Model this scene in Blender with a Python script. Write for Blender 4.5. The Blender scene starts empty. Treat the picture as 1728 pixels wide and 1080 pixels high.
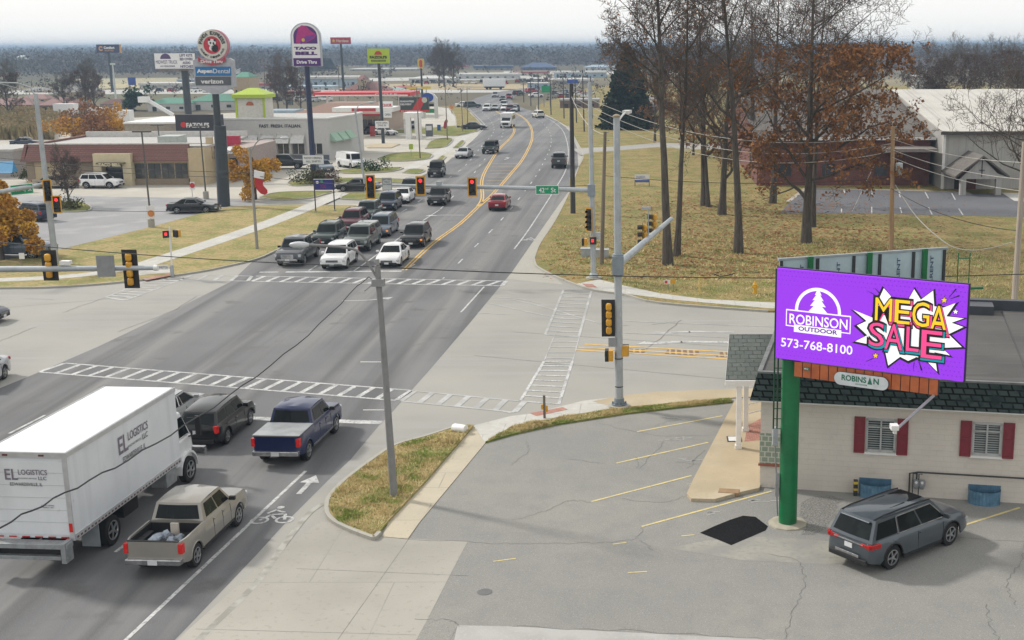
import bpy, bmesh, math, random
from mathutils import Vector, Matrix, noise
R_ = math.radians
V = Vector
SC = bpy.context.scene
COL = SC.collection
# ------------------------------------------------------------------ camera
F_, CX, CY, H_ = 2080.0, 1095.0, 540.0, 16.0
PITCH = math.atan(464.5 / F_)
CAMR = (Matrix.Rotation(math.pi / 2 - PITCH, 3, 'X') @ Matrix.Rotation(-0.0038, 3, 'Z'))
CAMP = V((0, 0, H_))
cd = bpy.data.cameras.new('camera'); cam = bpy.data.objects.new('camera', cd); COL.objects.link(cam)
cd.sensor_width = 36.0; cd.lens = F_ / 1728 * 36; cd.shift_x = -(CX - 864) / 1728.0
cd.clip_start = 0.5; cd.clip_end = 40000
cam.matrix_world = Matrix.Translation(CAMP) @ CAMR.to_4x4()
SC.camera = cam
# ------------------------------------------------------------------ sky and sun
SUN_EL, SUN_AZ = 38.0, -62.0          # azimuth measured from +Y towards +X
w = bpy.data.worlds.new("World"); SC.world = w; w.use_nodes = True
nt = w.node_tree; nt.nodes.clear()
out = nt.nodes.new('ShaderNodeOutputWorld'); bg = nt.nodes.new('ShaderNodeBackground')
sky = nt.nodes.new('ShaderNodeTexSky'); sky.sky_type = 'NISHITA'; sky.sun_disc = False
sky.sun_elevation = R_(SUN_EL); sky.sun_rotation = R_(SUN_AZ); sky.dust_density = 4.0; sky.air_density = 1.0
sky.altitude = 100
mul = nt.nodes.new('ShaderNodeVectorMath'); mul.operation = 'SCALE'; mul.inputs['Scale'].default_value = 1.0
mix = nt.nodes.new('ShaderNodeMix'); mix.data_type = 'RGBA'; mix.inputs[0].default_value = 0.86
# thin high cloud deck: nearly white, a little greyer in soft drifts
tc = nt.nodes.new('ShaderNodeTexCoord'); mp = nt.nodes.new('ShaderNodeMapping'); mp.inputs['Scale'].default_value = (1, 1, 5)
ns = nt.nodes.new('ShaderNodeTexNoise'); ns.inputs['Scale'].default_value = 1.6; ns.inputs['Detail'].default_value = 4
cr = nt.nodes.new('ShaderNodeValToRGB')
cr.color_ramp.elements[0].position = .3; cr.color_ramp.elements[0].color = (10.3, 10.35, 10.3, 1)
cr.color_ramp.elements[1].position = .7; cr.color_ramp.elements[1].color = (11.2, 11.1, 10.7, 1)
L = nt.links.new
L(tc.outputs['Generated'], mp.inputs[0]); L(mp.outputs[0], ns.inputs['Vector']); L(ns.outputs[0], cr.inputs[0])
L(sky.outputs[0], mul.inputs[0]); L(mul.outputs[0], mix.inputs[6]); L(cr.outputs[0], mix.inputs[7])
L(mix.outputs[2], bg.inputs[0]); bg.inputs[1].default_value = 0.093; L(bg.outputs[0], out.inputs[0])
sl = bpy.data.lights.new('sun', 'SUN'); sun = bpy.data.objects.new('sun', sl); COL.objects.link(sun)
sl.energy = 2.8; sl.angle = R_(5.0); sl.color = (1.0, .955, .88)
sd = V((math.sin(R_(SUN_AZ)) * math.cos(R_(SUN_EL)), math.cos(R_(SUN_AZ)) * math.cos(R_(SUN_EL)), math.sin(R_(SUN_EL))))
sun.rotation_euler = sd.to_track_quat('Z', 'Y').to_euler(); sun.location = (0, 0, 80)
SC.view_settings.view_transform = 'Standard'; SC.view_settings.look = 'None'
SC.view_settings.exposure = 0.22; SC.view_settings.gamma = 1.0
try:
    SC.cycles.max_bounces = 6; SC.cycles.diffuse_bounces = 3; SC.cycles.glossy_bounces = 3
    SC.cycles.volume_bounces = 0; SC.cycles.transparent_max_bounces = 12; SC.cycles.use_denoising = True
except Exception: pass
# ------------------------------------------------------------------ geometry of the view
def ray(x, y): return CAMR @ V(((x - CX) / F_, -(y - CY) / F_, -1))
def G(x, y, z=0.0):
    d = ray(x, y); return CAMP + d * ((z - H_) / d.z)
def A(x, y, Y):
    d = ray(x, y); return CAMP + d * (Y / d.y)
def zat(y, p, x=None):
    "height above ground that shows at picture row y over ground point p"
    return A(CX if x is None else x, y, p.y).z
# ------------------------------------------------------------------ objects
def tag(o, label=None, cat=None, group=None, kind=None):
    if label: o['label'] = label
    if cat: o['category'] = cat
    if group: o['group'] = group
    if kind: o['kind'] = kind
    return o
def thing(name, label, cat, loc=(0, 0, 0), rz=0.0, group=None):
    o = bpy.data.objects.new(name, None); COL.objects.link(o)
    o.empty_display_size = .3
    o.location = loc; o.rotation_euler = (0, 0, rz)
    o['_w'] = list(V(loc)); return tag(o, label, cat, group)
class MB:
    def __init__(s): s.v = []; s.f = []; s.m = []; s.cur = 0
    def quad(s, a, b, c, d):
        n = len(s.v); s.v += [tuple(a), tuple(b), tuple(c), tuple(d)]; s.f.append((n, n+1, n+2, n+3)); s.m.append(s.cur); return s
    def poly(s, pts):
        n = len(s.v); s.v += [tuple(p) for p in pts]; s.f.append(tuple(range(n, n+len(pts)))); s.m.append(s.cur); return s
    def add(s, vs, fs):
        n = len(s.v); s.v += [tuple(p) for p in vs]
        for f in fs: s.f.append(tuple(i + n for i in f)); s.m.append(s.cur)
        return s
    def hexa(s, b, t):   # b, t: four points each, counter-clockwise
        return s.add(list(b) + list(t), [(3, 2, 1, 0), (4, 5, 6, 7), (0, 1, 5, 4), (1, 2, 6, 5), (2, 3, 7, 6), (3, 0, 4, 7)])
    def box(s, x0, x1, y0, y1, z0, z1):
        return s.hexa([(x0, y0, z0), (x1, y0, z0), (x1, y1, z0), (x0, y1, z0)], [(x0, y0, z1), (x1, y0, z1), (x1, y1, z1), (x0, y1, z1)])
    def cbox(s, c, sx, sy, sz, M=None):
        pts = [V((a*sx/2, b*sy/2, g*sz/2)) for g in (-1, 1) for a, b in ((-1, -1), (1, -1), (1, 1), (-1, 1))]
        if M is not None: pts = [M @ p for p in pts]
        pts = [V(c) + p for p in pts]
        return s.hexa(pts[:4], pts[4:])
    def bar(s, a, b, wd, ht=None):    # box beam from a to b
        a, b = V(a), V(b); d = (b - a); ln = d.length
        if ln < 1e-6: return s
        q = d.to_track_quat('X', 'Z').to_matrix()
        return s.cbox((a + b) / 2, ln, wd, ht or wd, q)
    def prism(s, pts, z0, z1):
        n = len(pts); b = [(p[0], p[1], z0) for p in pts]; t = [(p[0], p[1], z1) for p in pts]
        fs = [tuple(range(n-1, -1, -1)), tuple(range(n, 2*n))] + [(i, (i+1) % n, n+(i+1) % n, n+i) for i in range(n)]
        return s.add(b + t, fs)
    def tube(s, path, rad, n=8, caps=True):
        path = [V(p) for p in path]
        if not hasattr(rad, '__len__'): rad = [rad] * len(path)
        base = len(s.v); pu = None
        for i, p in enumerate(path):
            d = (path[min(i+1, len(path)-1)] - path[max(i-1, 0)])
            d = d.normalized() if d.length > 1e-9 else V((0, 0, 1))
            if pu is None: u = d.cross(V((0, 0, 1))) if abs(d.z) < .95 else d.cross(V((1, 0, 0)))
            else: u = pu - d * pu.dot(d)
            u.normalize(); pu = u; w_ = d.cross(u)
            for k in range(n):
                a = 2*math.pi*k/n; s.v.append(tuple(p + (u*math.cos(a) + w_*math.sin(a)) * rad[i]))
        for i in range(len(path)-1):
            for k in range(n):
                k2 = (k+1) % n
                s.f.append((base+i*n+k, base+i*n+k2, base+(i+1)*n+k2, base+(i+1)*n+k)); s.m.append(s.cur)
        if caps and n > 2:
            s.f.append(tuple(base+k for k in range(n-1, -1, -1))); s.m.append(s.cur)
            e = base + (len(path)-1)*n; s.f.append(tuple(e+k for k in range(n))); s.m.append(s.cur)
        return s
    def lathe(s, c, prof, n=16, axis='Z', caps=True):   # prof: (radius, height) list
        c = V(c); base = len(s.v)
        for r, h in prof:
            for k in range(n):
                a = 2*math.pi*k/n; x, y = r*math.cos(a), r*math.sin(a)
                p = V((x, y, h)) if axis == 'Z' else (V((x, h, y)) if axis == 'Y' else V((h, x, y)))
                s.v.append(tuple(c + p))
        for i in range(len(prof)-1):
            for k in range(n):
                k2 = (k+1) % n
                s.f.append((base+i*n+k, base+i*n+k2, base+(i+1)*n+k2, base+(i+1)*n+k)); s.m.append(s.cur)
        if not caps: return s
        s.f.append(tuple(base+k for k in range(n-1, -1, -1))); s.m.append(s.cur)
        e = base+(len(prof)-1)*n; s.f.append(tuple(e+k for k in range(n))); s.m.append(s.cur)
        return s
    def blob(s, c, rx, ry, rz, rng=None, jit=0.0, sub=1):
        vs, fs = ICO[sub]; c = V(c)
        return s.add([c + V((p.x*rx, p.y*ry, p.z*rz)) * (1 + (rng.uniform(-jit, jit) if rng else 0)) for p in vs], fs)
    def build(s, name, mats, parent=None, local=False, smooth=False, angle=35, bevel=0, recalc=True):
        me = bpy.data.meshes.new(name); off = V((0, 0, 0))
        if parent is not None and not local:
            r = parent
            while r.parent: r = r.parent
            off = r.location.copy()
        vs = s.v if off.length == 0 else [(a-off.x, b-off.y, c-off.z) for a, b, c in s.v]
        me.from_pydata(vs, [], s.f)
        if not isinstance(mats, (list, tuple)): mats = [mats]
        for m_ in mats: me.materials.append(m_)
        if len(mats) > 1: me.polygons.foreach_set('material_index', s.m)
        if recalc:
            bm = bmesh.new(); bm.from_mesh(me); bmesh.ops.recalc_face_normals(bm, faces=bm.faces); bm.to_mesh(me); bm.free()
        if smooth:
            me.polygons.foreach_set('use_smooth', [True]*len(me.polygons)); me.set_sharp_from_angle(angle=R_(angle))
        me.update()
        o = bpy.data.objects.new(name, me); COL.objects.link(o)
        if parent is not None: o.parent = parent
        if bevel:
            b = o.modifiers.new('bevel', 'BEVEL'); b.width = bevel; b.segments = 2; b.limit_method = 'ANGLE'; b.angle_limit = R_(40)
        return o
def _ico(sub):
    bm = bmesh.new(); bmesh.ops.create_icosphere(bm, subdivisions=sub, radius=1)
    vs = [v.co.copy() for v in bm.verts]; fs = [tuple(v.index for v in f.verts) for f in bm.faces]; bm.free(); return vs, fs
ICO = {1: _ico(1), 2: _ico(2), 3: _ico(3)}
def copy_tree(o, parent=None):
    c = o.copy(); COL.objects.link(c)
    if parent is not None: c.parent = parent
    for ch in list(o.children): copy_tree(ch, c)
    return c
def struct(name, mb, mats, **k): return tag(mb.build(name, mats, **k), kind='structure')
# ------------------------------------------------------------------ materials
def _n(nt, t, **k):
    n = nt.nodes.new(t)
    for a, b in k.items(): setattr(n, a, b)
    return n
MATS = {}
def LM(name, base, layers=(), rough=.7, metal=0.0, bump=None, coat=0.0, spec=.5, emit=None, brick=None, alpha=None):
    """layered procedural material. layers: (colour, scale, lo, hi, detail, stretch(x,y,z), rot)"""
    if name in MATS: return MATS[name]
    m = bpy.data.materials.new(name); m.use_nodes = True; nt = m.node_tree; L = nt.links.new
    p = nt.nodes['Principled BSDF']; p.inputs['Roughness'].default_value = rough; p.inputs['Metallic'].default_value = metal
    p.inputs['Coat Weight'].default_value = coat; p.inputs['Coat Roughness'].default_value = .06; p.inputs['Specular IOR Level'].default_value = spec
    p.inputs['Base Color'].default_value = (*base, 1)
    tc = _n(nt, 'ShaderNodeTexCoord'); last = None; bh = None
    if brick:
        b = _n(nt, 'ShaderNodeTexBrick'); c1, c2, mo, sx, sy, ms, axis = brick
        sep = _n(nt, 'ShaderNodeSeparateXYZ'); com = _n(nt, 'ShaderNodeCombineXYZ'); L(tc.outputs['Object'], sep.inputs[0])
        if axis == 'XY': L(sep.outputs[0], com.inputs[0]); L(sep.outputs[1], com.inputs[1])
        elif axis == 'S':   # walls: x+y against z
            ad = _n(nt, 'ShaderNodeMath', operation='ADD'); L(sep.outputs[0], ad.inputs[0]); L(sep.outputs[1], ad.inputs[1])
            L(ad.outputs[0], com.inputs[0]); L(sep.outputs[2], com.inputs[1])
        b.inputs['Color1'].default_value = (*c1, 1); b.inputs['Color2'].default_value = (*c2, 1); b.inputs['Mortar'].default_value = (*mo, 1)
        b.inputs['Scale'].default_value = 1; b.inputs['Brick Width'].default_value = sx; b.inputs['Row Height'].default_value = sy
        b.inputs['Mortar Size'].default_value = ms; b.inputs['Mortar Smooth'].default_value = .1; b.inputs['Bias'].default_value = 0
        L(com.outputs[0], b.inputs['Vector']); last = b.outputs['Color']; bh = b.outputs['Fac']
    for ly in layers:
        col, scale, lo, hi = ly[:4]; det = ly[4] if len(ly) > 4 else 4
        nz = _n(nt, 'ShaderNodeTexNoise'); nz.inputs['Scale'].default_value = scale; nz.inputs['Detail'].default_value = det
        src = tc.outputs['Object']
        if len(ly) > 5 and ly[5]:
            mp = _n(nt, 'ShaderNodeMapping'); mp.inputs['Scale'].default_value = ly[5]
            if len(ly) > 6: mp.inputs['Rotation'].default_value = (0, 0, ly[6])
            L(src, mp.inputs[0]); src = mp.outputs[0]
        L(src, nz.inputs['Vector'])
        mr = _n(nt, 'ShaderNodeMapRange'); mr.inputs['From Min'].default_value = lo; mr.inputs['From Max'].default_value = hi
        L(nz.outputs[0], mr.inputs[0])
        mx = _n(nt, 'ShaderNodeMix', data_type='RGBA'); L(mr.outputs[0], mx.inputs[0])
        if last is not None: L(last, mx.inputs[6])
        else: mx.inputs[6].default_value = (*base, 1)
        mx.inputs[7].default_value = (*col, 1); last = mx.outputs[2]
    if last is not None: L(last, p.inputs['Base Color'])
    if bump:
        nz = _n(nt, 'ShaderNodeTexNoise'); nz.inputs['Scale'].default_value = bump[0]; nz.inputs['Detail'].default_value = 5
        L(tc.outputs['Object'], nz.inputs['Vector'])
        bp = _n(nt, 'ShaderNodeBump'); bp.inputs['Strength'].default_value = bump[1]; bp.inputs['Distance'].default_value = bump[2] if len(bump) > 2 else .02
        L(nz.outputs[0], bp.inputs['Height']); L(bp.outputs[0], p.inputs['Normal'])
    if bh is not None and not bump:
        bp = _n(nt, 'ShaderNodeBump', invert=True); bp.inputs['Strength'].default_value = .5; bp.inputs['Distance'].default_value = .02
        L(bh, bp.inputs['Height']); L(bp.outputs[0], p.inputs['Normal'])
    if emit: p.inputs['Emission Color'].default_value = (*emit[0], 1); p.inputs['Emission Strength'].default_value = emit[1]
    MATS[name] = m; return m
def dark(c, k): return tuple(x*k for x in c)
def PM(name, c, rough=.55, metal=0.0, var=.2, scale=3.0, **k):
    return LM(name, c, [(dark(c, 1-var), scale, .4, .7), (dark(c, 1-var*.6), scale*12, .45, .75)], rough, metal, **k)
# ------------------------------------------------------------------ flat faces (signs): origin top-left, right vector, down vector
class Face:
    def __init__(s, tl, tr, bl): s.o = V(tl); s.r = V(tr)-s.o; s.d = V(bl)-s.o; s.n = s.d.cross(s.r).normalized(); s.w = s.r.length; s.h = s.d.length
    def p(s, u, v, off=0.0): return s.o + s.r*u + s.d*v + s.n*off
def vface(x0, x1, y0, y1, Y, Yr=None):
    "upright sign face seen at px box, at distance Y (Yr at its right end)"
    Yr = Yr or Y; ym = (y0+y1)/2
    l = A(x0, ym, Y); r = A(x1, ym, Yr); zt = (A(x0, y0, Y).z + A(x1, y0, Yr).z)/2; zb = (A(x0, y1, Y).z + A(x1, y1, Yr).z)/2
    return Face((l.x, l.y, zt), (r.x, r.y, zt), (l.x, l.y, zb))
def slab(f, u0, u1, v0, v1, off, th, mb=None):
    mb = mb or MB(); q = [(u0, v1), (u1, v1), (u1, v0), (u0, v0)]
    return mb.hexa([f.p(u, v, off-th) for u, v in q], [f.p(u, v, off) for u, v in q])
def fpoly(f, pts, off, th, mb=None):
    mb = mb or MB(); n = len(pts)
    return mb.add([f.p(u, v, off-th) for u, v in pts] + [f.p(u, v, off) for u, v in pts],
                  [tuple(range(n-1, -1, -1)), tuple(range(n, 2*n))] + [(i, (i+1) % n, n+(i+1) % n, n+i) for i in range(n)])
def disc(f, cu, cv, r, off, th, n=32, a0=0, a1=360, mb=None, asp=1.0):
    return fpoly(f, [(cu + r*asp*math.cos(R_(a0+(a1-a0)*k/n))/f.w, cv - r*math.sin(R_(a0+(a1-a0)*k/n))/f.h) for k in range(n if a1-a0 >= 360 else n+1)], off, th, mb)
TXT = {}
def txt_mesh(s, bold, space=1.0):
    k = (s, bold, space)
    if k in TXT: return TXT[k]
    cu = bpy.data.curves.new('t', 'FONT'); cu.body = s; cu.size = 1; cu.offset = bold; cu.resolution_u = 3; cu.space_character = space
    o = bpy.data.objects.new('t', cu); COL.objects.link(o)
    me = bpy.data.meshes.new_from_object(o.evaluated_get(bpy.context.evaluated_depsgraph_get()))
    vs = [v.co.copy() for v in me.vertices]; fs = [tuple(p.vertices) for p in me.polygons]
    bpy.data.objects.remove(o); bpy.data.curves.remove(cu); bpy.data.meshes.remove(me)
    x0 = min(v.x for v in vs); x1 = max(v.x for v in vs); y0 = min(v.y for v in vs); y1 = max(v.y for v in vs)
    TXT[k] = ([((v.x-x0)/(x1-x0), (v.y-y0)/(y1-y0)) for v in vs], fs); return TXT[k]
def text(f, s, u0, u1, v0, v1, off, mat, parent, name='lettering', bold=.02, shear=0.0, space=1.0, mb=None, local=False):
    vs, fs = txt_mesh(s, bold, space)
    m = mb or MB()
    m.add([f.p(u0+(u1-u0)*(x+shear*(y-.5)), v1+(v0-v1)*y, off) for x, y in vs], fs)
    return m if mb else m.build(name, mat, parent, recalc=False, local=local)
def xf(pts, z=0.0): return [G(x, y, z) for x, y in pts]
def flat(name, pts, z, mat, world=False, **k):
    P = pts if world else xf(pts, z)
    m = MB(); m.poly([(p[0], p[1], z) for p in P]); return struct(name, m, mat, recalc=False, **k)
def upfix(o):
    for p in o.data.polygons: pass
    return o
def ribbon(mb, path, wd, z, side=0.0):
    "flat strip of width wd along world path"
    P = [V((p[0], p[1], 0)) for p in path]; Ls = []; Rs = []
    for i, p in enumerate(P):
        d = (P[min(i+1, len(P)-1)] - P[max(i-1, 0)]).normalized(); nrm = V((-d.y, d.x, 0))
        Ls.append(p + nrm*(wd/2+side)); Rs.append(p - nrm*(wd/2-side))
    for i in range(len(P)-1):
        a, b, c, d = Rs[i], Rs[i+1], Ls[i+1], Ls[i]
        mb.quad((a.x, a.y, z), (b.x, b.y, z), (c.x, c.y, z), (d.x, d.y, z))
    return mb
def smoothpath(P, n=4):
    P = [V((p[0], p[1], p[2] if len(p) > 2 else 0)) for p in P]; o = []
    for i in range(len(P)-1):
        p0, p1, p2, p3 = P[max(i-1, 0)], P[i], P[i+1], P[min(i+2, len(P)-1)]
        for k in range(n):
            t = k/n; o.append(.5*((2*p1)+(p2-p0)*t+(2*p0-5*p1+4*p2-p3)*t*t+(3*p1-p0-3*p2+p3)*t**3))
    o.append(P[-1]); return o
def dashes(path, dash, gap, phase=0.0):
    out_ = []; cur = []; s = -phase; P = path
    seg = []; acc = 0
    # resample
    pts = [P[0]]
    for i in range(len(P)-1):
        d = (P[i+1]-P[i]).length; n = max(1, int(d/.5))
        for k in range(1, n+1): pts.append(P[i].lerp(P[i+1], k/n))
    run = phase
    for i in range(1, len(pts)):
        run += (pts[i]-pts[i-1]).length
        on = (run % (dash+gap)) < dash
        if on: seg.append(pts[i])
        elif len(seg) > 1: out_.append([seg[0], seg[-1]] if dash < 5 else seg); seg = []
        else: seg = []
    return out_
# ================================================================== ground and roads
ASPH = LM('road_asphalt', (.15, .15, .154), [((.10, .10, .106), .12, .35, .7, 3), ((.185, .182, .176), 1.0, .47, .66, 3, (.55, .012, 1), R_(-3)),
     ((.085, .085, .088), 1.0, .5, .68, 3, (.8, .02, 1), R_(-3)), ((.095, .093, .09), .5, .6, .72, 6), ((.19, .19, .19), 28, .55, .8, 3), ((.065, .065, .065), 45, .58, .8, 2)], .85, bump=(60, .25, .01))
LOT = LM('parking_asphalt', (.235, .229, .208), [((.205, .203, .19), .14, .35, .7, 6), ((.26, .25, .222), .09, .5, .75, 4), ((.195, .193, .183), 1.1, .45, .8, 6),
     ((.34, .335, .32), 22, .56, .74, 3), ((.12, .12, .12), 34, .56, .74, 2)], .9, bump=(50, .35, .01))
CONC = LM('street_concrete', (.29, .28, .255), [((.245, .24, .225), .2, .4, .68, 5), ((.34, .325, .29), .07, .45, .7, 4), ((.30, .295, .28), 1, .48, .75, 4, (.05, 1.2, 1), R_(4)),
     ((.27, .26, .24), 12, .58, .8, 4)], .88, bump=(30, .15, .01))
TAN = LM('old_tan_concrete', (.41, .335, .225), [((.345, .285, .19), .5, .4, .7, 5), ((.50, .43, .32), .2, .5, .75, 4), ((.34, .29, .21), 8, .55, .8, 4)], .88, bump=(30, .15, .01))
WALK = LM('sidewalk_concrete', (.46, .45, .42), [((.39, .38, .35), .4, .4, .7, 5), ((.50, .49, .46), 2.5, .5, .75, 4), ((.33, .32, .29), 14, .6, .8, 3)], .88,
     brick=((.46, .45, .415), (.44, .425, .39), (.28, .27, .24), 1.55, 1.5, .018, 'XY'))
KERB = LM('kerb_concrete', (.35, .335, .29), [((.33, .315, .28), .7, .4, .7, 5), ((.27, .255, .22), 6, .55, .8, 4)], .85)
WHITE = LM('road_paint_white', (.52, .52, .51), [((.33, .33, .33), 1.3, .42, .66, 5), ((.20, .20, .20), 9, .52, .66, 5)], .8)
FADED = LM('road_paint_worn', (.44, .44, .43), [((.31, .31, .30), .9, .38, .6, 5), ((.33, .33, .32), 9, .5, .68, 5)], .85)
YEL = LM('road_paint_yellow', (.66, .40, .08), [((.40, .29, .12), 1.6, .45, .72, 5), ((.3, .26, .17), 11, .58, .75, 5)], .8)
YELL = LM('lot_paint_yellow', (.62, .50, .20), [((.42, .38, .24), 1.6, .45, .72, 5), ((.34, .32, .24), 10, .52, .72, 5)], .8)
def grassmat(name, straw, green, brown, k=.5):
    return LM(name, straw, [(green, .35, k, k+.14, 5), (green, 2.6, .52, .62, 5), (brown, .5, .56, .72, 5), (dark(straw, 1.25), 5, .52, .72, 4), (dark(green, .6), 14, .56, .74, 3),
        (dark(brown, .5), 30, .6, .75, 2), (dark(straw, 1.35), 42, .58, .75, 2)], .95, bump=(20, .6, .05), spec=.1)
LAWN = grassmat('dormant_lawn', (.29, .22, .10), (.165, .17, .06), (.19, .125, .06), .44)
VERGE = grassmat('verge_grass', (.35, .275, .135), (.19, .205, .07), (.26, .19, .10), .47)
GREENV = grassmat('green_verge', (.235, .215, .08), (.13, .165, .045), (.22, .16, .08), .42)
FIELD = LM('far_fields', (.145, .125, .085), [((.10, .09, .065), .004, .4, .6, 5), ((.30, .25, .15), .0025, .5, .62, 4), ((.10, .12, .06), .006, .55, .7, 4)], .95, spec=.1)
PATCH = LM('fresh_black_asphalt', (.010, .010, .011), [((.030, .030, .032), 14, .55, .75, 5), ((.004, .004, .004), 30, .5, .7, 3)], .95, spec=.1, bump=(40, .8, .02))
DKLOT = LM('sealed_church_asphalt', (.105, .107, .118), [((.085, .087, .098), .2, .4, .7, 5), ((.15, .15, .155), 6, .58, .8, 4)], .85)
BRICKP = LM('tactile_brick', (.33, .13, .10), [((.42, .20, .15), 3, .45, .7, 4)], .85, brick=((.34, .13, .10), (.28, .10, .08), (.36, .26, .2), .2, .1, .01, 'XY'))
GRAV = LM('gravel_patch', (.19, .185, .172), [((.29, .28, .265), 14, .5, .65, 4), ((.09, .09, .085), 22, .5, .65, 3)], .95, bump=(25, 1.0, .04))
CRK = LM('crack_filler', (.115, .115, .11), [((.17, .17, .16), 6, .45, .7, 3)], .9)

g = MB(); g.poly([(-9000, -300, -.05), (9000, -300, -.05), (9000, 11000, -.05), (-9000, 11000, -.05)]); struct('ground', g, FIELD)
flat('gutter_concrete', [(850, 470), (864, 455), (893, 412), (940, 345), (962, 315), (972, 283), (968, 245), (955, 215), (930, 200), (905, 188), (905, 178), (935, 195), (963, 212), (978, 240), (988, 262), (980, 284), (964, 329), (941, 374), (916, 412), (906, 437), (914, 453), (936, 467), (950, 480)], .002, KERB)
# everything near the junction starts from one concrete sheet
flat('intersection_concrete', [(-260, 1300), (1500, 1300), (1500, 700), (1900, 640), (1900, 535), (1296, 524), (1054, 496), (960, 470), (880, 455), (640, 400), (430, 436), (295, 464), (-200, 489)], 0.0, CONC)
# main road asphalt
ar = [(150, 1240), (295, 1080), (432, 937), (482, 882), (554, 810), (592, 775), (642, 715), (662, 695), (694, 659), (727, 622), (797, 540), (864, 459), (891, 420), (914, 387), (940, 350), (964, 317), (976, 283), (974, 250), (962, 222), (942, 205), (912, 191), (885, 183), (868, 176), (862, 168), (874, 160), (905, 153), (935, 149)]
al = [(-700, 900), (0, 655), (66, 628), (165, 585), (260, 540), (390, 475), (432, 436), (470, 420), (532, 390), (572, 367), (607, 350), (640, 334), (680, 313), (715, 295), (745, 281), (764, 265), (802, 232), (812, 220), (810, 208), (799, 192), (790, 182), (788, 175), (802, 166), (836, 156), (880, 149)]
flat('main_road', ar + al[::-1], .004, ASPH)
Mb = lambda: MB()
# painted lines -------------------------------------------------------------
wl = MB(); yl = MB(); fd = MB()
def line(mb, pts, wd=.12, z=.012, n=3): ribbon(mb, smoothpath(xf(pts), n) if n > 1 else xf(pts), wd, z)
line(wl, [(120, 1172), (213, 1080), (516, 795)], .13)                 # bike lane line, near side
line(wl, [(868, 420), (896, 382), (941, 312), (955, 286), (959, 262), (957, 240), (948, 218), (928, 202), (901, 190)], .12)
line(wl, [(764, 266), (800, 234), (817, 216), (816, 208), (800, 192), (790, 182)], .13)
line(wl, [(778, 527), (817, 484)], .12)
line(wl, [(15, 732), (76, 701)], .13)
for a, b in [((195, 932), (215, 916)), ((0, 941), (14, 931)), ((-60, 985), (-30, 962))]: line(wl, [a, b], .13, n=1)
ln = smoothpath(xf([(745, 473), (799, 419), (834, 384), (861, 354), (879, 331), (894, 312), (905, 296), (913, 282), (924, 260), (930, 242), (928, 224), (915, 207), (895, 196), (870, 188)]))
for sg in dashes(ln, 2.6, 5.2, 1.5): ribbon(wl, sg, .12, .012)
ln = smoothpath(xf([(596, 458), (636, 430), (672, 403), (707, 377), (742, 354)])); ribbon(wl, ln, .12, .012)
ln = smoothpath(xf([(742, 354), (790, 305), (812, 276), (838, 245), (848, 228), (848, 212), (838, 197), (822, 185)]))
for sg in dashes(ln, 3, 6): ribbon(wl, sg, .12, .012)
ln = smoothpath(xf([(519, 458), (535, 448), (600, 405), (683, 355), (718, 332), (762, 297), (785, 280), (815, 244), (832, 225), (832, 210), (820, 195), (806, 183)]))
for sg in dashes(ln, 3, 5): ribbon(wl, sg, .12, .012)
line(wl, [(700, 446), (690, 452)], .1, n=1)
for y0, y1, x0, x1 in [(456.5, 459.5, 482, 678)]: line(wl, [(x0, 459.2), (x1, 457.7)], .45, n=1)
line(wl, [(438, 459.5), (470, 459.3)], .3, n=1)
line(wl, [(324, 703), (430, 706.5), (644, 713.5)], .5, .0125, n=1)
# crosswalk ladders
def ladder(mb, A0, A1, B0, B1, n, wd=.3, edge=.15, z=.012, sl=0.0):
    A0, A1, B0, B1 = [G(*p) for p in (A0, A1, B0, B1)]
    ribbon(mb, [A0, A1], edge, z); ribbon(mb, [B0, B1], edge, z)
    for i in range(n+1):
        t = i/n; p = A0.lerp(A1, min(1, t+sl)); q = B0.lerp(B1, t); d = (q-p).normalized()*edge*.4
        ribbon(mb, [p+d, q-d], wd, z+.001)
ladder(wl, (110, 613), (694, 659), (66, 628), (668, 676), 20, .26)
ladder(fd, (700, 660), (885, 678), (676, 677), (868, 696), 6, .3)
ladder(wl, (432, 466), (854, 474.5), (425, 475), (847, 482.5), 17, .3, sl=.035)
ladder(fd, (300, 463.5), (425, 466), (275, 473), (418, 474.5), 5, .26)
ladder(fd, (252, 472), (178, 502), (312, 470), (212, 507), 9, .28)
ladder(fd, (951, 489), (920, 565), (998, 491), (977, 568), 12, .17)
ladder(wl, (918, 610), (878, 677), (966, 610), (943, 682), 8, .17)
ladder(fd, (938, 560), (912, 625), (980, 560), (962, 625), 7, .14, .06, .0112)
for p in [[(864, 505), (936, 523), (1010, 545), (1060, 549)], [(826, 512), (932, 535), (950, 536)], [(1053, 562), (1229, 570), (1500, 583)], [(1054, 542), (1239, 549), (1500, 560)],
          [(700, 680), (820, 690), (862, 697)], [(833, 502), (880, 505), (910, 512)], [(806, 528), (860, 531)]]: line(fd, p, .12, .0115)
# east leg centre
for p in [[(971, 590.5), (1229, 606), (1600, 628)], [(975, 586.5), (1100, 593), (1600, 622)], [(986, 581), (1229, 594), (1600, 612)]]: line(yl, p, .2, n=1)
struct('centre_pavers', MB().poly([(p.x, p.y, .011) for p in xf([(1054, 588), (1092, 590), (1086, 596), (1048, 593)])]).poly([(p.x, p.y, .011) for p in xf([(1128, 589.5), (1182, 592), (1174, 600), (1120, 597)])]).poly([(p.x, p.y, .011) for p in xf([(1216, 594), (1300, 598), (1290, 606), (1208, 602)])]),
    LM('median_brick_bars', (.3, .24, .2), brick=((.17, .11, .09), (.17, .11, .09), (.36, .29, .2), .32, 6.0, .06, 'XY')))
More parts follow.
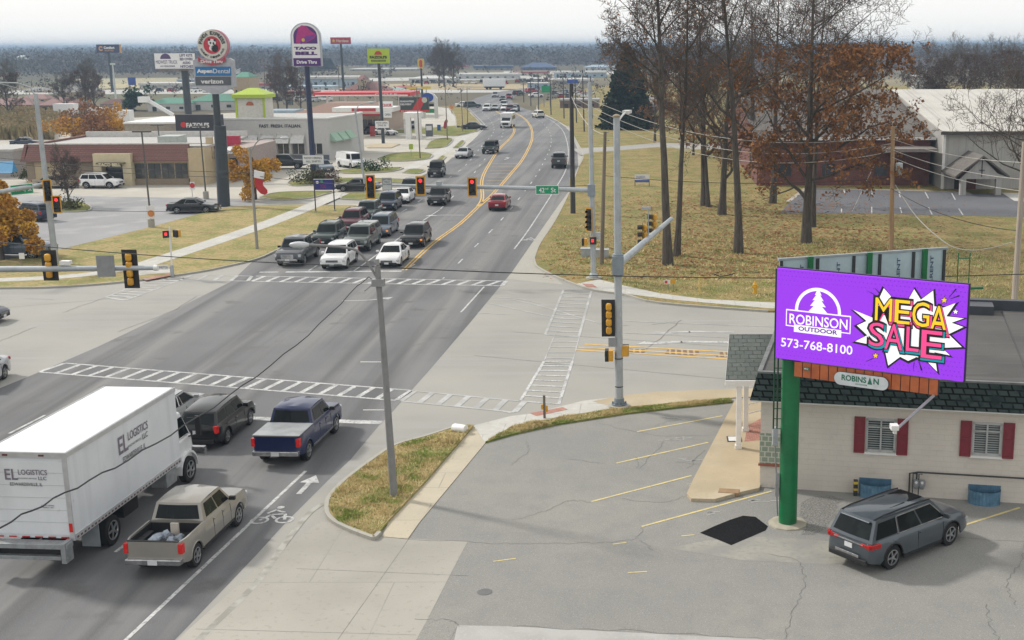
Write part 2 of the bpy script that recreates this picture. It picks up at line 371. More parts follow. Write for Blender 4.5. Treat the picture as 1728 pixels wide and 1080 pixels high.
# main road yellow pairs
def pair(pts):
    P = smoothpath(xf(pts)); ribbon(yl, P, .13, .012, .13); ribbon(yl, P, .13, .012, -.13)
pair([(682, 456), (729, 412), (777, 377), (807, 349), (832, 327), (864, 291), (881, 270), (893, 248), (898, 232), (896, 215), (885, 200), (868, 190)])
pair([(806, 349), (814, 334), (813, 305), (822, 283), (842, 252), (862, 232), (868, 219), (862, 206), (850, 196), (836, 187)])
for k in range(9):
    t = k/8; a = G(*(V((815, 322)).lerp(V((832, 276)), t))); b = G(*(V((836, 322)).lerp(V((873, 276)), t))); ribbon(yl, [a, b], .16, .0125)
# arrows
def ground_poly(mb, o, ang, pts, z=.013):
    c, s = math.cos(ang), math.sin(ang); mb.poly([(o.x + c*x - s*y, o.y + s*x + c*y, z) for x, y in pts])
def arrow(mb, o, ang, L_=2.4, turn=False, w_=.1):
    if turn:
        ground_poly(mb, o, ang, [(-L_/2, -w_), (L_*.15, -w_), (L_*.15, w_), (-L_/2, w_)])
        ground_poly(mb, o, ang, [(L_*.15, -w_), (L_*.5, .2), (L_*.45, .42), (L_*.12, w_)])
        ground_poly(mb, o, ang, [(L_*.3, .62), (L_*.62, .0), (L_*.72, .75)])
    else:
        ground_poly(mb, o, ang, [(-L_/2, -w_), (L_*.1, -w_), (L_*.1, w_), (-L_/2, w_)])
        ground_poly(mb, o, ang, [(L_*.1, -.38), (L_/2, 0), (L_*.1, .38)])
arrow(wl, G(519, 818), R_(87), 2.0)
arrow(wl, G(758, 363), R_(180-4), 3.0, True); arrow(fd, G(612, 507), R_(8), 2.6, True); arrow(wl, G(1168, 577), R_(180-4), 4.2, True, .2)
arrow(fd, G(1180, 560), R_(180-4), 4.0, True, .2); arrow(wl, G(856, 268), R_(80), 3, True)
def bike(mb, o, ang, s=1.0):
    c, s_ = math.cos(ang), math.sin(ang); T = lambda x, y: (o.x + (c*x - s_*y)*s, o.y + (s_*x + c*y)*s, 0)
    for wx in (-.5, .5): ribbon(mb, [T(wx + .33*math.cos(a*.3927), .33*math.sin(a*.3927)) for a in range(17)], .11*s, .013)
    for a, b in [((-.5, .0), (-.15, .6)), ((-.15, .6), (.4, .65)), ((.4, .65), (.5, .0)), ((-.15, .55), (.1, .15)), ((-.05, 1.1), (.35, .8)), ((-.35, .75), (-.05, 1.15))]: ribbon(mb, [T(*a), T(*b)], .13*s, .0135)
    mb.poly([T(.05 + .16*math.cos(a*.785), 1.4 + .16*math.sin(a*.785))[:2] + (.0135,) for a in range(8)])
bike(wl, G(459, 878), R_(4), .85); bike(wl, G(893, 405), R_(0), .85)
struct('white_road_markings', wl, WHITE, recalc=False); struct('faded_road_markings', fd, FADED, recalc=False); struct('yellow_road_markings', yl, YEL, recalc=False)
# parking lot (right, near) ---------------------------------------------------
flat('parking_lot', [(819, 747), (767, 810), (707, 882), (689, 909), (789, 914), (757, 975), (724, 1040), (660, 1180), (2300, 1400), (2300, 700), (1236, 677), (1139, 687), (1054, 697), (939, 715), (864, 732)], .006, LOT)
flat('driveway', [(632, 905), (689, 909), (789, 914), (757, 975), (724, 1040), (640, 1200), (150, 1300), (165, 1200), (432, 960), (540, 880), (567, 882), (600, 895)], .010, LM('driveway_concrete', (.33, .315, .275), [((.28, .265, .23), .3, .4, .68, 6), ((.37, .35, .31), .12, .45, .7, 5), ((.24, .225, .195), 5, .58, .8, 5)], .88,
     brick=((.34, .32, .28), (.325, .308, .27), (.26, .25, .22), 5.2, 5.0, .02, 'XY')))
flat('lot_patch', [(772, 1055), (864, 1057), (1296, 1079), (1500, 1092), (1500, 1200), (740, 1200)], .010, LM('lot_patch_concrete', (.37, .365, .35), [((.29, .285, .27), .8, .4, .7, 5), ((.42, .41, .39), 10, .55, .8, 4)], .9))
flat('lot_tar_patch', [(702, 1080), (724, 1040), (760, 1048), (772, 1055), (750, 1100), (700, 1100)], .012, LOT)
flat('asphalt_patch', [(1181, 899), (1205, 888), (1232, 877), (1254, 870), (1275, 872), (1296, 888), (1292, 895), (1262, 908), (1234, 920), (1210, 910)], .012, PATCH)
flat('dust_patch', [(1130, 925), (1190, 912), (1300, 905), (1420, 915), (1480, 940), (1400, 952), (1250, 945)], .0085, LM('dusty_wash', (.29, .278, .24), [((.235, .23, .21), .9, .4, .6, 6), ((.21, .21, .2), 6, .5, .75, 4)], .9))
flat('gravel_patch', [(1352, 848), (1350, 870), (1362, 888), (1350, 902), (1372, 903), (1392, 893), (1402, 878), (1418, 868), (1412, 852), (1424, 842), (1400, 836), (1372, 838)], .0095, GRAV)
yp = MB()
for a, b in [((1075, 729), (1219, 702)), ((1040, 782), (1195, 747)), ((998, 847), (1167, 803)), ((1083, 889), (1303, 829)), ((1626, 887), (1721, 857))]: line(yp, [a, b], .10, .014, 1)
for a, b in [((832, 948), (870, 943)), ((1034, 919), (1057, 916)), ((1060, 967), (1092, 965)), ((1150, 905), (1172, 903))]: line(yp, [a, b], .06, .014, 1)
struct('parking_stall_lines', yp, YELL, recalc=False)
sp = MB(); rg = random.Random(4)
for cx, cy in [(1136, 706), (1142, 740), (1130, 743), (1206, 777), (1204, 866), (1186, 818), (1290, 845), (1158, 777)]:
    for k in range(5):
        a = G(cx+rg.uniform(-12, 12), cy+rg.uniform(-2, 2)); ribbon(sp, [a, a+V((rg.uniform(-.5, .5), rg.uniform(-.12, .12), 0))], .05, .014)
struct('survey_paint_marks', sp, FADED, recalc=False)
# cracks
ck = MB()
def crack(pts, wd=.03, z=.016, amp=.09, sd=0):
    rr = random.Random(sd+len(pts)*7+int(pts[0][0])); P = smoothpath(xf(pts), 8); Q = [P[0]]
    for p in P[1:]: Q.append(p + V((rr.uniform(-amp, amp), rr.uniform(-amp, amp), 0)))
    ribbon(ck, Q, wd, z)
for c in [[(864, 1058), (1080, 1066), (1296, 1080)], [(1296, 935), (1350, 950), (1357, 990), (1338, 1030), (1326, 1080)], [(1728, 905), (1722, 950), (1700, 990), (1715, 1020)], [(1665, 1020), (1670, 1050), (1690, 1090)],
          [(864, 917), (960, 917), (1066, 911), (1084, 890)], [(1080, 912), (1100, 928)], [(864, 878), (920, 862), (960, 845), (1000, 848)], [(864, 785), (890, 760), (888, 745)], [(1120, 745), (1080, 790), (1075, 772)],
          [(1010, 715), (1110, 735), (1200, 735)], [(960, 775), (1020, 783)], [(1050, 842), (1120, 848), (1165, 835)], [(689, 911), (789, 915), (864, 918)], [(1105, 720), (1125, 712), (1140, 710)], [(1190, 760), (1160, 790)],
          [(1600, 905), (1728, 915)], [(700, 1045), (760, 1048), (772, 1056)], [(1140, 780), (1190, 785)]]: crack(c, .014)
for c in [[(0, 576), (60, 552)], [(40, 504), (90, 506)], [(240, 485), (170, 505), (105, 528)], [(1100, 548), (1139, 543)], [(1150, 540), (1090, 590)], [(200, 560), (290, 525), (330, 500)]]: crack(c, .03, .0145, .08)
struct('pavement_crack', ck, CRK, recalc=False)
jt = MB()
for a, b in [((570, 1080), (676, 930)), ((676, 930), (707, 884)), ((400, 1080), (250, 1250)), ((500, 960), (790, 972)), ((330, 1062), (702, 1072))]: line(jt, [a, b], .02, .013, 1)
for a, b in [((864, 560), (1300, 590)), ((800, 600), (1228, 640)), ((0, 520), (240, 500))]: line(jt, [a, b], .03, .0108, 1)
struct('concrete_joint', jt, LM('joint_tar', (.17, .165, .15), [((.25, .24, .22), 3, .4, .7)], .9), recalc=False)
# asphalt repair edge + gutter line
gt = MB(); ribbon(gt, smoothpath(xf([(230, 1190), (330, 1085), (432, 985), (475, 925), (520, 868), (546, 850)])), .22, .0125)
struct('gutter_dirt', gt, LM('gutter_silt', (.25, .24, .21), [((.36, .35, .32), 2, .4, .6, 5)], .95), recalc=False)
# raised areas with kerbs -----------------------------------------------------
def raised(name, pts, mat, top=.11, kerb=None, kw=.15, sm=0):
    P = xf(pts, top)
    m = MB(); m.prism([(p.x, p.y) for p in P], -.045, top); struct(name, m, mat)
    if kerb:
        for i0, i1 in kerb:
            Q = [P[i % len(P)] for i in range(i0, i1+1)]; Q = smoothpath([(q.x, q.y, 0) for q in Q], 4) if len(Q) > 2 else Q
            k = MB(); Lr = []
            for i, p in enumerate(Q):
                d = (Q[min(i+1, len(Q)-1)]-Q[max(i-1, 0)]); d.z = 0; d.normalize(); n_ = V((-d.y, d.x, 0)); Lr.append((p-n_*kw/2, p+n_*kw/2))
            for i in range(len(Q)-1):
                (a, b), (c, d) = Lr[i], Lr[i+1]
                k.hexa([(a.x, a.y, -.045), (c.x, c.y, -.045), (d.x, d.y, -.045), (b.x, b.y, -.045)], [(a.x, a.y, top+.02), (c.x, c.y, top+.02), (d.x, d.y, top+.02), (b.x, b.y, top+.02)])
            struct('kerb', k, KERB)
isl = [(799, 717), (782, 716), (762, 721), (719, 735), (667, 750), (627, 775), (582, 809), (557, 835), (551, 852), (554, 868), (567, 880), (592, 892), (624, 904), (632, 905), (640, 897), (657, 876), (719, 810)]
raised('grass_island', isl, VERGE, .12, [(1, 14)])
raised('corner_sidewalk', [(799, 718), (719, 811), (657, 878), (645, 905), (688, 909), (707, 882), (767, 810), (819, 747)], LM('corner_walk_tan', (.45, .40, .30), [((.38, .34, .26), .6, .4, .7, 5), ((.30, .27, .21), 9, .6, .8, 4)], .88,
       brick=((.45, .40, .305), (.44, .385, .29), (.27, .25, .2), 2.6, 1.6, .02, 'XY')), .03)
raised('corner_apron', [(799, 718), (819, 747), (864, 720), (964, 700), (1029, 690), (1076, 685), (1150, 680), (1060, 668), (985, 676), (900, 697), (862, 702)], WALK, .04)
raised('tan_apron', [(1000, 677), (1050, 667), (1110, 661), (1240, 656), (1300, 655), (1300, 668), (1234, 671), (1150, 679), (1076, 685), (1040, 688)], TAN, .045)
raised('corner_verge', [(819, 745), (864, 719), (964, 700), (1029, 690), (1076, 685), (1150, 678), (1234, 671), (1236, 677), (1139, 687), (1054, 697), (939, 715), (864, 732)], GREENV, .09)
flat('tactile_ramp', [(894, 697), (950, 687), (958, 691), (905, 702)], .047, BRICKP)
flat('tactile_ramp', [(982, 478.5), (1000, 479.5), (1008, 485), (990, 484)], .128, BRICKP)
flat('tactile_ramp', [(240, 470), (288, 461.5), (291, 464.5), (246, 473)], .118, BRICKP)
raised('building_walk', [(1239, 677), (1206, 740), (1169, 810), (1159, 832), (1166, 841), (1206, 842), (1250, 830), (1281, 823), (1300, 780), (1300, 668)], TAN, .13)
flat('brick_path', [(1262, 718), (1285, 705), (1296, 720), (1290, 742), (1256, 745)], .134, BRICKP)
# north-east lawn
ne = [(901, 435), (904, 446), (911, 452), (934, 464), (971, 479), (1004, 489), (1054, 496), (1114, 510), (1296, 524), (1728, 540), (2400, 560), (3300, 175), (1300, 140), (1000, 145), (905, 178), (909, 187), (931, 197), (959, 213), (974, 240), (984, 262), (976, 282), (959, 327), (936, 372), (911, 410)]
raised('lawn', ne, LAWN, .11, [(0, 8), (17, 24)])
sw = MB(); P = xf([(971, 479), (1011, 471.5), (1054, 482), (1114, 495), (1189, 504.5), (1296, 510), (1728, 523), (2200, 535), (2200, 548), (1728, 535), (1296, 520), (1139, 506), (1054, 495.5), (1004, 488)], .12); sw.poly([(p.x, p.y, .12) for p in P])
struct('sidewalk', sw, WALK, recalc=False)
flat('church_parking_lot', [(1317, 359), (1335, 338), (1360, 318), (1500, 321), (1613, 324), (1728, 329), (2000, 338), (2000, 378), (1718, 366), (1500, 361)], .118, DKLOT)
cm = MB()
for a, b in [((1424, 320), (1426, 328)), ((1470, 321), (1472, 331)), ((1517, 322), (1519, 333)), ((1561, 324), (1567, 335)), ((1606, 326), (1612, 337)), ((1420, 351), (1420, 359)), ((1471, 349), (1471, 360)), ((1519, 350), (1522, 361)), ((1567, 350), (1573, 362)), ((1618, 352), (1625, 363))]:
    ribbon(cm, [G(*a, .12), G(*b, .12)], .12, .124)
struct('church_stall_lines', cm, WHITE, recalc=False)
ck2 = MB(); ribbon(ck2, xf([(1330, 340), (1360, 317.5), (1500, 320.5), (1613, 323.5)], .12), .5, .122); struct('church_lot_kerb', ck2, KERB, recalc=False)
flat('church_walk', [(1690, 325), (1728, 326), (1728, 340), (1712, 339)], .124, WALK)
flat('park_lane', [(966, 251), (1000, 249), (1040, 247), (1110, 241), (1180, 242), (1300, 244), (1300, 256), (1180, 252), (1110, 248), (1040, 254), (1000, 257), (980, 262)], .118, CONC)
# north-west lawns
nw = [(295, 464), (340, 457), (375, 450), (432, 436.5), (470, 420), (532, 390), (572, 367), (607, 349), (600, 346), (505, 345), (425, 346.5), (385, 349), (350, 357), (250, 384), (100, 421), (0, 440), (-200, 470), (-200, 489), (0, 485), (75, 484), (162, 479), (242, 471), (262, 468)]
raised('corner_lawn', nw, VERGE, .11, [(0, 7), (17, 22)])
w2 = MB()
for q in [[(255, 442), (325, 425), (432, 388), (500, 362), (545, 340), (565, 336), (600, 345), (607, 347), (590, 346), (556, 343), (510, 366), (440, 395), (340, 430), (275, 449)],]: pass
ribbon(w2, smoothpath(xf([(225, 452), (300, 428), (432, 384), (500, 358), (548, 338), (575, 326)], .115)), 1.9, .118)
ribbon(w2, smoothpath(xf([(-50, 474), (75, 469), (165, 461), (235, 450), (262, 447)], .115)), 1.5, .1185)
ribbon(w2, smoothpath(xf([(250, 450), (262, 462)], .115), 1), 2.4, .119)
struct('sidewalk', w2, WALK, recalc=False)
# left-hand lots
LOTL = LM('left_lot_asphalt', (.27, .27, .275), [((.22, .22, .225), .1, .4, .68, 5), ((.33, .325, .32), .3, .52, .75, 4), ((.2, .2, .2), 8, .58, .8, 4)], .9)
LOTC = LM('left_lot_concrete', (.42, .395, .34), [((.35, .33, .285), .12, .4, .68, 5), ((.47, .45, .40), .3, .52, .75, 4), ((.30, .28, .25), 4, .6, .8, 4)], .9)
flat('left_lots', [(-400, 475), (0, 442), (100, 422), (250, 385), (350, 358), (385, 350), (430, 347), (607, 351), (640, 335), (745, 282), (764, 266), (802, 233), (812, 222), (812, 208), (795, 190), (760, 180), (600, 180), (200, 200), (-400, 240)], .002, LOTC)
flat('left_parking_lot', [(-400, 470), (0, 441), (100, 421.5), (250, 384.5), (350, 357.5), (385, 349.5), (430, 346.7), (430, 336), (32, 329), (-400, 320)], .007, LOTL)
flat('service_drive', [(430, 337), (430, 346), (505, 344.5), (640, 344), (668, 330), (600, 331), (560, 336)], .008, CONC)
def grass_patch(pts, mat=GREENV, k=True, nm='grass_strip'): raised(nm, pts, mat, .11, [(0, len(pts))] if k else None)
grass_patch([(75, 343), (100, 339), (140, 342), (154, 350), (140, 356), (85, 355)])
grass_patch([(439, 332), (470, 324), (560, 322), (545, 328), (520, 334), (470, 337)])
grass_patch([(575, 335), (583, 325), (640, 325), (650, 333), (630, 337)])
grass_patch([(485, 310), (500, 303), (600, 300), (700, 303), (680, 308), (620, 306), (560, 309), (500, 313)])
grass_patch([(560, 289), (600, 284), (672, 282), (676, 285), (650, 290), (590, 292)])
grass_patch([(680, 291), (692, 285), (716, 286), (706, 292)])
grass_patch([(638, 267), (660, 259), (700, 256), (728, 259), (724, 267), (690, 271), (650, 271)])
grass_patch([(737, 270), (745, 263), (752, 264), (745, 271)])
grass_patch([(718, 250), (727, 238), (745, 233), (764, 234), (752, 247)])
grass_patch([(765, 249), (778, 237), (784, 239), (775, 248)])
grass_patch([(590, 226), (612, 220), (700, 218), (770, 212), (806, 218), (800, 222), (765, 229), (700, 224), (640, 222)])
grass_patch([(770, 215), (768, 196), (757, 182), (742, 180), (780, 178), (808, 205), (812, 214)], LAWN)
grass_patch([(615, 245), (650, 240), (675, 243), (660, 249), (620, 249)], TAN, False, 'sign_bed')
w3 = MB(); ribbon(w3, smoothpath(xf([(690, 285), (735, 262), (765, 243), (790, 222), (775, 205), (757, 188), (748, 180)], .01)), 2.0, .0125); struct('sidewalk', w3, WALK, recalc=False)
# highway embankments and far roads
FA = LM('pale_far_pavement', (.42, .41, .38), [((.34, .33, .31), .02, .4, .7, 4)], .9)
for q in [[(-200, 154), (430, 150), (860, 152), (860, 156), (430, 158), (-200, 160)], [(540, 133), (870, 128), (1000, 130), (1000, 135), (870, 134), (540, 138)], [(850, 120), (1250, 122), (1250, 126), (850, 125)]]: flat('far_road', q, -.02, FA)
flat('dry_field', [(540, 144), (700, 141), (900, 142), (900, 150), (560, 153)], -.03, LM('cut_field', (.30, .22, .12), [((.36, .30, .18), .01, .4, .6, 5)], .95))
flat('dry_field', [(120, 133), (300, 131), (300, 147), (150, 150)], -.03, LM('cut_field2', (.36, .31, .17), [((.28, .25, .15), .01, .4, .6, 5)], .95))
# haze: one closed box of air round the whole scene
hz = MB(); hz.box(-9200, 9200, -320, 11300, -1.5, 24.6)
HZ = bpy.data.materials.new('haze_air'); HZ.use_nodes = True; n_ = HZ.node_tree; n_.nodes.clear()
ho = n_.nodes.new('ShaderNodeOutputMaterial'); hv = n_.nodes.new('ShaderNodeVolumePrincipled'); hv.inputs['Density'].default_value = HAZE if 'HAZE' in globals() else .00037
hv.inputs['Color'].default_value = (.40, .545, .72, 1); hv.inputs['Anisotropy'].default_value = .2
n_.links.new(hv.outputs[0], ho.inputs['Volume'])
ob = hz.build('haze', HZ); tag(ob, kind='stuff')
# ================================================================== buildings
GLASS = LM('dark_glass', (.025, .03, .035), [((.06, .065, .07), .6, .45, .7, 3)], .06, spec=.8)
WGLASS = LM('shop_glass', (.05, .05, .048), [((.14, .13, .11), 1.2, .5, .7, 4)], .1, spec=.6)
CREAMW = LM('cream_painted_block', (.60, .55, .485), [((.55, .50, .44), .8, .4, .7, 5), ((.50, .46, .41), 3, .58, .8, 4)], .8,
    brick=((.605, .555, .49), (.595, .545, .48), (.56, .51, .445), .4, .2, .005, 'S'))
SHING = LM('green_slate_shingle', (.03, .045, .043), [((.018, .028, .028), 2.5, .5, .7, 4), ((.055, .075, .07), 5, .6, .8, 3)], .85, spec=.2,
    brick=((.028, .043, .041), (.052, .070, .066), (.004, .005, .005), .30, .21, .028, 'S'))
SHINGL = LM('weathered_shingle', (.09, .10, .092), [((.09, .105, .095), 3, .45, .7, 4), ((.17, .18, .16), 9, .6, .8, 3)], .85,
    brick=((.085, .10, .09), (.12, .13, .12), (.035, .04, .036), .36, .26, .02, 'XY'))
TARROOF = LM('rolled_tar_roof', (.082, .078, .074), [((.06, .058, .056), .5, .4, .7, 5), ((.12, .115, .11), 1, .55, .8, 4, (.3, 3, 1)), ((.07, .07, .07), 12, .6, .8, 3)], .9)
MAROON = PM('maroon_shutter', (.20, .022, .035), .5)
WTRIM = PM('white_trim', (.72, .71, .69), .45, var=.1)
DKTRIM = PM('dark_trim', (.03, .032, .035), .5)
GREYM = PM('grey_metal', (.32, .33, .34), .4, .5)
# --- office by the lot
PL = G(1282, 822); PR = G(1728, 850); U = (PR-PL); U.z = 0; U.normalize(); Nn = V((-U.y, U.x, 0))
def W(u, n, z): p = PL + U*u + Nn*n; return V((p.x, p.y, z))
def onwall(x, y, off=0.0):
    d = ray(x, y); o = PL - Nn*off; t = (o-CAMP).dot(Nn)/d.dot(Nn); p = CAMP+d*t; return (p-PL).dot(U), p.z
def wbox(mb, u0, u1, n0, n1, z0, z1):
    return mb.hexa([W(u0, n0, z0), W(u1, n0, z0), W(u1, n1, z0), W(u0, n1, z0)], [W(u0, n0, z1), W(u1, n0, z1), W(u1, n1, z1), W(u0, n1, z1)])
LW = 15.0; DP = 12.5; ZE = onwall(1500, 686, .3)[1]; ZR = ZE + 1.0
off_ = thing('office_building', 'cream single storey office with green shingle mansard and maroon shutters beside the billboard post', 'building', W(0, 0, 0))
wins = []
for (x0, x1, y0, y1) in [(1463, 1510, 706, 763), (1643, 1688, 713, 769)]:
    u0, za = onwall(x0, y0); u1, zb = onwall(x1, y1); wins.append((u0, u1, zb, za))
m = MB(); es = [0.0]   # wall with window openings
for u0, u1, z0, z1 in wins: es += [u0, u1]
es.append(LW)
for i in range(len(es)-1):
    if i % 2 == 0: wbox(m, es[i], es[i+1], 0, .25, -.05, ZE+.1)
    else:
        w_ = wins[i//2]; wbox(m, es[i], es[i+1], 0, .25, -.05, w_[2]); wbox(m, es[i], es[i+1], 0, .25, w_[3], ZE+.1)
wbox(m, 0, .25, .25, DP, -.05, ZE+.1); wbox(m, LW-.25, LW, .25, DP, -.05, ZE+.1); wbox(m, .25, LW-.25, DP-.25, DP, -.05, ZE+.1)
m.build('wall', CREAMW, off_)
m = MB()
def mans(o0, o1, z0, z1):
    a = [W(-o0, -o0, z0), W(LW+o0, -o0, z0), W(LW+o0, DP+o0, z0), W(-o0, DP+o0, z0)]
    b = [W(-o1, -o1, z1), W(LW+o1, -o1, z1), W(LW+o1, DP+o1, z1), W(-o1, DP+o1, z1)]
    for i in range(4): m.quad(a[i], a[(i+1) % 4], b[(i+1) % 4], b[i])
    return a, b
a, b = mans(.38, .12, ZE, ZR); mk = m.build('mansard_roof', SHING, off_)
m = MB(); wbox(m, -.36, LW+.36, -.36, DP+.36, ZE-.05, ZE+.004); m.build('soffit', WTRIM, off_)
m = MB(); wbox(m, -.1, LW+.1, -.1, DP+.1, ZR-.35, ZR-.03); m.build('flat_roof', TARROOF, off_)
m = MB()
for q in [(-.14, LW+.14, -.14, .02), (-.14, .02, .02, DP), (LW-.02, LW+.14, .02, DP)]: wbox(m, q[0], q[1], q[2], q[3], ZR-.04, ZR+.03)
m.build('roof_edge', LM('roof_edge_metal', (.16, .17, .17), [((.1, .1, .1), 3, .4, .7)], .5), off_)
m = MB(); wbox(m, -.14, LW+.14, DP-.1, DP+.3, ZR-.04, ZR+.42); wbox(m, 6.5, 9.0, DP-1.2, DP-.1, ZR-.04, ZR+.35); m.build('rear_parapet', PM('black_membrane', (.045, .05, .06), .5), off_)
for x, y, l in [(1600, 600, 6), (1680, 590, 5)]:
    m = MB(); 
m = MB(); [wbox(m, u, u+.03, .3, DP-.3, ZR-.029, ZR-.012) for u in (3.0, 6.2, 9.4, 12.3)]; m.build('roof_seam', DKTRIM, off_)
for k, (u0, u1, z0, z1) in enumerate(wins):
    fr = MB(); t = .06
    for q in [(u0-.02, u0+t, z0, z1), (u1-t, u1+.02, z0, z1), (u0, u1, z1-t, z1+.03), (u0, u1, z0-.02, z0+t), ((u0+u1)/2-.03, (u0+u1)/2+.03, z0, z1), (u0, u1, z0+(z1-z0)*.72, z0+(z1-z0)*.72+.05)]: wbox(fr, q[0], q[1], -.02, .09, q[2], q[3])
    w = fr.build('window', PM('window_frame_grey', (.42, .43, .42), .45), off_)
    m = MB(); wbox(m, u0, u1, .10, .12, z0, z1); m.build('pane', LM('office_pane', (.04, .055, .055), [((.10, .12, .12), 1.5, .45, .7, 3)], .08, spec=.8), w)
    m = MB(); [wbox(m, u0+.06, u1-.06, .092, .098, z0+.08+i*.085, z0+.115+i*.085) for i in range(int((z1-z0-.1)/.085))]; m.build('blind', PM('blind_slats', (.34, .36, .35), .6), w)
    m = MB(); wbox(m, u0-.08, u1+.08, -.07, .0, z0-.12, z0-.04); m.build('sill', WTRIM, w)
    for s0, s1 in ((u0-.44, u0-.05), (u1+.05, u1+.44)):
        m = MB(); wbox(m, s0, s1, -.05, -.003, z0-.08, z1+.06); zm = (z0+z1)/2
        for q in ((s0, s0+.05, z0-.08, z1+.06), (s1-.05, s1, z0-.08, z1+.06), (s0+.05, s1-.05, z1, z1+.06), (s0+.05, s1-.05, z0-.08, z0), (s0+.05, s1-.05, zm-.04, zm+.04)): wbox(m, q[0], q[1], -.075, -.05, q[2], q[3])
        m.build('shutter', MAROON, off_)
# glass block bay + ledge on the left corner
m = MB(); wbox(m, -.02, .75, -.03, -.004, .95, 2.1); m.build('glass_block_window', LM('glass_block', (.22, .26, .20), rough=.2, brick=((.22, .27, .2), (.3, .33, .26), (.5, .5, .42), .2, .2, .02, 'S')), off_)
m = MB(); wbox(m, -.06, .82, -.09, -.004, .86, .948); m.build('sill', PM('red_sill', (.3, .1, .06), .7), off_)
# portico
m = MB(); q = [G(1224, 643, 2.95), G(1279, 643, 2.95), G(1313, 564, 4.15), G(1231, 564, 4.15)]; m.hexa([p-V((0, 0, .14)) for p in q], q)
b2 = q[3] + (q[3]-q[0])*.5; b3 = q[2] + (q[2]-q[1])*.5
m.build('portico_roof', SHINGL, off_)
m = MB(); a, b = q[0], q[1]; m.hexa([a+V((0, -.1, -.2)), b+V((0, -.1, -.2)), b+V((0, .0, -.2)), a+V((0, 0, -.2))], [a+V((0, -.1, .03)), b+V((0, -.1, .03)), b+V((0, -.004, .03)), a+V((0, -.004, .03))])
m.hexa([a+V((-.03, -.1, -.2)), a+V((.05, -.004, -.2)), q[3]+V((.05, 0, -.2)), q[3]+V((-.03, 0, -.2))], [a+V((-.03, -.1, -.15)), a+V((.05, 0, -.15)), q[3]+V((.05, 0, -.15)), q[3]+V((-.03, 0, -.15))]); m.build('fascia', WTRIM, off_)
for x, y in ((1246, 756), (1258, 727)):
    p = G(x, y, .13); m = MB(); ZP = q[0].z+(p.y-q[0].y)/(q[3].y-q[0].y)*(q[3].z-q[0].z)-.13; m.cbox((p.x, p.y, (.13+ZP)/2), .2, .2, ZP-.13); m.cbox((p.x, p.y, .2), .27, .27, .14); m.build('portico_post', WTRIM, off_)
m = MB(); p = G(1256, 718, .13); m.tube([p+V((0, 0, .9)), p+V((1.6, .6, 1.1))], .025, 6); m.tube([p+V((0, 0, .5)), p+V((1.6, .6, .7))], .025, 6); m.tube([p, p+V((0, 0, .95))], .025, 6); m.build('handrail', WTRIM, off_)
# pavement mat, meters, window wells, pipes
p = G(1239, 741, .135); t = thing('door_mat', 'black edged white mat lying by the portico post', 'mat', p)
m = MB(); m.box(p.x-.3, p.x+.3, p.y-.35, p.y+.35, .135, .15); m.build('backing', DKTRIM, t); m = MB(); m.box(p.x-.24, p.x+.24, p.y-.28, p.y+.28, .151, .156); m.build('pad', WTRIM, t)
p = G(1230, 834, .01); m = MB(); m.cbox((p.x, p.y, .08), .75, .42, .14, Matrix.Rotation(R_(-10), 3, 'Z')); tag(m.build('wood_step', PM('weathered_board', (.30, .19, .10), .8), bevel=.01), 'low brown wooden step box at the end of the tan walk', 'step')
BLUEW = LM('galvanised_blue', (.13, .26, .38), [((.08, .17, .26), 3, .4, .7, 4), ((.25, .36, .45), 9, .6, .8, 3)], .45, .4)
for k, (x0, x1, y0, y1) in enumerate([(1450, 1503, 813, 838), (1634, 1687, 824, 852)]):
    u0, _ = onwall(x0, y0); u1, _ = onwall(x1, y1); c = (u0+u1)/2; r = (u1-u0)/2
    t = thing('window_well', ['blue corrugated window well against the wall behind the grey crossover', 'blue corrugated window well below the window farthest from the billboard post'][k], 'window well', W(c, 0, 0), group='blue window wells along the office wall')
    m = MB(); n = 28; out_ = []
    for i in range(n+1):
        a = math.pi*i/n; rr = .55 + (.02 if i % 2 else 0); out_.append((c - r*math.cos(a), -rr*math.sin(a)**.6))
    for i in range(n):
        (a0, b0), (a1, b1) = out_[i], out_[i+1]
        m.quad(W(a0, b0, 0), W(a1, b1, 0), W(a1, b1, .5), W(a0, b0, .5)); m.quad(W(a0*.98+c*.02, b0*.94, 0), W(a1*.98+c*.02, b1*.94, 0), W(a1*.98+c*.02, b1*.94, .5), W(a0*.98+c*.02, b0*.94, .5))
    m.build('shell', BLUEW, t); m = MB(); wbox(m, u0, u1, -.03, -.006, .02, .62)
    for i in range(14): wbox(m, u0+(u1-u0)*(i+.2)/14, u0+(u1-u0)*(i+.6)/14, -.05, -.03, .02, .62)
    m.build('back_panel', BLUEW, t); m = MB(); m.poly([W(a_, b_*.93, .06) for a_, b_ in out_]); m.build('gravel_fill', GRAV, t)
for k, x in enumerate((1546, 1556)):
    u, z = onwall(x, 815, .2); t = thing('gas_meter', ['grey gas meter nearer the billboard post on the office wall', 'grey gas meter farther from the billboard post on the office wall'][k], 'gas meter', W(u, -.2, 0), group='gas meters on the office wall')
    m = MB(); m.cbox(W(u, -.22, .62), .2, .16, .22); m.lathe(W(u, -.22, .5), [(.08, -.1), (.11, 0), (.11, .1), (.05, .14)], 10); m.build('meter_body', GREYM, t)
    m = MB(); m.lathe(W(u, -.31, .66), [(.05, 0), (.05, .02)], 10, 'Y'); m.build('dial', WTRIM, t)
    m = MB(); m.tube([W(u-.12, -.2, .1), W(u-.12, -.2, .95), W(u, -.2, .95)], .02, 6); m.build('riser', DKTRIM, t)
m = MB(); u0, z0 = onwall(1535, 803, .1); m.tube([W(u0, -.1, .15), W(u0, -.1, .92), W(u0+.3, -.1, .98), W(LW-.3, -.1, .98)], .03, 6)
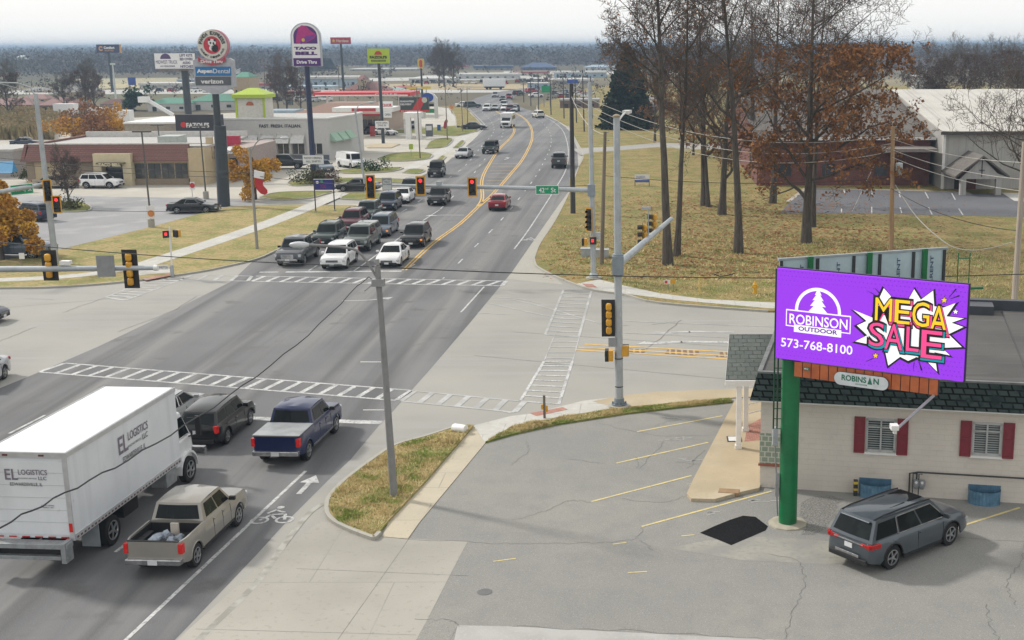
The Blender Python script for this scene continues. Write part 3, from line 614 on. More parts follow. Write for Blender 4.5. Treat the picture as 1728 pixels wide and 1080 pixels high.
m.tube([W(u0+.25, -.12, .4), W(u0+.25, -.12, 1.0)], .03, 6); tag(m.build('gas_pipe', DKTRIM), 'black gas pipe running along the cream office wall above the meters', 'pipe')
u, z = onwall(1444, 820); t = thing('bollard', 'short black and yellow striped guard post at the office wall', 'bollard', W(u, -.25, 0)); m = MB(); m.cbox(W(u, -.25, .3), .14, .14, .6); m.build('post', DKTRIM, t); m = MB(); m.cbox(W(u, -.25, .5), .15, .15, .1); m.build('stripe', PM('guard_yellow', (.55, .4, .03)), t); m = MB(); m.cbox(W(u, -.25, .25), .15, .15, .08); m.build('stripe', MATS['guard_yellow'], t)
# --- churches
STEEL = LM('cream_ribbed_roof', (.50, .475, .43), [((.42, .40, .36), .3, .4, .7, 4), ((.30, .28, .25), 1.0, .52, .8, 2, (2.2, .02, .1))], .5)
STEELW = LM('grey_ribbed_wall', (.38, .37, .35), [((.32, .31, .29), .4, .4, .7, 4), ((.27, .26, .245), 1.0, .5, .75, 2, (3.5, .1, .02))], .55)
REDB = LM('dark_red_brick', (.16, .055, .045), [((.11, .035, .03), 1.2, .45, .7, 5)], .85, brick=((.17, .058, .045), (.13, .045, .04), (.16, .11, .09), .4, .14, .012, 'S'))
SLATE = LM('grey_brown_shingle_roof', (.125, .112, .10), [((.095, .085, .078), .6, .4, .7, 5), ((.17, .155, .14), 3, .55, .75, 4), ((.07, .065, .06), 9, .6, .8, 3)], .9)
def gabled(name, label, cat, x0, x1, y0, y1, ze, zr, wall, roof, over=.4, parent=None, along='X', group=None):
    t = parent or thing(name, label, cat, (x0, y0, 0), group=group)
    m = MB(); m.prism([(x0, y0), (x1, y0), (x1, y1), (x0, y1)], -.05, ze)
    ym = (y0+y1)/2; xm = (x0+x1)/2
    if along == 'X':
        for x in (x0, x1): m.poly([(x, y0, ze), (x, y1, ze), (x, ym, zr)])
    else:
        for y in (y0, y1): m.poly([(x0, y, ze), (x1, y, ze), (xm, y, zr)])
    m.build('wall', wall, t); m = MB(); o = over; th = .18
    if along == 'X':
        k = (zr-ze)/(ym-y0); e = ze-o*k
        for ya, yb in ((y0-o, ym), (y1+o, ym)):
            m.hexa([(x0-o, ya, e+.02), (x1+o, ya, e+.02), (x1+o, yb, zr+.02), (x0-o, yb, zr+.02)], [(x0-o, ya, e+th), (x1+o, ya, e+th), (x1+o, yb, zr+th), (x0-o, yb, zr+th)])
    else:
        k = (zr-ze)/(xm-x0); e = ze-o*k
        for xa, xb in ((x0-o, xm), (x1+o, xm)):
            m.hexa([(xa, y0-o, e+.02), (xa, y1+o, e+.02), (xb, y1+o, zr+.02), (xb, y0-o, zr+.02)], [(xa, y0-o, e+th), (xa, y1+o, e+th), (xb, y1+o, zr+th), (xb, y0-o, zr+th)])
    m.build('roof', roof, t); return t
ch = gabled('metal_church', 'pale ribbed metal church with a gabled entrance porch bearing a cross', 'church', 32.9, 66, 138, 196, 6.4, 9.9, STEELW, STEEL)
m = MB(); m.box(32.4, 66.5, 137.42, 137.6, 6.15, 6.5); m.build('gutter', PM('dark_gutter', (.07, .06, .055)), ch)
m = MB(); m.box(32.75, 33.05, 137.85, 138, .1, 6.2); m.build('downpipe', WTRIM, ch)
po = MB(); px0, px1 = A(1616, 300, 133).x, A(1688, 300, 133).x; xm = (px0+px1)/2
za, zb = 16-(292-73)*133/2080, 16-(258-73)*133/2080
m = MB()
for s in (-1, 1):
    xe = xm+s*((px1-px0)/2+.6); m.hexa([(xm, 131.6, zb), (xe, 131.6, za), (xe, 138.2, za), (xm, 138.2, zb)], [(xm, 131.6, zb+.22), (xe, 131.6, za+.22), (xe, 138.2, za+.22), (xm, 138.2, zb+.22)])
m.build('porch_roof', SLATE, ch)
m = MB(); m.add([(px0, 132, za-.15), (px1, 132, za-.15), (xm, 132, zb-.1), (px0, 132.2, za-.15), (px1, 132.2, za-.15), (xm, 132.2, zb-.1)], [(0, 1, 2), (5, 4, 3), (0, 3, 4, 1), (1, 4, 5, 2), (2, 5, 3, 0)]); m.build('porch_gable', STEELW, ch)
m = MB(); m.box(xm-.04, xm+.04, 131.9, 131.98, za+.1, zb-.35); m.box(xm-.3, xm+.3, 131.91, 131.97, za+.75, za+.83); m.build('cross', DKTRIM, ch)
for a in (px0+.1, px1-.7): m = MB(); m.box(a, a+.6, 132, 132.6, -.05, za-.16); m.build('porch_pillar', STEELW, ch)
m = MB(); m.box(px0+.9, px1-1.3, 137.9, 137.99, .1, za-.5); m.build('porch_recess', DKTRIM, ch)
m = MB(); m.box(xm-.95, xm+.95, 137.8, 137.88, .1, 2.3); m.build('door', PM('dark_red_door', (.12, .03, .025), .4), ch)
bc = gabled('brick_church_hall', 'dark red brick hall with a wide grey shingle roof behind the bare oaks', 'church', 12.5, 32.3, 142, 198, 5.5, 9.8, REDB, SLATE)
m = MB(); m.box(11.9, 32.8, 141.4, 141.6, 5.3, 5.6); m.build('fascia', WTRIM, bc)
for x in (15, 20, 26): m = MB(); m.box(x, x+1.4, 141.93, 141.99, 1.2, 2.6); m.build('window', GLASS, bc)
m = MB(); m.box(26.5, 32.2, 137.6, 141.9, 4.25, 4.6); m.build('flat_canopy', PM('canopy_brown', (.2, .17, .15)), bc)
# --- fast food place with red ribbed mansard
TANW = PM('tan_stucco', (.50, .40, .25), .85, var=.12); BRN = PM('brown_stucco', (.27, .215, .155), .85); CREAMB = PM('cream_stucco', (.58, .50, .33), .8, var=.1)
REDMAN = LM('red_brown_tile', (.25, .125, .10), [((.19, .09, .075), .8, .4, .7, 4), ((.12, .055, .05), 1.0, .5, .7, 2, (.05, .05, 6))], .7, brick=((.26, .13, .105), (.22, .11, .09), (.13, .06, .05), .5, .22, .03, 'S'))
GREYR = PM('pale_roof_membrane', (.42, .41, .39), .8)
def X_(px, Y): return A(px, 300, Y).x
def Z_(py, Y): return A(CX, py, Y).z
Y0 = 146.5; tb = thing('taco_restaurant', 'tan restaurant with long red-brown tiled mansard roof and lettered entrance', 'building', (X_(50, Y0), Y0, 0))
x0, x1 = X_(47, Y0), X_(350, Y0); zt = Z_(240, Y0); zm = Z_(269, Y0)
m = MB(); m.box(x0, x1, Y0, Y0+16, -.05, zm); m.box(X_(350, Y0)-1.9, x1+.05, Y0-.5, Y0+2, -.05, Z_(247, Y0)); m.build('wall', TANW, tb)
m = MB(); m.box(X_(103, Y0), X_(158, Y0), Y0-.06, Y0+.01, .5, zm-.1); m.build('wall_panel', BRN, tb)
m = MB(); m.box(X_(60, Y0)-.9, X_(60, Y0), Y0-.06, Y0+.01, .5, zm-.1); m.build('wall_panel', BRN, tb)
m = MB(); m.hexa([(x0, Y0-.55, zm), (x1-1.9, Y0-.55, zm), (x1-1.9, Y0+.2, zm), (x0, Y0+.2, zm)], [(x0+.6, Y0, zt), (x1-1.9, Y0, zt), (x1-1.9, Y0+.3, zt), (x0+.6, Y0+.3, zt)])
m.hexa([(x0-.5, Y0-.5, zm), (x0, Y0-.5, zm), (x0, Y0+16, zm), (x0-.5, Y0+16, zm)], [(x0, Y0, zt), (x0+.3, Y0, zt), (x0+.3, Y0+16, zt), (x0, Y0+16, zt)]); m.build('mansard_roof', REDMAN, tb)
m = MB(); m.box(x0+.3, x1, Y0+.3, Y0+16, zt-.5, zt-.25); m.build('flat_roof', GREYR, tb)
m = MB(); m.box(x0+.5, x1, Y0-.05, Y0+.35, zt-.02, zt+.12); m.build('coping', PM('pale_coping', (.55, .53, .5)), tb); m = MB(); m.box(x0+.3, x1, Y0+15.7, Y0+16.05, zt-.4, zt+.45); m.build('coping', PM('pale_coping', (.55, .53, .5)), tb)
m = MB(); m.box(X_(277, 150), X_(311, 150), 149, 152, zt-.2, Z_(226, 150)); m.build('rooftop_unit', PM('unit_grey', (.42, .45, .42)), tb)
e0, e1 = X_(161, Y0-.9), X_(224, Y0-.9)
m = MB(); m.box(e0, e1, Y0-1.1, Y0+.3, Z_(272, Y0-1), Z_(256, Y0-1)); m.box(e0, e0+.9, Y0-1.1, Y0, -.05, Z_(272, Y0-1)+.01); m.box(e1-1, e1, Y0-1.1, Y0, -.05, Z_(272, Y0-1)+.01); en = m.build('entrance_portal', CREAMB, tb)
m = MB(); m.box(e0+1, e1-1.1, Y0-.1, Y0-.02, 0, 2.3); m.build('door', GLASS, tb)
m = MB(); m.box(e0+.6, e1-.6, Y0-1.75, Y0-1.11, Z_(272, Y0-1)-.05, Z_(272, Y0-1)+.12); m.build('door_canopy', PM('olive_canopy', (.12, .10, .06)), tb)
f = Face((e0+.9, Y0-1.76, Z_(269.5, Y0)), (e1-.9, Y0-1.76, Z_(269.5, Y0)), (e0+.9, Y0-1.76, Z_(275, Y0))); text(f, 'TACO BELL', 0, 1, 0, 1, .03, PM('cream_letters', (.7, .62, .4)), tb, bold=.04)
for i in range(4):
    a = X_(228, Y0)+(X_(319, Y0)-X_(228, Y0))*i/4; b_ = X_(228, Y0)+(X_(319, Y0)-X_(228, Y0))*(i+1)/4
    m = MB(); m.box(a+.06, b_-.06, Y0-.06, Y0-.005, .75, zm-.25); w = m.build('window', WGLASS, tb)
    m = MB(); m.box((a+b_)/2-.04, (a+b_)/2+.04, Y0-.1, Y0-.061, .75, zm-.25); m.build('frame', DKTRIM, w)
m = MB(); m.box(X_(227, Y0), X_(320, Y0), Y0-.35, Y0-.01, -.05, .7); m.build('window_ledge', BRN, tb)
tb2 = thing('mall_building', 'tan strip building with crimson panel and white awning behind the tall navy pole', 'building', (X_(352, 150), 150, 0))
m = MB(); m.box(X_(340, 150), X_(407, 150), 150, 165, -.05, Z_(250, 150)); m.build('wall', PM('mauve_stucco', (.38, .31, .28), .85), tb2)
m = MB(); m.box(X_(350, 149), X_(360, 149), 149.4, 150, -.05, Z_(228, 150)); m.box(X_(378, 149), X_(384, 149), 149.4, 150, -.05, Z_(240, 150)); m.build('pier', TANW, tb2)
m = MB(); m.box(X_(384, 149), X_(407, 149), 149.2, 149.9, Z_(242, 149), Z_(227, 149)); m.build('crimson_panel', PM('crimson', (.42, .02, .06), .5), tb2)
m = MB(); m.hexa([(X_(385, 148), 147.6, Z_(256, 148)), (X_(407, 148), 147.6, Z_(256, 148)), (X_(407, 148), 149.1, Z_(256, 148)), (X_(385, 148), 149.1, Z_(256, 148))], [(X_(385, 148), 147.7, Z_(251, 148)), (X_(407, 148), 147.7, Z_(251, 148)), (X_(407, 148), 149.1, Z_(244, 149)), (X_(385, 148), 149.1, Z_(244, 149))]); m.build('awning', WTRIM, tb2)
f = Face((X_(386, 147.5), 147.5, Z_(251, 147.5)), (X_(406, 147.5), 147.5, Z_(251, 147.5)), (X_(386, 147.5), 147.5, Z_(255, 147.5))); text(f, 'CHIPOTLE', 0, 1, 0, 1, .02, DKTRIM, tb2)
for a in (362, 390): m = MB(); m.box(X_(a, 149.9), X_(a+13, 149.9), 149.9, 149.99, .4, 2.8); m.build('window', GLASS, tb2)
t = thing('taupe_shop', 'flat taupe shop building with white parapet edge behind the red roofed restaurant', 'building', (X_(220, 172), 172, 0))
m = MB(); m.box(X_(218, 172), X_(307, 172), 172, 186, -.05, Z_(206, 172)); m.build('wall', PM('taupe', (.33, .29, .24), .85), t); m = MB(); m.box(X_(218, 172)-.1, X_(307, 172), 171.85, 186.1, Z_(206, 172)+.004, Z_(203, 172)); m.build('coping', WTRIM, t)
# --- italian restaurant
Y1 = 178.0; fz = thing('italian_restaurant', 'grey-white restaurant with lime capped corner tower and rows of pale awnings', 'building', (X_(390, Y1), Y1, 0))
PALE = PM('pale_grey_stucco', (.50, .49, .47), .8, var=.1); LIME = PM('lime_roof', (.38, .50, .04), .5, var=.1)
xa, xb = X_(382, Y1), X_(558, Y1); zt = Z_(199, Y1)
m = MB(); m.prism([(xa, Y1), (xb, Y1), (xb+1.4, Y1+9), (xb+1.4, Y1+16), (xa, Y1+16)], -.05, zt); m.build('wall', PALE, fz)
m = MB(); m.prism([(xa, Y1-.12), (xb+.1, Y1-.12), (xb+1.5, Y1+9), (xb+1.5, Y1+16.1), (xb+1.1, Y1+16.1), (xb+1.1, Y1+9), (xb-.25, Y1+.2), (xa, Y1+.2)], zt+.004, zt+.22); m.build('coping', WTRIM, fz)
m = MB(); m.prism([(xa, Y1+.3), (xb-.4, Y1+.3), (xb+1, Y1+9), (xb+1, Y1+15.8), (xa, Y1+15.8)], zt+.002, zt+.03); m.build('flat_roof', GREYR, fz)
ta, tb_ = X_(399, Y1), X_(448, Y1); tw = MB(); tw.box(ta, tb_, Y1+2, Y1+6, zt, Z_(163, Y1+2)); tw.build('tower', PM('tower_cream', (.60, .58, .52)), fz)
m = MB(); c = V(((ta+tb_)/2, Y1+4, 0)); hw = (tb_-ta)/2+.35; zz = Z_(163, Y1+2)
q0 = [(c.x-hw, c.y-hw, zz), (c.x+hw, c.y-hw, zz), (c.x+hw, c.y+hw, zz), (c.x-hw, c.y+hw, zz)]; m.hexa(q0, [(x, y, zz+.5) for x, y, _ in q0])
q1 = [(c.x+(x-c.x)*.25, c.y+(y-c.y)*.25, Z_(146, Y1+4)) for x, y, _ in q0]; m.hexa([(x, y, zz+.505) for x, y, _ in q0], q1); m.build('tower_roof', LIME, fz)
for xx in (ta-.05, tb_-.25): m = MB(); m.box(xx, xx+.3, Y1+1.9, Y1+2.1, zt, zz); m.build('tower_post', LIME, fz)
m = MB(); f = Face((ta, Y1+1.95, zz), (tb_, Y1+1.95, zz), (ta, Y1+1.95, zt)); disc(f, .5, .35, .55, .03, .02, 20, 0, 180, m); m.build('tomato_emblem', PM('tomato', (.4, .12, .05)), fz)
f = Face((X_(444, Y1), Y1-.01, Z_(207.5, Y1)), (X_(514, Y1), Y1-.01, Z_(207.5, Y1)), (X_(444, Y1), Y1-.01, Z_(213, Y1))); text(f, 'FAST. FRESH. ITALIAN.', 0, 1, 0, 1, .05, DKTRIM, fz, bold=.03)
AWN = PM('pale_awning', (.56, .55, .53), .7); AWG = PM('pale_green_awning', (.32, .47, .36), .7)
def awn(x0, x1, y, z0, z1, dep, mat, root, dx=0):
    m = MB(); m.hexa([(x0, y-dep, z0), (x1, y-dep, z0), (x1, y, z0), (x0, y, z0)], [(x0, y-dep, z0+.05), (x1, y-dep, z0+.05), (x1, y-.02, z1), (x0, y-.02, z1)]); m.build('awning', mat, root)
for i, px in enumerate((392, 418, 445, 471, 496, 526)):
    a, b_ = X_(px, Y1), X_(px+22, Y1)
    if i < 5: awn(a, b_, Y1, Z_(240, Y1-1), Z_(226, Y1), 1.0, AWN, fz)
    m = MB(); m.box(a+.15, b_-.1, Y1-.05, Y1-.005, .9, Z_(240, Y1)); w = m.build('window', WGLASS, fz); m = MB(); m.box((a+b_)/2-.04, (a+b_)/2+.04, Y1-.09, Y1-.051, .9, Z_(240, Y1)); m.build('frame', WTRIM, w)
    m = MB(); m.box(a-.35, a+.05, Y1-.3, Y1-.004, -.05, Z_(222, Y1)); m.build('pier', PALE, fz)
m = MB(); m.box(xa, xb, Y1-.3, Y1-.31+.3, -.05, .75); m.build('plinth', PM('dark_plinth', (.12, .13, .16)), fz)
for i in range(3):
    a = V((xb+.02+i*.43, Y1+.7+i*2.7, 0)); b_ = V((xb+.02+i*.43+.36, Y1+.7+i*2.7+2.3, 0)); n_ = V((1, -.16, 0))
    m = MB(); m.hexa([a+n_+V((0, 0, 2.6)), b_+n_+V((0, 0, 2.6)), b_+V((0, 0, 2.6)), a+V((0, 0, 2.6))], [a+n_+V((0, 0, 2.66)), b_+n_+V((0, 0, 2.66)), b_+V((0, 0, 3.9)), a+V((0, 0, 3.9))]); m.build('awning', AWG, fz)
    m = MB(); o_ = n_*.03; m.hexa([a+V((0, 0, .8)), b_+V((0, 0, .8)), b_+o_+V((0, 0, .8)), a+o_+V((0, 0, .8))], [a+V((0, 0, 2.5)), b_+V((0, 0, 2.5)), b_+o_+V((0, 0, 2.5)), a+o_+V((0, 0, 2.5))]); m.build('window', WGLASS, fz)
ds = thing('restaurant_wing', 'black fronted low wing with white restaurant lettering and a red dot', 'building', (X_(306, 172.5), 172.5, 0))
m = MB(); m.box(X_(311, 170), X_(381, 170), 170, 178, -.05, Z_(229, 170)); m.build('wall', DKTRIM, ds); m = MB(); m.box(X_(305, 169.5), X_(382, 169.5), 169.3, 170.2, Z_(218, 170), Z_(190, 170)); m.build('sign_band', PM('charcoal_panel', (.035, .035, .045)), ds)
f = Face((X_(305, 169.3), 169.29, Z_(190, 169.3)), (X_(382, 169.3), 169.29, Z_(190, 169.3)), (X_(305, 169.3), 169.29, Z_(218, 169.3)))
text(f, "FAZOLI'S", .22, .72, .5, .8, .04, WTRIM, ds, bold=.04); m = MB(); disc(f, .16, .62, .38, .04, .03, 20, mb=m); m.build('red_dot', PM('signal_red', (.55, .03, .03)), ds)
m = MB(); [m.box(X_(a, 169.9), X_(a+3, 169.9), 169.8, 169.95, .1, 2) for a in (325, 340, 352, 364)]; m.build('window', GLASS, ds)
# --- filling station and liquor store
gs = thing('filling_station', 'red and white filling station canopy on slim columns', 'fuel canopy', (X_(540, 286), 286, 0))
zc = Z_(160.5, 286); m = MB(); m.box(X_(537, 286), X_(698, 286), 286, 298, zc, Z_(154.5, 286)); m.build('canopy', PM('canopy_red', (.58, .02, .03), .5), gs)
m = MB(); m.box(X_(537, 286)+.5, X_(698, 286)-.5, 285.9, 285.98, zc+.02, zc+.32); m.build('canopy_stripe', WTRIM, gs)
f = Face((X_(640, 285.8), 285.8, Z_(154.8, 286)), (X_(678, 285.8), 285.8, Z_(154.8, 286)), (X_(640, 285.8), 285.8, Z_(159, 286))); text(f, 'CIRCLE K', 0, 1, .2, .9, .02, WTRIM, gs)
for px in (560, 590, 640, 680): m = MB(); m.box(X_(px, 288)-.2, X_(px, 288)+.2, 288, 288.4, -.05, zc); m.build('column', WTRIM, gs)
for px in (575, 612, 655): m = MB(); m.box(X_(px, 291)-.5, X_(px, 291)+.5, 291, 291.7, -.05, 1.9); m.build('fuel_pump', PM('pump_red', (.4, .05, .05)), gs)
st = thing('liquor_store', 'low tan store with brown hip roof and red fascia beneath a liquor sign', 'building', (X_(510, 232), 232, 0))
m = MB(); m.box(X_(500, 232), X_(650, 232), 232, 252, -.05, Z_(192, 232)); m.build('wall', PM('peach_wall', (.46, .34, .26)), st)
m = MB(); q0 = [(X_(498, 232), 231, Z_(191, 232)), (X_(655, 232), 231, Z_(191, 232)), (X_(655, 232), 253, Z_(191, 232)), (X_(498, 232), 253, Z_(191, 232))]; q1 = [(q0[0][0]+5, 238, Z_(172, 238)), (q0[1][0]-5, 238, Z_(172, 238)), (q0[1][0]-5, 246, Z_(172, 238)), (q0[0][0]+5, 246, Z_(172, 238))]; m.hexa(q0, q1); m.build('roof', PM('brown_roof', (.22, .12, .08)), st)
m = MB(); m.box(X_(496, 230), X_(656, 230), 230.4, 231, Z_(193.5, 231), Z_(190, 231)); m.build('red_fascia', PM('fascia_red', (.45, .04, .05)), st)
for a in range(590, 648, 9): m = MB(); m.box(X_(a, 231.9), X_(a+7, 231.9), 231.9, 231.98, .4, 2.6); m.build('window', GLASS, st)
cp = thing('store_canopy', 'white canopy with red stripe standing on posts in front of the liquor store', 'canopy', (X_(570, 222), 222, 0))
m = MB(); m.box(X_(567, 222), X_(668, 222), 222, 229, Z_(187, 222), Z_(180, 222)); m.build('canopy', WTRIM, cp); m = MB(); m.box(X_(600, 222), X_(640, 222), 221.9, 221.99, Z_(186, 222), Z_(181, 222)); m.build('red_band', MATS['fascia_red'], cp)
for a in (575, 612, 650): m = MB(); m.box(X_(a, 224)-.2, X_(a, 224)+.2, 224, 224.4, -.05, Z_(187, 222)); m.build('column', WTRIM, cp)
for a in (600, 632): m = MB(); m.box(X_(a, 225)-.4, X_(a, 225)+.4, 225, 225.6, 0, 1.8); m.build('fuel_pump', MATS['pump_red'], cp)
# --- far buildings: (name, label, x0, x1, ybase, ywalltop, yroof, wall, roof, roof kind)
RB = PM('red_brown_far_roof', (.20, .085, .07)); GRF = PM('green_far_roof', (.06, .22, .15)); TEAL = PM('teal_far_roof', (.25, .38, .34)); NAVY = PM('navy_far', (.06, .10, .20)); BGR = PM('blue_grey_far', (.33, .42, .50))
PW = PM('white_far_wall', (.55, .55, .53)); TW = PM('tan_far_wall', (.42, .33, .22)); GW = PM('grey_far_wall', (.30, .29, .28)); RW = PM('red_far_wall', (.35, .07, .07)); BRW = PM('brown_far_wall', (.16, .11, .09)); BLK = PM('grey_far_roof', (.22, .21, .2))
FB = [('motel', 'low motel with dark red hipped roof nearest the left edge of the photo', -30, 56, 184, 173, 160, BRW, RB, 'h'), ('motel', 'motel wing with peaked dark red roof beside the yellow reeds', 66, 128, 186, 174, 160, BRW, RB, 'h'),
 ('motel', 'pale walled motel wing with red roof next to the small green pine', 170, 207, 188, 172, 163, GW, RB, 'h'), ('barn', 'grey roofed tan barn standing before the dry field', 98, 160, 166, 152, 136, TW, BLK, 'h'),
 ('motel', 'two storey motel with green roof behind the tall dark pole', 250, 318, 188, 172, 162, PW, GRF, 'h'), ('motel', 'two storey motel with green roof behind the pentagon sign', 322, 400, 186, 168, 156, PW, GRF, 'h'),
 ('stair_tower', 'tall tan tower with small green pyramid roof', 397, 424, 186, 128, 119, TW, GRF, 'h'), ('warehouse', 'white warehouse row beyond the dark steel billboard', 236, 322, 149, 141, 137, PW, PW, 'f'),
 ('warehouse', 'pale blue warehouse left of the steakhouse tower', 510, 604, 148, 131, 127, BGR, PW, 'f'), ('warehouse', 'blue banded white truck shop', 470, 560, 152, 145, 143, PW, BGR, 'f'),
 ('steakhouse', 'tan steakhouse with steep brown roof', 580, 655, 160, 150, 137, TW, RB, 'h'), ('steakhouse_tower', 'square tan tower with pointed brown roof', 604, 616, 160, 133, 124, TW, RB, 'h'), ('restaurant', 'teal roofed restaurant right of the steakhouse', 606, 690, 158, 154, 145, TW, TEAL, 'h'),
 ('warehouse', 'long white warehouse behind the red canopy', 690, 764, 139, 131, 126, PW, PW, 'h'), ('store', 'big box store with three red roof panels', 735, 786, 117, 112, 109, TW, RW, 'f'), ('warehouse', 'white low shed row near the horizon by the yellow round sign', 592, 700, 119, 116, 114, PW, PW, 'f'),
 ('store', 'navy roofed store left of the gabled navy store', 800, 862, 118, 114, 110, GW, NAVY, 'f'), ('store', 'large navy gabled store seen at the end of the road', 880, 937, 118, 113, 105, NAVY, NAVY, 'h'), ('warehouse', 'white trailer shed right of the brown thicket', 770, 872, 133, 126, 123, PW, PW, 'f'),
 ('store', 'wide red and white store right below the navy gable', 866, 925, 126, 122, 120, PW, RW, 'f'), ('warehouse', 'pale teal warehouse left of the dark cedar', 935, 1022, 131, 123, 120, BGR, PW, 'f'), ('warehouse', 'pale shed just left of the cedar tip', 985, 1036, 119, 113, 109, PW, BGR, 'h'),
 ('warehouse', 'white shed seen between oak trunks', 1060, 1118, 124, 117, 113, PW, PW, 'f'), ('store', 'low store with red fascia seen through the oak trunks', 1255, 1285, 128, 123, 121, GW, RW, 'f'), ('shed', 'weathered white shed behind the church roof', 1544, 1577, 152, 131, 129, PW, PW, 'f'),
 ('truck_stop', 'brown brick truck stop among the poles right of the road', 945, 1010, 183, 170, 167, BRW, GW, 'f'), ('workshop', 'white workshop on the right of the far curve', 890, 925, 150, 141, 139, BGR, PW, 'f'), ('garage', 'white garage between cedar and the first oak', 1078, 1110, 182, 168, 163, PW, BLK, 'h'),
 ('motel', 'second motel block with maroon roof behind the first', 30, 80, 172, 163, 155, TW, RB, 'h'), ('warehouse', 'grey shed with red roof beyond the blue warehouse', 420, 468, 150, 142, 138, GW, RW, 'f'), ('store', 'low tan store left of the steakhouse', 480, 530, 163, 156, 152, TW, RW, 'f'), ('warehouse', 'white loading shed far behind the pentagon sign', 300, 372, 140, 134, 131, PW, BGR, 'f'), ('store', 'pale grey store below the navy gabled one', 940, 1000, 142, 136, 133, GW, PW, 'f'), ('store', 'red roofed diner behind the red canopy', 655, 705, 152, 147, 143, TW, RW, 'h'), ('house', 'tan house with dark roof in the brush left of the barn', 40, 75, 156, 149, 143, TW, BLK, 'h'), ('grey_office', 'low grey office by the left frame edge', -40, 26, 300, 252, 248, GW, GREYR, 'f'), ('kiosk', 'red roofed kiosk under the green fast food sign', 690, 716, 190, 182, 176, TW, RW, 'h'), ('shop', 'pale low shop right of the lime tower with blue roof edge', 450, 497, 196, 188, 184, PW, BGR, 'f')]
for (nm, lab, x0, x1, yb, yw, yr, wm, rm, rk) in FB:
    b = G((x0+x1)/2, yb); Y = b.y; xa, xb = X_(x0, Y), X_(x1, Y); xa, xb = A(x0, yb, Y).x, A(x1, yb, Y).x; zw = Z_(yw, Y); dep = min(max(8, (xb-xa)*.6), 60)
    zw = zw; t = thing(nm, lab, 'building', (xa, Y, 0)); m = MB(); m.box(xa, xb, Y, Y+dep, -.06, zw); m.build('wall', wm, t)
    ov = .02*(xb-xa)
    if rk == 'h':
        zr = A(CX, yr, Y+dep/2).z; zr = max(zr, zw+.8); q0 = [(xa-ov, Y-ov, zw+.01), (xb+ov, Y-ov, zw+.01), (xb+ov, Y+dep+ov, zw+.01), (xa-ov, Y+dep+ov, zw+.01)]; ins = min(dep/2, (xb-xa)*.3)
        m = MB(); m.hexa(q0, [(xa+ins, Y+dep*.45, zr), (xb-ins, Y+dep*.45, zr), (xb-ins, Y+dep*.55, zr), (xa+ins, Y+dep*.55, zr)]); m.build('roof', rm, t)
    else:
        m = MB(); m.box(xa-ov, xb+ov, Y-ov, Y+dep+ov, zw+.01, max(Z_(yr, Y), zw+.3)); m.build('roof', rm, t)
    n = max(3, min(12, int((xb-xa)/3.5)))
    for i in range(n):
        a = xa+(xb-xa)*(i+.35)/n; b_ = xa+(xb-xa)*(i+.65)/n; m = MB(); m.box(a, b_, Y-.08, Y-.01, zw*.3 if i % 4 else .05, zw*.62); m.build('window', GLASS, t)

m = MB(); m.hexa([(X_(-14, 140), 139, 2.2), (X_(28, 140), 139, 2.2), (X_(28, 140), 140.5, 2.2), (X_(-14, 140), 140.5, 2.2)], [(X_(-14, 140), 139.2, 2.3), (X_(28, 140), 139.2, 2.3), (X_(22, 140), 140.5, 3.4), (X_(-14, 140), 140.5, 3.4)]); tag(m.build('shop_awning', PM('awning_blue', (.03, .22, .42), .6)), 'blue sloping shop awning at the left frame edge', 'awning')
# ================================================================== vehicles
TYRE = PM('tyre_rubber', (.010, .010, .010), .85); RIM = LM('alloy_rim', (.42, .43, .44), [((.3, .3, .31), 3, .4, .7)], .3, .7); RIMD = PM('dark_rim', (.05, .05, .055), .4, .4)
CGLASS = LM('car_glass', (.008, .011, .012), [((.022, .03, .03), 1.3, .5, .75, 3)], .05, spec=.16)
PLAST = PM('black_plastic', (.012, .012, .013), .6); CHROME = LM('chrome', (.55, .55, .56), [((.35, .35, .36), 4, .4, .7)], .15, .9)
UNDER = PM('underbody', (.012, .012, .012), .9); HEADL = LM('headlight_lens', (.62, .64, .66), [((.35, .36, .38), 9, .4, .6)], .1, .2)
TAIL = LM('tail_light_red', (.45, .012, .012), [((.25, .008, .008), 9, .4, .7)], .15); TAILON = LM('brake_light_lit', (.36, .01, .01), [((.25, .006, .006), 9, .4, .7)], .2, emit=((1, .03, .02), .12))
AMBER = LM('amber_lamp_lit', (.6, .2, .03), [((.45, .15, .02), 9, .4, .7)], .2, emit=((1, .3, .04), .5)); PLATE = PM('licence_plate', (.6, .62, .63), .5)
def paint(name, c, metal=.35): return LM('paint_' + name, c, [(dark(c, .86), .9, .4, .7, 3)], .3, metal, coat=.8, spec=.2)
def lerp(a, b, t): return a+(b-a)*t
def ip(tab, x):
    if x <= tab[0][0]: return tab[0][1]
    for (a, b), (c, d) in zip(tab, tab[1:]):
        if x <= c: return b+(d-b)*(x-a)/(c-a) if c > a else d
    return tab[-1][1]
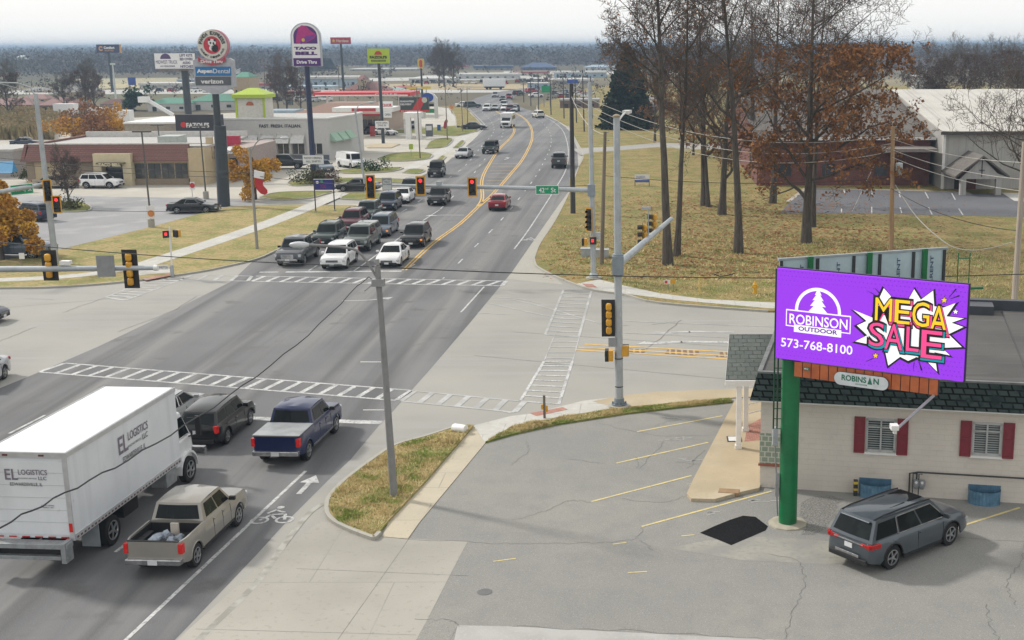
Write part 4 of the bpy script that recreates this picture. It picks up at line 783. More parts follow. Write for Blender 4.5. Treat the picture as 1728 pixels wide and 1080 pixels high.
TY = {
 'sedan': dict(L=4.85, W=1.84, H=1.45, wb=2.8, ax=0.0, r=.335, sill=.22, top=[(-2.42, .80), (-2.34, .97), (-1.6, 1.0), (.95, .96), (1.0, .95), (2.1, .78), (2.32, .70), (2.42, .58)], cab=(1.05, .94, .30, 1.43, -.95, 1.40, -1.75, .98), nw=2, wi=.21),
 'coupe': dict(L=4.9, W=1.88, H=1.36, wb=2.8, ax=0.0, r=.35, sill=.2, top=[(-2.44, .82), (-2.34, .97), (-1.6, .99), (.9, .93), (2.0, .78), (2.34, .68), (2.44, .55)], cab=(.95, .92, .20, 1.34, -.85, 1.32, -1.85, .98), nw=1, wi=.26),
 'suv': dict(L=4.75, W=1.9, H=1.72, wb=2.75, ax=0.0, r=.365, sill=.28, top=[(-2.37, .78), (-2.3, 1.08), (-2.1, 1.12), (.9, 1.08), (1.0, 1.07), (2.0, .98), (2.28, .88), (2.37, .68)], cab=(1.12, 1.04, .42, 1.68, -1.9, 1.65, -2.25, 1.08), nw=3, wi=.16),
 'bigsuv': dict(L=5.19, W=2.0, H=1.8, wb=3.07, ax=.02, r=.41, sill=.30, top=[(-2.6, .80), (-2.54, 1.10), (-2.4, 1.17), (.9, 1.12), (1.35, 1.13), (2.1, 1.08), (2.45, .98), (2.6, .72)], cab=(1.42, 1.10, .66, 1.80, -2.18, 1.77, -2.52, 1.13), nw=3, wi=.16),
 'wagon': dict(L=4.48, W=1.78, H=1.62, wb=2.63, ax=.05, r=.34, sill=.26, top=[(-2.24, .80), (-2.18, 1.05), (.85, 1.02), (1.4, 1.02), (1.9, .95), (2.12, .80), (2.24, .60)], cab=(1.0, 1.0, .52, 1.58, -1.75, 1.52, -2.12, 1.04), nw=3, wi=.14),
 'minivan': dict(L=5.1, W=1.98, H=1.75, wb=3.0, ax=0.0, r=.35, sill=.24, top=[(-2.55, .80), (-2.48, 1.05), (1.3, 1.02), (2.1, .88), (2.45, .74), (2.55, .58)], cab=(1.65, 1.0, .65, 1.70, -2.1, 1.66, -2.46, 1.06), nw=3, wi=.16),
 'van': dict(L=5.6, W=2.0, H=2.08, wb=3.4, ax=.1, r=.37, sill=.3, top=[(-2.8, .9), (-2.76, 1.2), (1.6, 1.18), (2.4, 1.02), (2.7, .9), (2.8, .7)], cab=(1.95, 1.15, 1.4, 2.02, -2.66, 2.02, -2.74, 1.18), nw=1, wi=.2),
 'pickup': dict(L=5.85, W=2.02, H=1.92, wb=3.65, ax=-.02, r=.41, sill=.42, top=[(-2.92, 1.30), (-1.02, 1.31), (-1.0, 1.30), (1.2, 1.26), (1.35, 1.25), (2.5, 1.17), (2.84, 1.06), (2.92, .80)], cab=(1.42, 1.22, .78, 1.88, -.80, 1.88, -1.0, 1.30), nw=2, wi=.15, bed=(-2.83, -1.08, .82)),
 'jeep': dict(L=4.5, W=1.87, H=1.85, wb=2.85, ax=.1, r=.42, sill=.42, top=[(-2.25, .95), (-2.22, 1.2), (.8, 1.2), (.9, 1.18), (2.1, 1.12), (2.2, 1.0), (2.25, .8)], cab=(.85, 1.16, .65, 1.82, -2.05, 1.82, -2.12, 1.2), nw=3, wi=.12),
}
WHEELM = {}
def wheel_mesh(r, wd, dk):
    k = (r, wd, dk)
    if k in WHEELM: return WHEELM[k]
    t = MB(); t.lathe((0, 0, 0), [(r*.62, -wd/2+.02), (r*.66, -wd/2), (r*.93, -wd/2), (r, -wd/2+.03), (r, wd/2-.03), (r*.93, wd/2), (r*.66, wd/2), (r*.62, wd/2-.02)], 24, 'Y', caps=False)
    m = MB(); m.lathe((0, 0, 0), [(r*.66, wd/2+.001), (r*.60, wd/2+.006), (r*.57, wd/2-.035)], 24, 'Y', caps=False)
    for i in range(5):
        a = 2*math.pi*i/5; M = Matrix.Rotation(a, 3, 'Y'); m.cbox(M @ V((r*.34, 0, 0)) + V((0, wd/2-.01, 0)), r*.56, .035, r*.13, M)
    m.lathe((0, wd/2-.03, 0), [(r*.15, 0), (r*.15, .04), (r*.1, .045)], 10, 'Y')
    d = MB(); d.lathe((0, wd/2-.10, 0), [(r*.64, 0), (r*.64, .02)], 20, 'Y')
    WHEELM[k] = [o.data for o in (t.build('wheel', TYRE, smooth=True), m.build('rim', RIMD if dk else RIM), d.build('brake_disc', UNDER))]
    for o in list(bpy.data.objects)[-0:]: pass
    for me in WHEELM[k]:
        for o in [o for o in COL.objects if o.data == me]: bpy.data.objects.remove(o)
    return WHEELM[k]
def mkobj(name, me, parent, loc=(0, 0, 0), rz=0):
    o = bpy.data.objects.new(name, me); COL.objects.link(o); o.parent = parent; o.location = loc; o.rotation_euler = (0, 0, rz); return o
def vehicle(name, label, cat, kind, pt, loc, rz, group=None, detail=2, brake=False, blink=None, rack=False, sunroof=False, darkrim=False, tint=None, plate=True, chromeb=False, cover=None, scale=1.0, twotone=None, grille=None, door_rows=None, topper=False):
    T = TY[kind]; L_, W_, H2 = T['L'], T['W'], T['H']; hl = L_/2; ht = T['top']; r = T['r']; xf_, xr_ = T['ax']+T['wb']/2, T['ax']-T['wb']/2; sill = T['sill']
    t = thing(name, label, cat, loc, rz, group); t.scale = (scale,)*3
    bed = T.get('bed')
    def lb(x):
        z = sill + (max(0, abs(x)-(hl-.55))*.25)
        for xc in (xf_, xr_):
            ra = r+.075
            if abs(x-xc) < ra: z = max(z, r + math.sqrt(ra*ra-(x-xc)**2))
        return z
    def hw(x): e = max(0, (abs(x)-(hl-.55))/.55); return W_/2*(1-.13*e**2.2)
    xs = set([-hl, -hl+.04, hl-.04, hl] + [a for a, _ in ht])
    for i in range(int(L_/.22)+1): xs.add(-hl+L_*i/int(L_/.22+.0))if False else xs.add(round(-hl + i*.22, 3))
    for xc in (xf_, xr_):
        for k in range(-6, 7): xs.add(xc+(r+.074)*math.sin(k/6*math.pi/2))
    if bed: xs |= {bed[0], bed[0]-.001, bed[1], bed[1]+.001}
    xs = sorted(x for x in xs if -hl <= x <= hl); xs = [x for i, x in enumerate(xs) if i == 0 or x-xs[i-1] > .0005]
    b = MB(); ring = []
    for x in xs:
        w_ = hw(x); z0 = lb(x); zt = ip(ht, x); zm = max(z0+.02, lerp(sill, zt, .5)); en = abs(x) > hl-.02
        if en: z0 += .06; w_ -= .05
        zs = max(zm+.01, zt-.13)
        inb = bed and bed[0] <= x <= bed[1]
        if inb: half = [(w_-.05, z0), (w_, z0+.02), (w_, zm), (w_-.01, zs), (w_-.025, zt), (w_-.09, zt), (w_-.09, bed[2]), (0, bed[2])]
        else:
            c = .035 if zt < 1.35 else .02
            half = [(w_-.05, z0), (w_, min(z0+.02, zm)), (w_, zm), (w_-.03, zs), (w_-.09, zt-.02), (w_-.14, zt), (w_*.5, zt+c), (0, zt+c*1.2)]
            if bed and x < bed[1]: half = [(w_-.05, z0), (w_, z0+.02), (w_, zm), (w_-.01, zs), (w_-.025, zt), (w_-.09, zt), (w_*.5, zt), (0, zt)]
        ring.append([(x, -a, z) for a, z in half] + [(x, a, z) for a, z in half[-2::-1]])
    n = len(ring[0]); base = 0
    for rg_ in ring: b.v += rg_
    for i in range(len(ring)-1):
        for k in range(n-1): b.f.append((i*n+k, i*n+k+1, (i+1)*n+k+1, (i+1)*n+k)); b.m.append(0)
    b.f.append(tuple(range(n))); b.m.append(0); e = (len(ring)-1)*n; b.f.append(tuple(e+k for k in range(n-1, -1, -1))); b.m.append(0)
    b.build('body', pt, t, local=True, smooth=True, angle=32)
    if bed:
        m = MB(); m.box(bed[0]+.02, bed[1]-.02, -W_/2+.13, W_/2-.13, bed[2]+.004, bed[2]+.02)
        for q in ((bed[0]+.004, bed[0]+.015, -W_/2+.14, W_/2-.14), (bed[1]-.015, bed[1]-.004, -W_/2+.1, W_/2-.1), (bed[0]+.02, bed[1]-.02, -W_/2+.094, -W_/2+.12), (bed[0]+.02, bed[1]-.02, W_/2-.12, W_/2-.094)): m.box(q[0], q[1], q[2], q[3], bed[2]+.02, 1.24)
        for s in (-1, 1): m.box(xr_-.45, xr_+.45, min(s*.66, s*(W_/2-.12)), max(s*.66, s*(W_/2-.12)), bed[2]+.02, bed[2]+.25)
        m.build('bed_liner', PLAST, t, local=True)
        m = MB(); m.box(-hl+.005, -hl+.1, -W_/2+.14, W_/2-.14, 1.295, 1.325); m.build('tailgate_trim', PLAST, t, local=True)
    m = MB(); m.box(-hl+.25, hl-.25, -W_/2+.3, W_/2-.3, sill-.02, sill+.5); m.box(xr_+r+.1, xf_-r-.1, -W_/2+.06, W_/2-.06, sill-.01, sill+.3); m.build('underbody', UNDER, t, local=True)
    # cabin
    ax, az, bx, bz, cx_, cz, dx, dz = T['cab']; wb = W_/2-.085; wt = wb-T['wi']; az -= .03; dz -= .03
    if bed is None: pass
    def fr(u, v): w_ = lerp(wb, wt, v); return V((lerp(ax, bx, v)+.12*(1-u*u)*(1-.4*v), u*w_, lerp(az, bz, v)))
    def rr(u, v): w_ = lerp(wb, wt, v); return V((lerp(dx, cx_, v)-.06*(1-u*u), u*w_, lerp(dz, cz, v)))
    us = [-1, -.8, -.4, 0, .4, .8, 1]; m = MB()
    rows = [[fr(u, v) for u in us] + [fr(1, v).lerp(rr(1, v), k/4) for k in (1, 2, 3)] + [rr(u, v) for u in us[::-1]] + [rr(-1, v).lerp(fr(-1, v), k/4) for k in (1, 2, 3)] for v in (0, .5, 1)]
    nn = len(rows[0])
    for rw in rows: m.v += [tuple(p) for p in rw]
    for j in range(2):
        for k in range(nn): m.f.append((j*nn+k, j*nn+(k+1) % nn, (j+1)*nn+(k+1) % nn, (j+1)*nn+k)); m.m.append(0)
    # roof grid
    ts = [0, .06, .3, .6, .94, 1]; gridb = len(m.v)
    for t_ in ts:
        for u in us:
            p = fr(u, 1).lerp(rr(u, 1), t_); cr_ = .055*(1-u*u)+(.035*math.sin(math.pi*t_)); edge = 0 if t_ in (0, 1) or abs(u) == 1 else .02
            m.v.append(tuple(p+V((0, 0, (cr_ if abs(u) < 1 else .035*math.sin(math.pi*t_)) * (0 if t_ in (0, 1) else 1) + edge))))
    for i in range(len(ts)-1):
        for k in range(len(us)-1): a = gridb+i*7+k; m.f.append((a, a+1, a+8, a+7)); m.m.append(0)
    if kind == 'jeep' or twotone: m.build('roof', twotone or PLAST, t, local=True, smooth=True, angle=30)
    else: m.build('cabin', pt, t, local=True, smooth=True, angle=30)
    gl = tint or CGLASS
    def panel(fn, u0, u1, v0, v1, nu, nm, mat, off):
        mb = MB(); c = V(((bx+cx_)/2, 0, az-.6))
        for i in range(nu):
            a, b_ = lerp(u0, u1, i/nu), lerp(u0, u1, (i+1)/nu); q = [fn(a, v0), fn(b_, v0), fn(b_, v1), fn(a, v1)]
            nrm = (q[1]-q[0]).cross(q[3]-q[0]).normalized(); nrm = nrm if nrm.dot(q[0]-c) > 0 else -nrm
            mb.quad(*[p+nrm*off for p in q])
        return mb.build(nm, mat, t, local=True, smooth=True, recalc=False)
    panel(fr, -.9, .9, .10, .90, 6, 'windshield', gl, .006)
    if kind != 'van': panel(rr, -.86, .86, .14, .88, 4, 'rear_window', gl, .006)
    for s in (-1, 1):
        def sd_(u, v, s=s): a, b_ = fr(s, v), rr(s, v); return a.lerp(b_, u)
        nwn = T['nw']; full = (fr(1, .5)-rr(1, .5)).length; g0 = .11/full*1.3; fin = 1-(.14 if nwn < 3 else .09)/full*1.6
        if bed: fin = 1-.2/full
        end = fin if kind != 'van' else .3
        for i in range(nwn):
            u0 = lerp(g0, end, i/nwn)+(.035/full if i else 0); u1 = lerp(g0, end, (i+1)/nwn)-(.035/full if i < nwn-1 else 0)
            panel(sd_, u0, u1, .12, .86, 1, 'side_window', gl, .008)
        if detail > 1 and (kind in ('bigsuv', 'sedan')):
            mm = MB(); P = [sd_(g0-.01, .1), sd_(end*.7, .1), sd_(end*.7, .9), sd_(g0+.02, .9)]; 
            for a, b_ in zip(P, P[1:]+P[:1]): mm.bar(a+V((0, s*.012, 0)), b_+V((0, s*.012, 0)), .035)
            mm.build('window_trim', CHROME, t, local=True)
    wd = .24 if r < .4 else .28; wm = wheel_mesh(r, wd, darkrim)
    for xc in (xf_, xr_):
        for s in (1, -1):
            w = mkobj('wheel', wm[0], t, (xc, s*(W_/2-wd/2-.015), r), 0 if s > 0 else math.pi); mkobj('rim', wm[1], w); mkobj('brake_disc', wm[2], w)
    zf = ip(ht, hl-.1); zr_ = ip(ht, -hl+.1)
    # lamps
    Rz = lambda a: Matrix.Rotation(a, 3, 'Z')
    for s in (-1, 1):
        hz_ = min(zf-.12, zf*.8 if kind not in ('pickup', 'jeep') else zf-.2)
        m = MB(); m.cbox((hl-.16, s*(W_/2-.24), hz_), .2, .36, .15 if kind != 'pickup' else .2, Rz(-s*.42)); m.build('headlight', HEADL if not (blink and s == blink) else AMBER, t, local=True, bevel=.02)
        tz = zr_-.12 if kind in ('sedan', 'coupe') else zr_-.2
        if kind in ('pickup',): m = MB(); m.cbox((-hl+.1, s*(W_/2-.09), 1.06), .22, .15, .34)
        elif kind == 'bigsuv': m = MB(); m.cbox((-hl+.06, s*(W_/2-.36), .98), .12, .36, .11); m.cbox((-hl+.24, s*(W_/2-.075), 1.0), .42, .12, .16, Rz(s*.12)); m.cbox((-hl+.10, s*(W_/2-.2), .99), .16, .26, .15, Rz(s*.55))
        elif kind in ('sedan', 'coupe'): m = MB(); m.cbox((-hl+.13, s*(W_/2-.27), tz), .18, .42, .15, Rz(s*.4))
        else: m = MB(); m.cbox((-hl+.1, s*(W_/2-.13), tz+.03), .18, .16, .3, Rz(s*.25))
        m.build('taillight', TAILON if brake else TAIL, t, local=True, bevel=.015)
        m = MB(); m.cbox((ax-.22, s*(wb+.13), az+.12), .12, .22, .15); m.cbox((ax-.2, s*(wb+.03), az+.07), .06, .1, .05); m.build('mirror', pt if kind != 'pickup' else PLAST, t, local=True, bevel=.02)
    m = MB(); gz = zf-.17 if kind not in ('pickup',) else zf-.24
    m.cbox((hl-.025, 0, gz-.02), .09, W_*.46, .16 if kind not in ('pickup', 'bigsuv') else .3); gr = m.build('grille', grille or PLAST, t, local=True, bevel=.015)
    if detail > 1:
        m = MB(); [m.cbox((hl+.022, 0, gz-.02+dz_), .012, W_*.44, .022) for dz_ in (-.06, 0, .06)]; m.build('grille_bar', CHROME, gr, local=True)
    m = MB(); m.cbox((hl-.06, 0, sill+.13), .2, W_*.74, .16); m.build('front_bumper', CHROME if chromeb else PLAST, t, local=True, bevel=.03)
    bzr = .5 if chromeb else sill+.14
    m = MB(); m.cbox((-hl+.02, 0, bzr if not chromeb else .62), .2 if not chromeb else .28, W_*.8 if not chromeb else W_*.93, .18 if not chromeb else .2); m.build('rear_bumper', CHROME if chromeb else PLAST, t, local=True, bevel=.03)
    if plate and detail > 0:
        zp = .62 if chromeb else (zr_-.27 if kind not in ('sedan', 'coupe') else .62)
        m = MB(); m.cbox((-hl-.125 if chromeb else -hl+.005-.02, 0, zp), .02, .32, .16); m.build('license_plate', PLATE, t, local=True)
        m = MB(); m.cbox((hl+.05, 0, sill+.16), .02, .32, .14); m.build('license_plate', PLATE, t, local=True)
    if detail > 1:
        dw = [fr(1, 0).x-.32, lerp(ax, dx, .42), lerp(ax, dx, .74)] if T['nw'] > 1 else [fr(1, 0).x-.32, lerp(ax, dx, .7)]
        for s in (-1, 1):
            sm_ = MB()
            for x in dw: zt = ip(ht, x); sm_.box(x-.008, x+.008, min(s*(W_/2-.03), s*(W_/2+.003)), max(s*(W_/2-.03), s*(W_/2+.003)), max(lb(x), sill)+.04, lerp(sill, zt, .5)+.02); sm_.bar((x, s*(W_/2+.001), lerp(sill, zt, .5)), (x, s*(W_/2-.028), zt-.13), .016)
            sm_.build('door_seam', UNDER, t, local=True)
            for x in dw[1:]: m = MB(); m.cbox((x+.16, s*(W_/2-.005), ip(ht, x)-.2), .17, .04, .035); m.build('door_handle', pt, t, local=True)
            m = MB(); m.box(xr_+r+.1, xf_-r-.1, min(s*(W_/2-.04), s*(W_/2+.015)), max(s*(W_/2-.04), s*(W_/2+.015)), sill-.02, sill+.08); m.build('side_skirt', CHROME if chromeb and cover else PLAST, t, local=True)
        if kind in ('suv', 'bigsuv', 'pickup', 'wagon', 'jeep'):
            for xc in (xf_, xr_):
                for s in (-1, 1):
                    m = MB(); ra = r+.085; m.tube([(xc+ra*math.cos(R_(a)), s*(W_/2-.005), r+ra*math.sin(R_(a))) for a in range(10, 171, 20)], .028, 6); m.build('arch_trim', PLAST if kind != 'pickup' else pt, t, local=True)
    if rack:
        for s in (-1, 1):
            m = MB(); P = [fr(s*.9, 1).lerp(rr(s*.9, 1), k/6)+V((0, 0, .07)) for k in range(0, 7)]; P[0].z -= .05; P[-1].z -= .05; m.tube(P, .022, 6); m.build('roof_rail', PLAST, t, local=True)
    if sunroof:
        for a0, a1 in ((.06, .30), (.36, .62)):
            m = MB(); q = []
            for t_, u in ((a0, -.6), (a0, .6), (a1, .6), (a1, -.6)): p = fr(u, 1).lerp(rr(u, 1), t_); q.append((p.x, p.y, p.z+.088))
            m.hexa([(a, b_, c-.03) for a, b_, c in q], q); m.build('sunroof', PLAST if False else LM('sunroof_glass', (.004, .004, .005), rough=.35, spec=.1), t, local=True)
    if kind == 'bigsuv':
        m = MB(); m.cbox((-hl-.005, 0, 1.0), .04, W_*.62, .035); m.build('chrome_strip', CHROME, t, local=True); m = MB(); m.cbox((-hl-.075, 0, .60), .03, W_*.5, .09); m.build('lower_trim', CHROME, t, local=True, bevel=.01)
        m = MB(); m.hexa([(cx_-.16, -.6, 1.69), (cx_+.1, -.64, 1.72), (cx_+.1, .64, 1.72), (cx_-.16, .6, 1.69)], [(cx_-.14, -.6, 1.72), (cx_+.1, -.64, 1.765), (cx_+.1, .64, 1.765), (cx_-.14, .6, 1.72)]); m.build('spoiler', pt, t, local=True, bevel=.015)
    if cover: m = MB(); m.box(bed[0]+.0, bed[1]-.0, -W_/2+.04, W_/2-.04, 1.315, 1.345); m.build('bed_cover', cover, t, local=True, bevel=.01)
    if topper:
        m = MB(); z0, z1 = 1.3, 1.86; m.hexa([(-hl+.05, -W_/2+.06, z0), (bed[1], -W_/2+.06, z0), (bed[1], W_/2-.06, z0), (-hl+.05, W_/2-.06, z0)], [(-hl+.18, -W_/2+.28, z1), (bed[1], -W_/2+.28, z1), (bed[1], W_/2-.28, z1), (-hl+.18, W_/2-.28, z1)]); m.build('bed_topper', pt, t, local=True, bevel=.05)
        for s in (-1, 1):
            m = MB(); m.hexa([(-2.5, s*.93, 1.42), (-1.3, s*.93, 1.42), (-1.3, s*.95, 1.42), (-2.5, s*.95, 1.42)], [(-2.5, s*.80, 1.76), (-1.3, s*.80, 1.76), (-1.3, s*.83, 1.76), (-2.5, s*.83, 1.76)]); m.build('side_window', gl, t, local=True)
    return t
# paints
C = dict(silver=(.40, .41, .42), white=(.72, .72, .72), black=(.004, .0045, .005), navy=(.003, .010, .062), tan=(.31, .292, .26), dgrey=(.075, .08, .088), slate=(.075, .09, .105), maroon=(.10, .015, .025),
         red=(.28, .012, .025), sblue=(.09, .12, .16), green=(.022, .04, .035), ggreen=(.09, .11, .10), dblue=(.010, .018, .045), beige=(.33, .28, .20), cream=(.55, .53, .48))
P_ = {k: paint(k, v, .0 if k in ('white', 'cream', 'black', 'navy', 'dblue', 'green', 'dgrey') else .35) for k, v in C.items()}
def heading(a, b):  # from pixel a to pixel b on the ground
    p, q = G(*a), G(*b); return math.atan2(q.y-p.y, q.x-p.x)
N_ = R_(90-4.5)     # away from camera on the near leg
S_ = R_(-90)
def at(px, py, z=.75): p = G(px, py, z); return V((p.x, p.y, .008))
# near vehicles ------------------------------------------------------------
vehicle('crossover', 'slate grey crossover with twin sunroofs parked beside the green billboard post', 'car', 'bigsuv', P_['slate'], at(1518, 889, .75), math.atan2(.168, .1485)+R_(-9), rack=True, scale=.95, sunroof=True, chromeb=False)
tp = vehicle('pickup_truck', 'tan four door pickup with open cluttered bed in the lane beside the box truck', 'pickup', 'pickup', P_['tan'], at(322, 880, .8), N_+R_(1), brake=True, chromeb=True, scale=.93)
vehicle('pickup_truck', 'deep blue pickup with silver bed cover waiting at the stop line', 'pickup', 'pickup', P_['navy'], at(506, 718, .85), N_+R_(1), scale=.96, brake=True, chromeb=True, cover=LM('tonneau_vinyl', (.30, .31, .32), [((.22, .23, .24), 2, .4, .7)], .45))
vehicle('compact_wagon', 'glossy black retro wagon waiting between the box truck and the blue pickup', 'car', 'wagon', P_['black'], at(368, 704, .75), N_+R_(2), brake=True)
vehicle('parked_car', 'silver car whose front peeks out beyond the roof of the box truck', 'car', 'sedan', P_['silver'], at(283, 693, .6), N_+R_(2))
# cargo in tan pickup
cg = thing('scrap_heap', 'jumble of grey-blue scrap bags lying in the bed of the tan pickup', 'scrap', tp.location+V((0, 0, .83)), N_); rg = random.Random(5)
for k in range(7):
    m = MB(); m.blob((-2.2+rg.uniform(-.1, .8), rg.uniform(-.45, .45), .13), rg.uniform(.16, .3), rg.uniform(.1, .2), rg.uniform(.1, .18), rg, .22, 2); m.build('bag', LM('scrap_bag', (.35, .4, .46), [((.10, .11, .14), 3, .4, .6, 4)], .5), cg, local=True)
m = MB(); m.box(-1.5, -1.42, -.3, -.05, .02, .5); m.build('board', PM('pale_board', (.5, .45, .38)), cg, local=True)
m = MB(); m.box(-1.9, -.9, -.1, .0, .05, .12); m.build('plank', CHROME, cg, local=True)
# box truck -----------------------------------------------------------------
r0 = G(110, 765, 3.95); r1 = G(294, 654, 3.95); d = (r1-r0); d.z = 0; bl = d.length; dn = d.normalized(); lf = V((-dn.y, dn.x, 0)); BW = 2.6; ang = math.atan2(dn.y, dn.x)
rc = V((r0.x, r0.y, 0)) + lf*BW/2
bt = thing('box_truck', 'long white box truck with grey logistics lettering waiting in the second lane', 'truck', rc+V((0, 0, .008)), ang)
WBX = LM('white_box_panel', (.66, .68, .70), [((.58, .60, .63), .6, .4, .7, 5), ((.54, .56, .58), 1, .52, .8, 3, (2.5, 1, .15)), ((.45, .46, .47), 4, .66, .85, 5)], .35)
RFX = LM('white_box_roof', (.74, .75, .76), [((.66, .67, .68), .5, .45, .7, 4)], .35)
m = MB(); m.box(0, bl, -BW/2, BW/2, 1.18, 3.93); m.build('cargo_box', WBX, bt, local=True)
m = MB(); m.box(.05, bl-.05, -BW/2+.05, BW/2-.05, 3.932, 3.955); m.build('box_roof', RFX, bt, local=True)
m = MB(); TRM = PM('aluminium_rail', (.52, .53, .54), .4, .3)
for s in (-1, 1): m.box(0, bl, min(s*BW/2, s*(BW/2+.03)), max(s*BW/2, s*(BW/2+.03)), 3.80, 3.96); m.box(0, bl, min(s*BW/2, s*(BW/2+.03)), max(s*BW/2, s*(BW/2+.03)), 1.12, 1.3)
m.box(-.04, .0, -BW/2-.03, BW/2+.03, 3.78, 3.96); m.box(-.04, 0, -BW/2-.03, -BW/2+.12, 1.12, 3.78); m.box(-.04, 0, BW/2-.12, BW/2+.03, 1.12, 3.78); m.build('box_frame', TRM, bt, local=True)
m = MB(); 
for s in (-1, 1):
    for i in range(34): x = .1+i*bl/34.5; m.box(x, x+.11, min(s*(BW/2+.031), s*(BW/2+.036)), max(s*(BW/2+.031), s*(BW/2+.036)), 1.16, 1.22)
m.build('reflective_strip', PM('dark_strip', (.12, .05, .05)), bt, local=True)
m = MB(); m.box(-.025, -.002, -BW/2+.13, BW/2-.13, 1.3, 3.68); rd = m.build('roll_door', WBX, bt, local=True)
m = MB(); [m.box(-.032, -.026, -BW/2+.13, BW/2-.13, z, z+.012) for z in (1.7, 2.1, 2.5, 2.9, 3.3)]; m.build('door_seam', TRM, rd, local=True)
LF = Matrix.Rotation(ang, 3, 'Z')
def TW_(x, y, z): return rc + LF @ V((x, y, z))
GL = PM('grey_lettering', (.13, .13, .14)); PU = PM('purple_outline', (.19, .16, .20))
class TFace(Face): pass
def tface(x0, x1, y, z0, z1): return Face(TW_(x0, y, z1), TW_(x1, y, z1), TW_(x0, y, z0))
def ltext(f, s, *a, **k):
    o = text(f, s, *a, **k, parent=bt); return o
def logi(f, sk=0):
    for s, q, mt in (("EL", (0, .30, .0, .62), PU), ("LOGISTICS", (.32, 1.0, .02, .32), PU), ("LLC", (.78, .97, .40, .60), GL), ("ROADWAY SERVICES", (.30, .74, .48, .56), GL), ("EDWARDSVILLE, IL", (.10, .86, .76, .98), GL)):
        text(f, s, q[0], q[1], q[2], q[3], .012, mt, bt, bold=.015, local=True)
f = tface(bl*.42, bl*.84, -BW/2-.004, 2.15, 3.55)
f = Face((bl*.42, -BW/2-.006, 3.42), (bl*.70, -BW/2-.006, 3.42), (bl*.42, -BW/2-.006, 2.45)); logi(f)
f = Face((-.034, BW/2-.62, 3.42), (-.034, -BW/2+.62, 3.42), (-.034, BW/2-.62, 2.85)); logi(f)
text(f, 'NOW HIRING', .78, 1.08, 2.0, 2.07, .012, GL, bt, local=True); text(f, 'APPLY AT', .80, 1.06, 2.12, 2.19, .012, GL, bt, local=True)
for y in (-.55, .6): m = MB(); m.cbox((-.05, y, 3.87), .03, .16, .05); m.build('marker_lamp', PM('marker_red', (.12, .02, .02)), bt, local=True)
for s in (-1, 1): m = MB(); m.cbox((-.055, s*(BW/2-.05), 1.55), .03, .1, .28); m.build('taillight', TAILON, bt, local=True)
m = MB(); [m.box(-.05, -.041, y, y+.25, 1.2, 1.24) for y in [-1.15+i*.42 for i in range(6)]]; m.build('reflector', MATS['tail_light_red'], bt, local=True)
# lift gate, bumper, chassis
GALV = LM('galvanised_steel', (.36, .38, .39), [((.26, .27, .28), 4, .4, .7, 4), ((.48, .5, .5), 9, .6, .8)], .45, .5)
m = MB(); m.box(-.42, -.05, -BW/2+.03, BW/2-.1, .98, 1.14); m.box(-.5, -.06, -BW/2+.05, -BW/2+.2, .55, 1.2); m.box(-.5, -.06, BW/2-.2, BW/2-.05, .55, 1.2); m.box(-.36, -.1, -1.0, 1.0, .6, .72); m.build('lift_gate', GALV, bt, local=True, bevel=.01)
m = MB(); m.box(-.2, -.02, -BW/2+.2, BW/2-.2, .72, .97); m.build('rear_bumper', PLAST, bt, local=True)
m = MB(); [m.box(.1, bl+2.2, y, y+.1, .75, 1.1) for y in (-.5, .4)]; [m.box(.3+i*.75, .38+i*.75, -BW/2+.05, BW/2-.05, 1.08, 1.178) for i in range(9)]; m.box(3.4, 4.4, -1.1, -.55, .5, 1.05); m.box(3.4, 4.4, .55, 1.1, .5, 1.05); m.build('chassis', UNDER, bt, local=True)
wm = wheel_mesh(.5, .28, False)
for x, ys in ((2.35, (1.12, .80, -.80, -1.12)), (bl+.95, (1.05, -1.05))):
    for y in ys: w = mkobj('wheel', wm[0], bt, (x, y, .5), 0 if y > 0 else math.pi); mkobj('rim', wm[1], w); mkobj('brake_disc', wm[2], w)
for s in (-1, 1): m = MB(); m.box(1.45, 1.48, s*.97-.3, s*.97+.3, .3, 1.1); m.build('mud_flap', PM('pale_mud_flap', (.30, .33, .35)), bt, local=True)
m = MB(); m.box(bl-1.0, bl-.2, -1.2, -.6, .45, 1.0); m.build('side_tank', GALV, bt, local=True, bevel=.03)
cw = 1.08; x0 = bl+.12; CABW = LM('white_cab_paint', (.70, .71, .72), [((.6, .6, .6), 1, .4, .7)], .25, coat=.6)
m = MB(); m.hexa([(x0, -cw, .75), (x0+1.35, -cw, .75), (x0+1.35, cw, .75), (x0, cw, .75)], [(x0, -cw, 1.75), (x0+1.35, -cw, 1.75), (x0+1.35, cw, 1.75), (x0, cw, 1.75)])
m.hexa([(x0, -cw, 1.751), (x0+1.35, -cw, 1.751), (x0+1.35, cw, 1.751), (x0, cw, 1.751)], [(x0+.05, -cw+.14, 2.75), (x0+.85, -cw+.14, 2.75), (x0+.85, cw-.14, 2.75), (x0+.05, cw-.14, 2.75)]); m.build('cab', CABW, bt, local=True, bevel=.08, smooth=True)
m = MB(); m.hexa([(x0+1.33, -.62, .8), (x0+2.5, -.58, .8), (x0+2.5, .58, .8), (x0+1.33, .62, .8)], [(x0+1.33, -.72, 1.78), (x0+2.42, -.55, 1.45), (x0+2.42, .55, 1.45), (x0+1.33, .72, 1.78)]); m.build('hood', CABW, bt, local=True, bevel=.06, smooth=True)
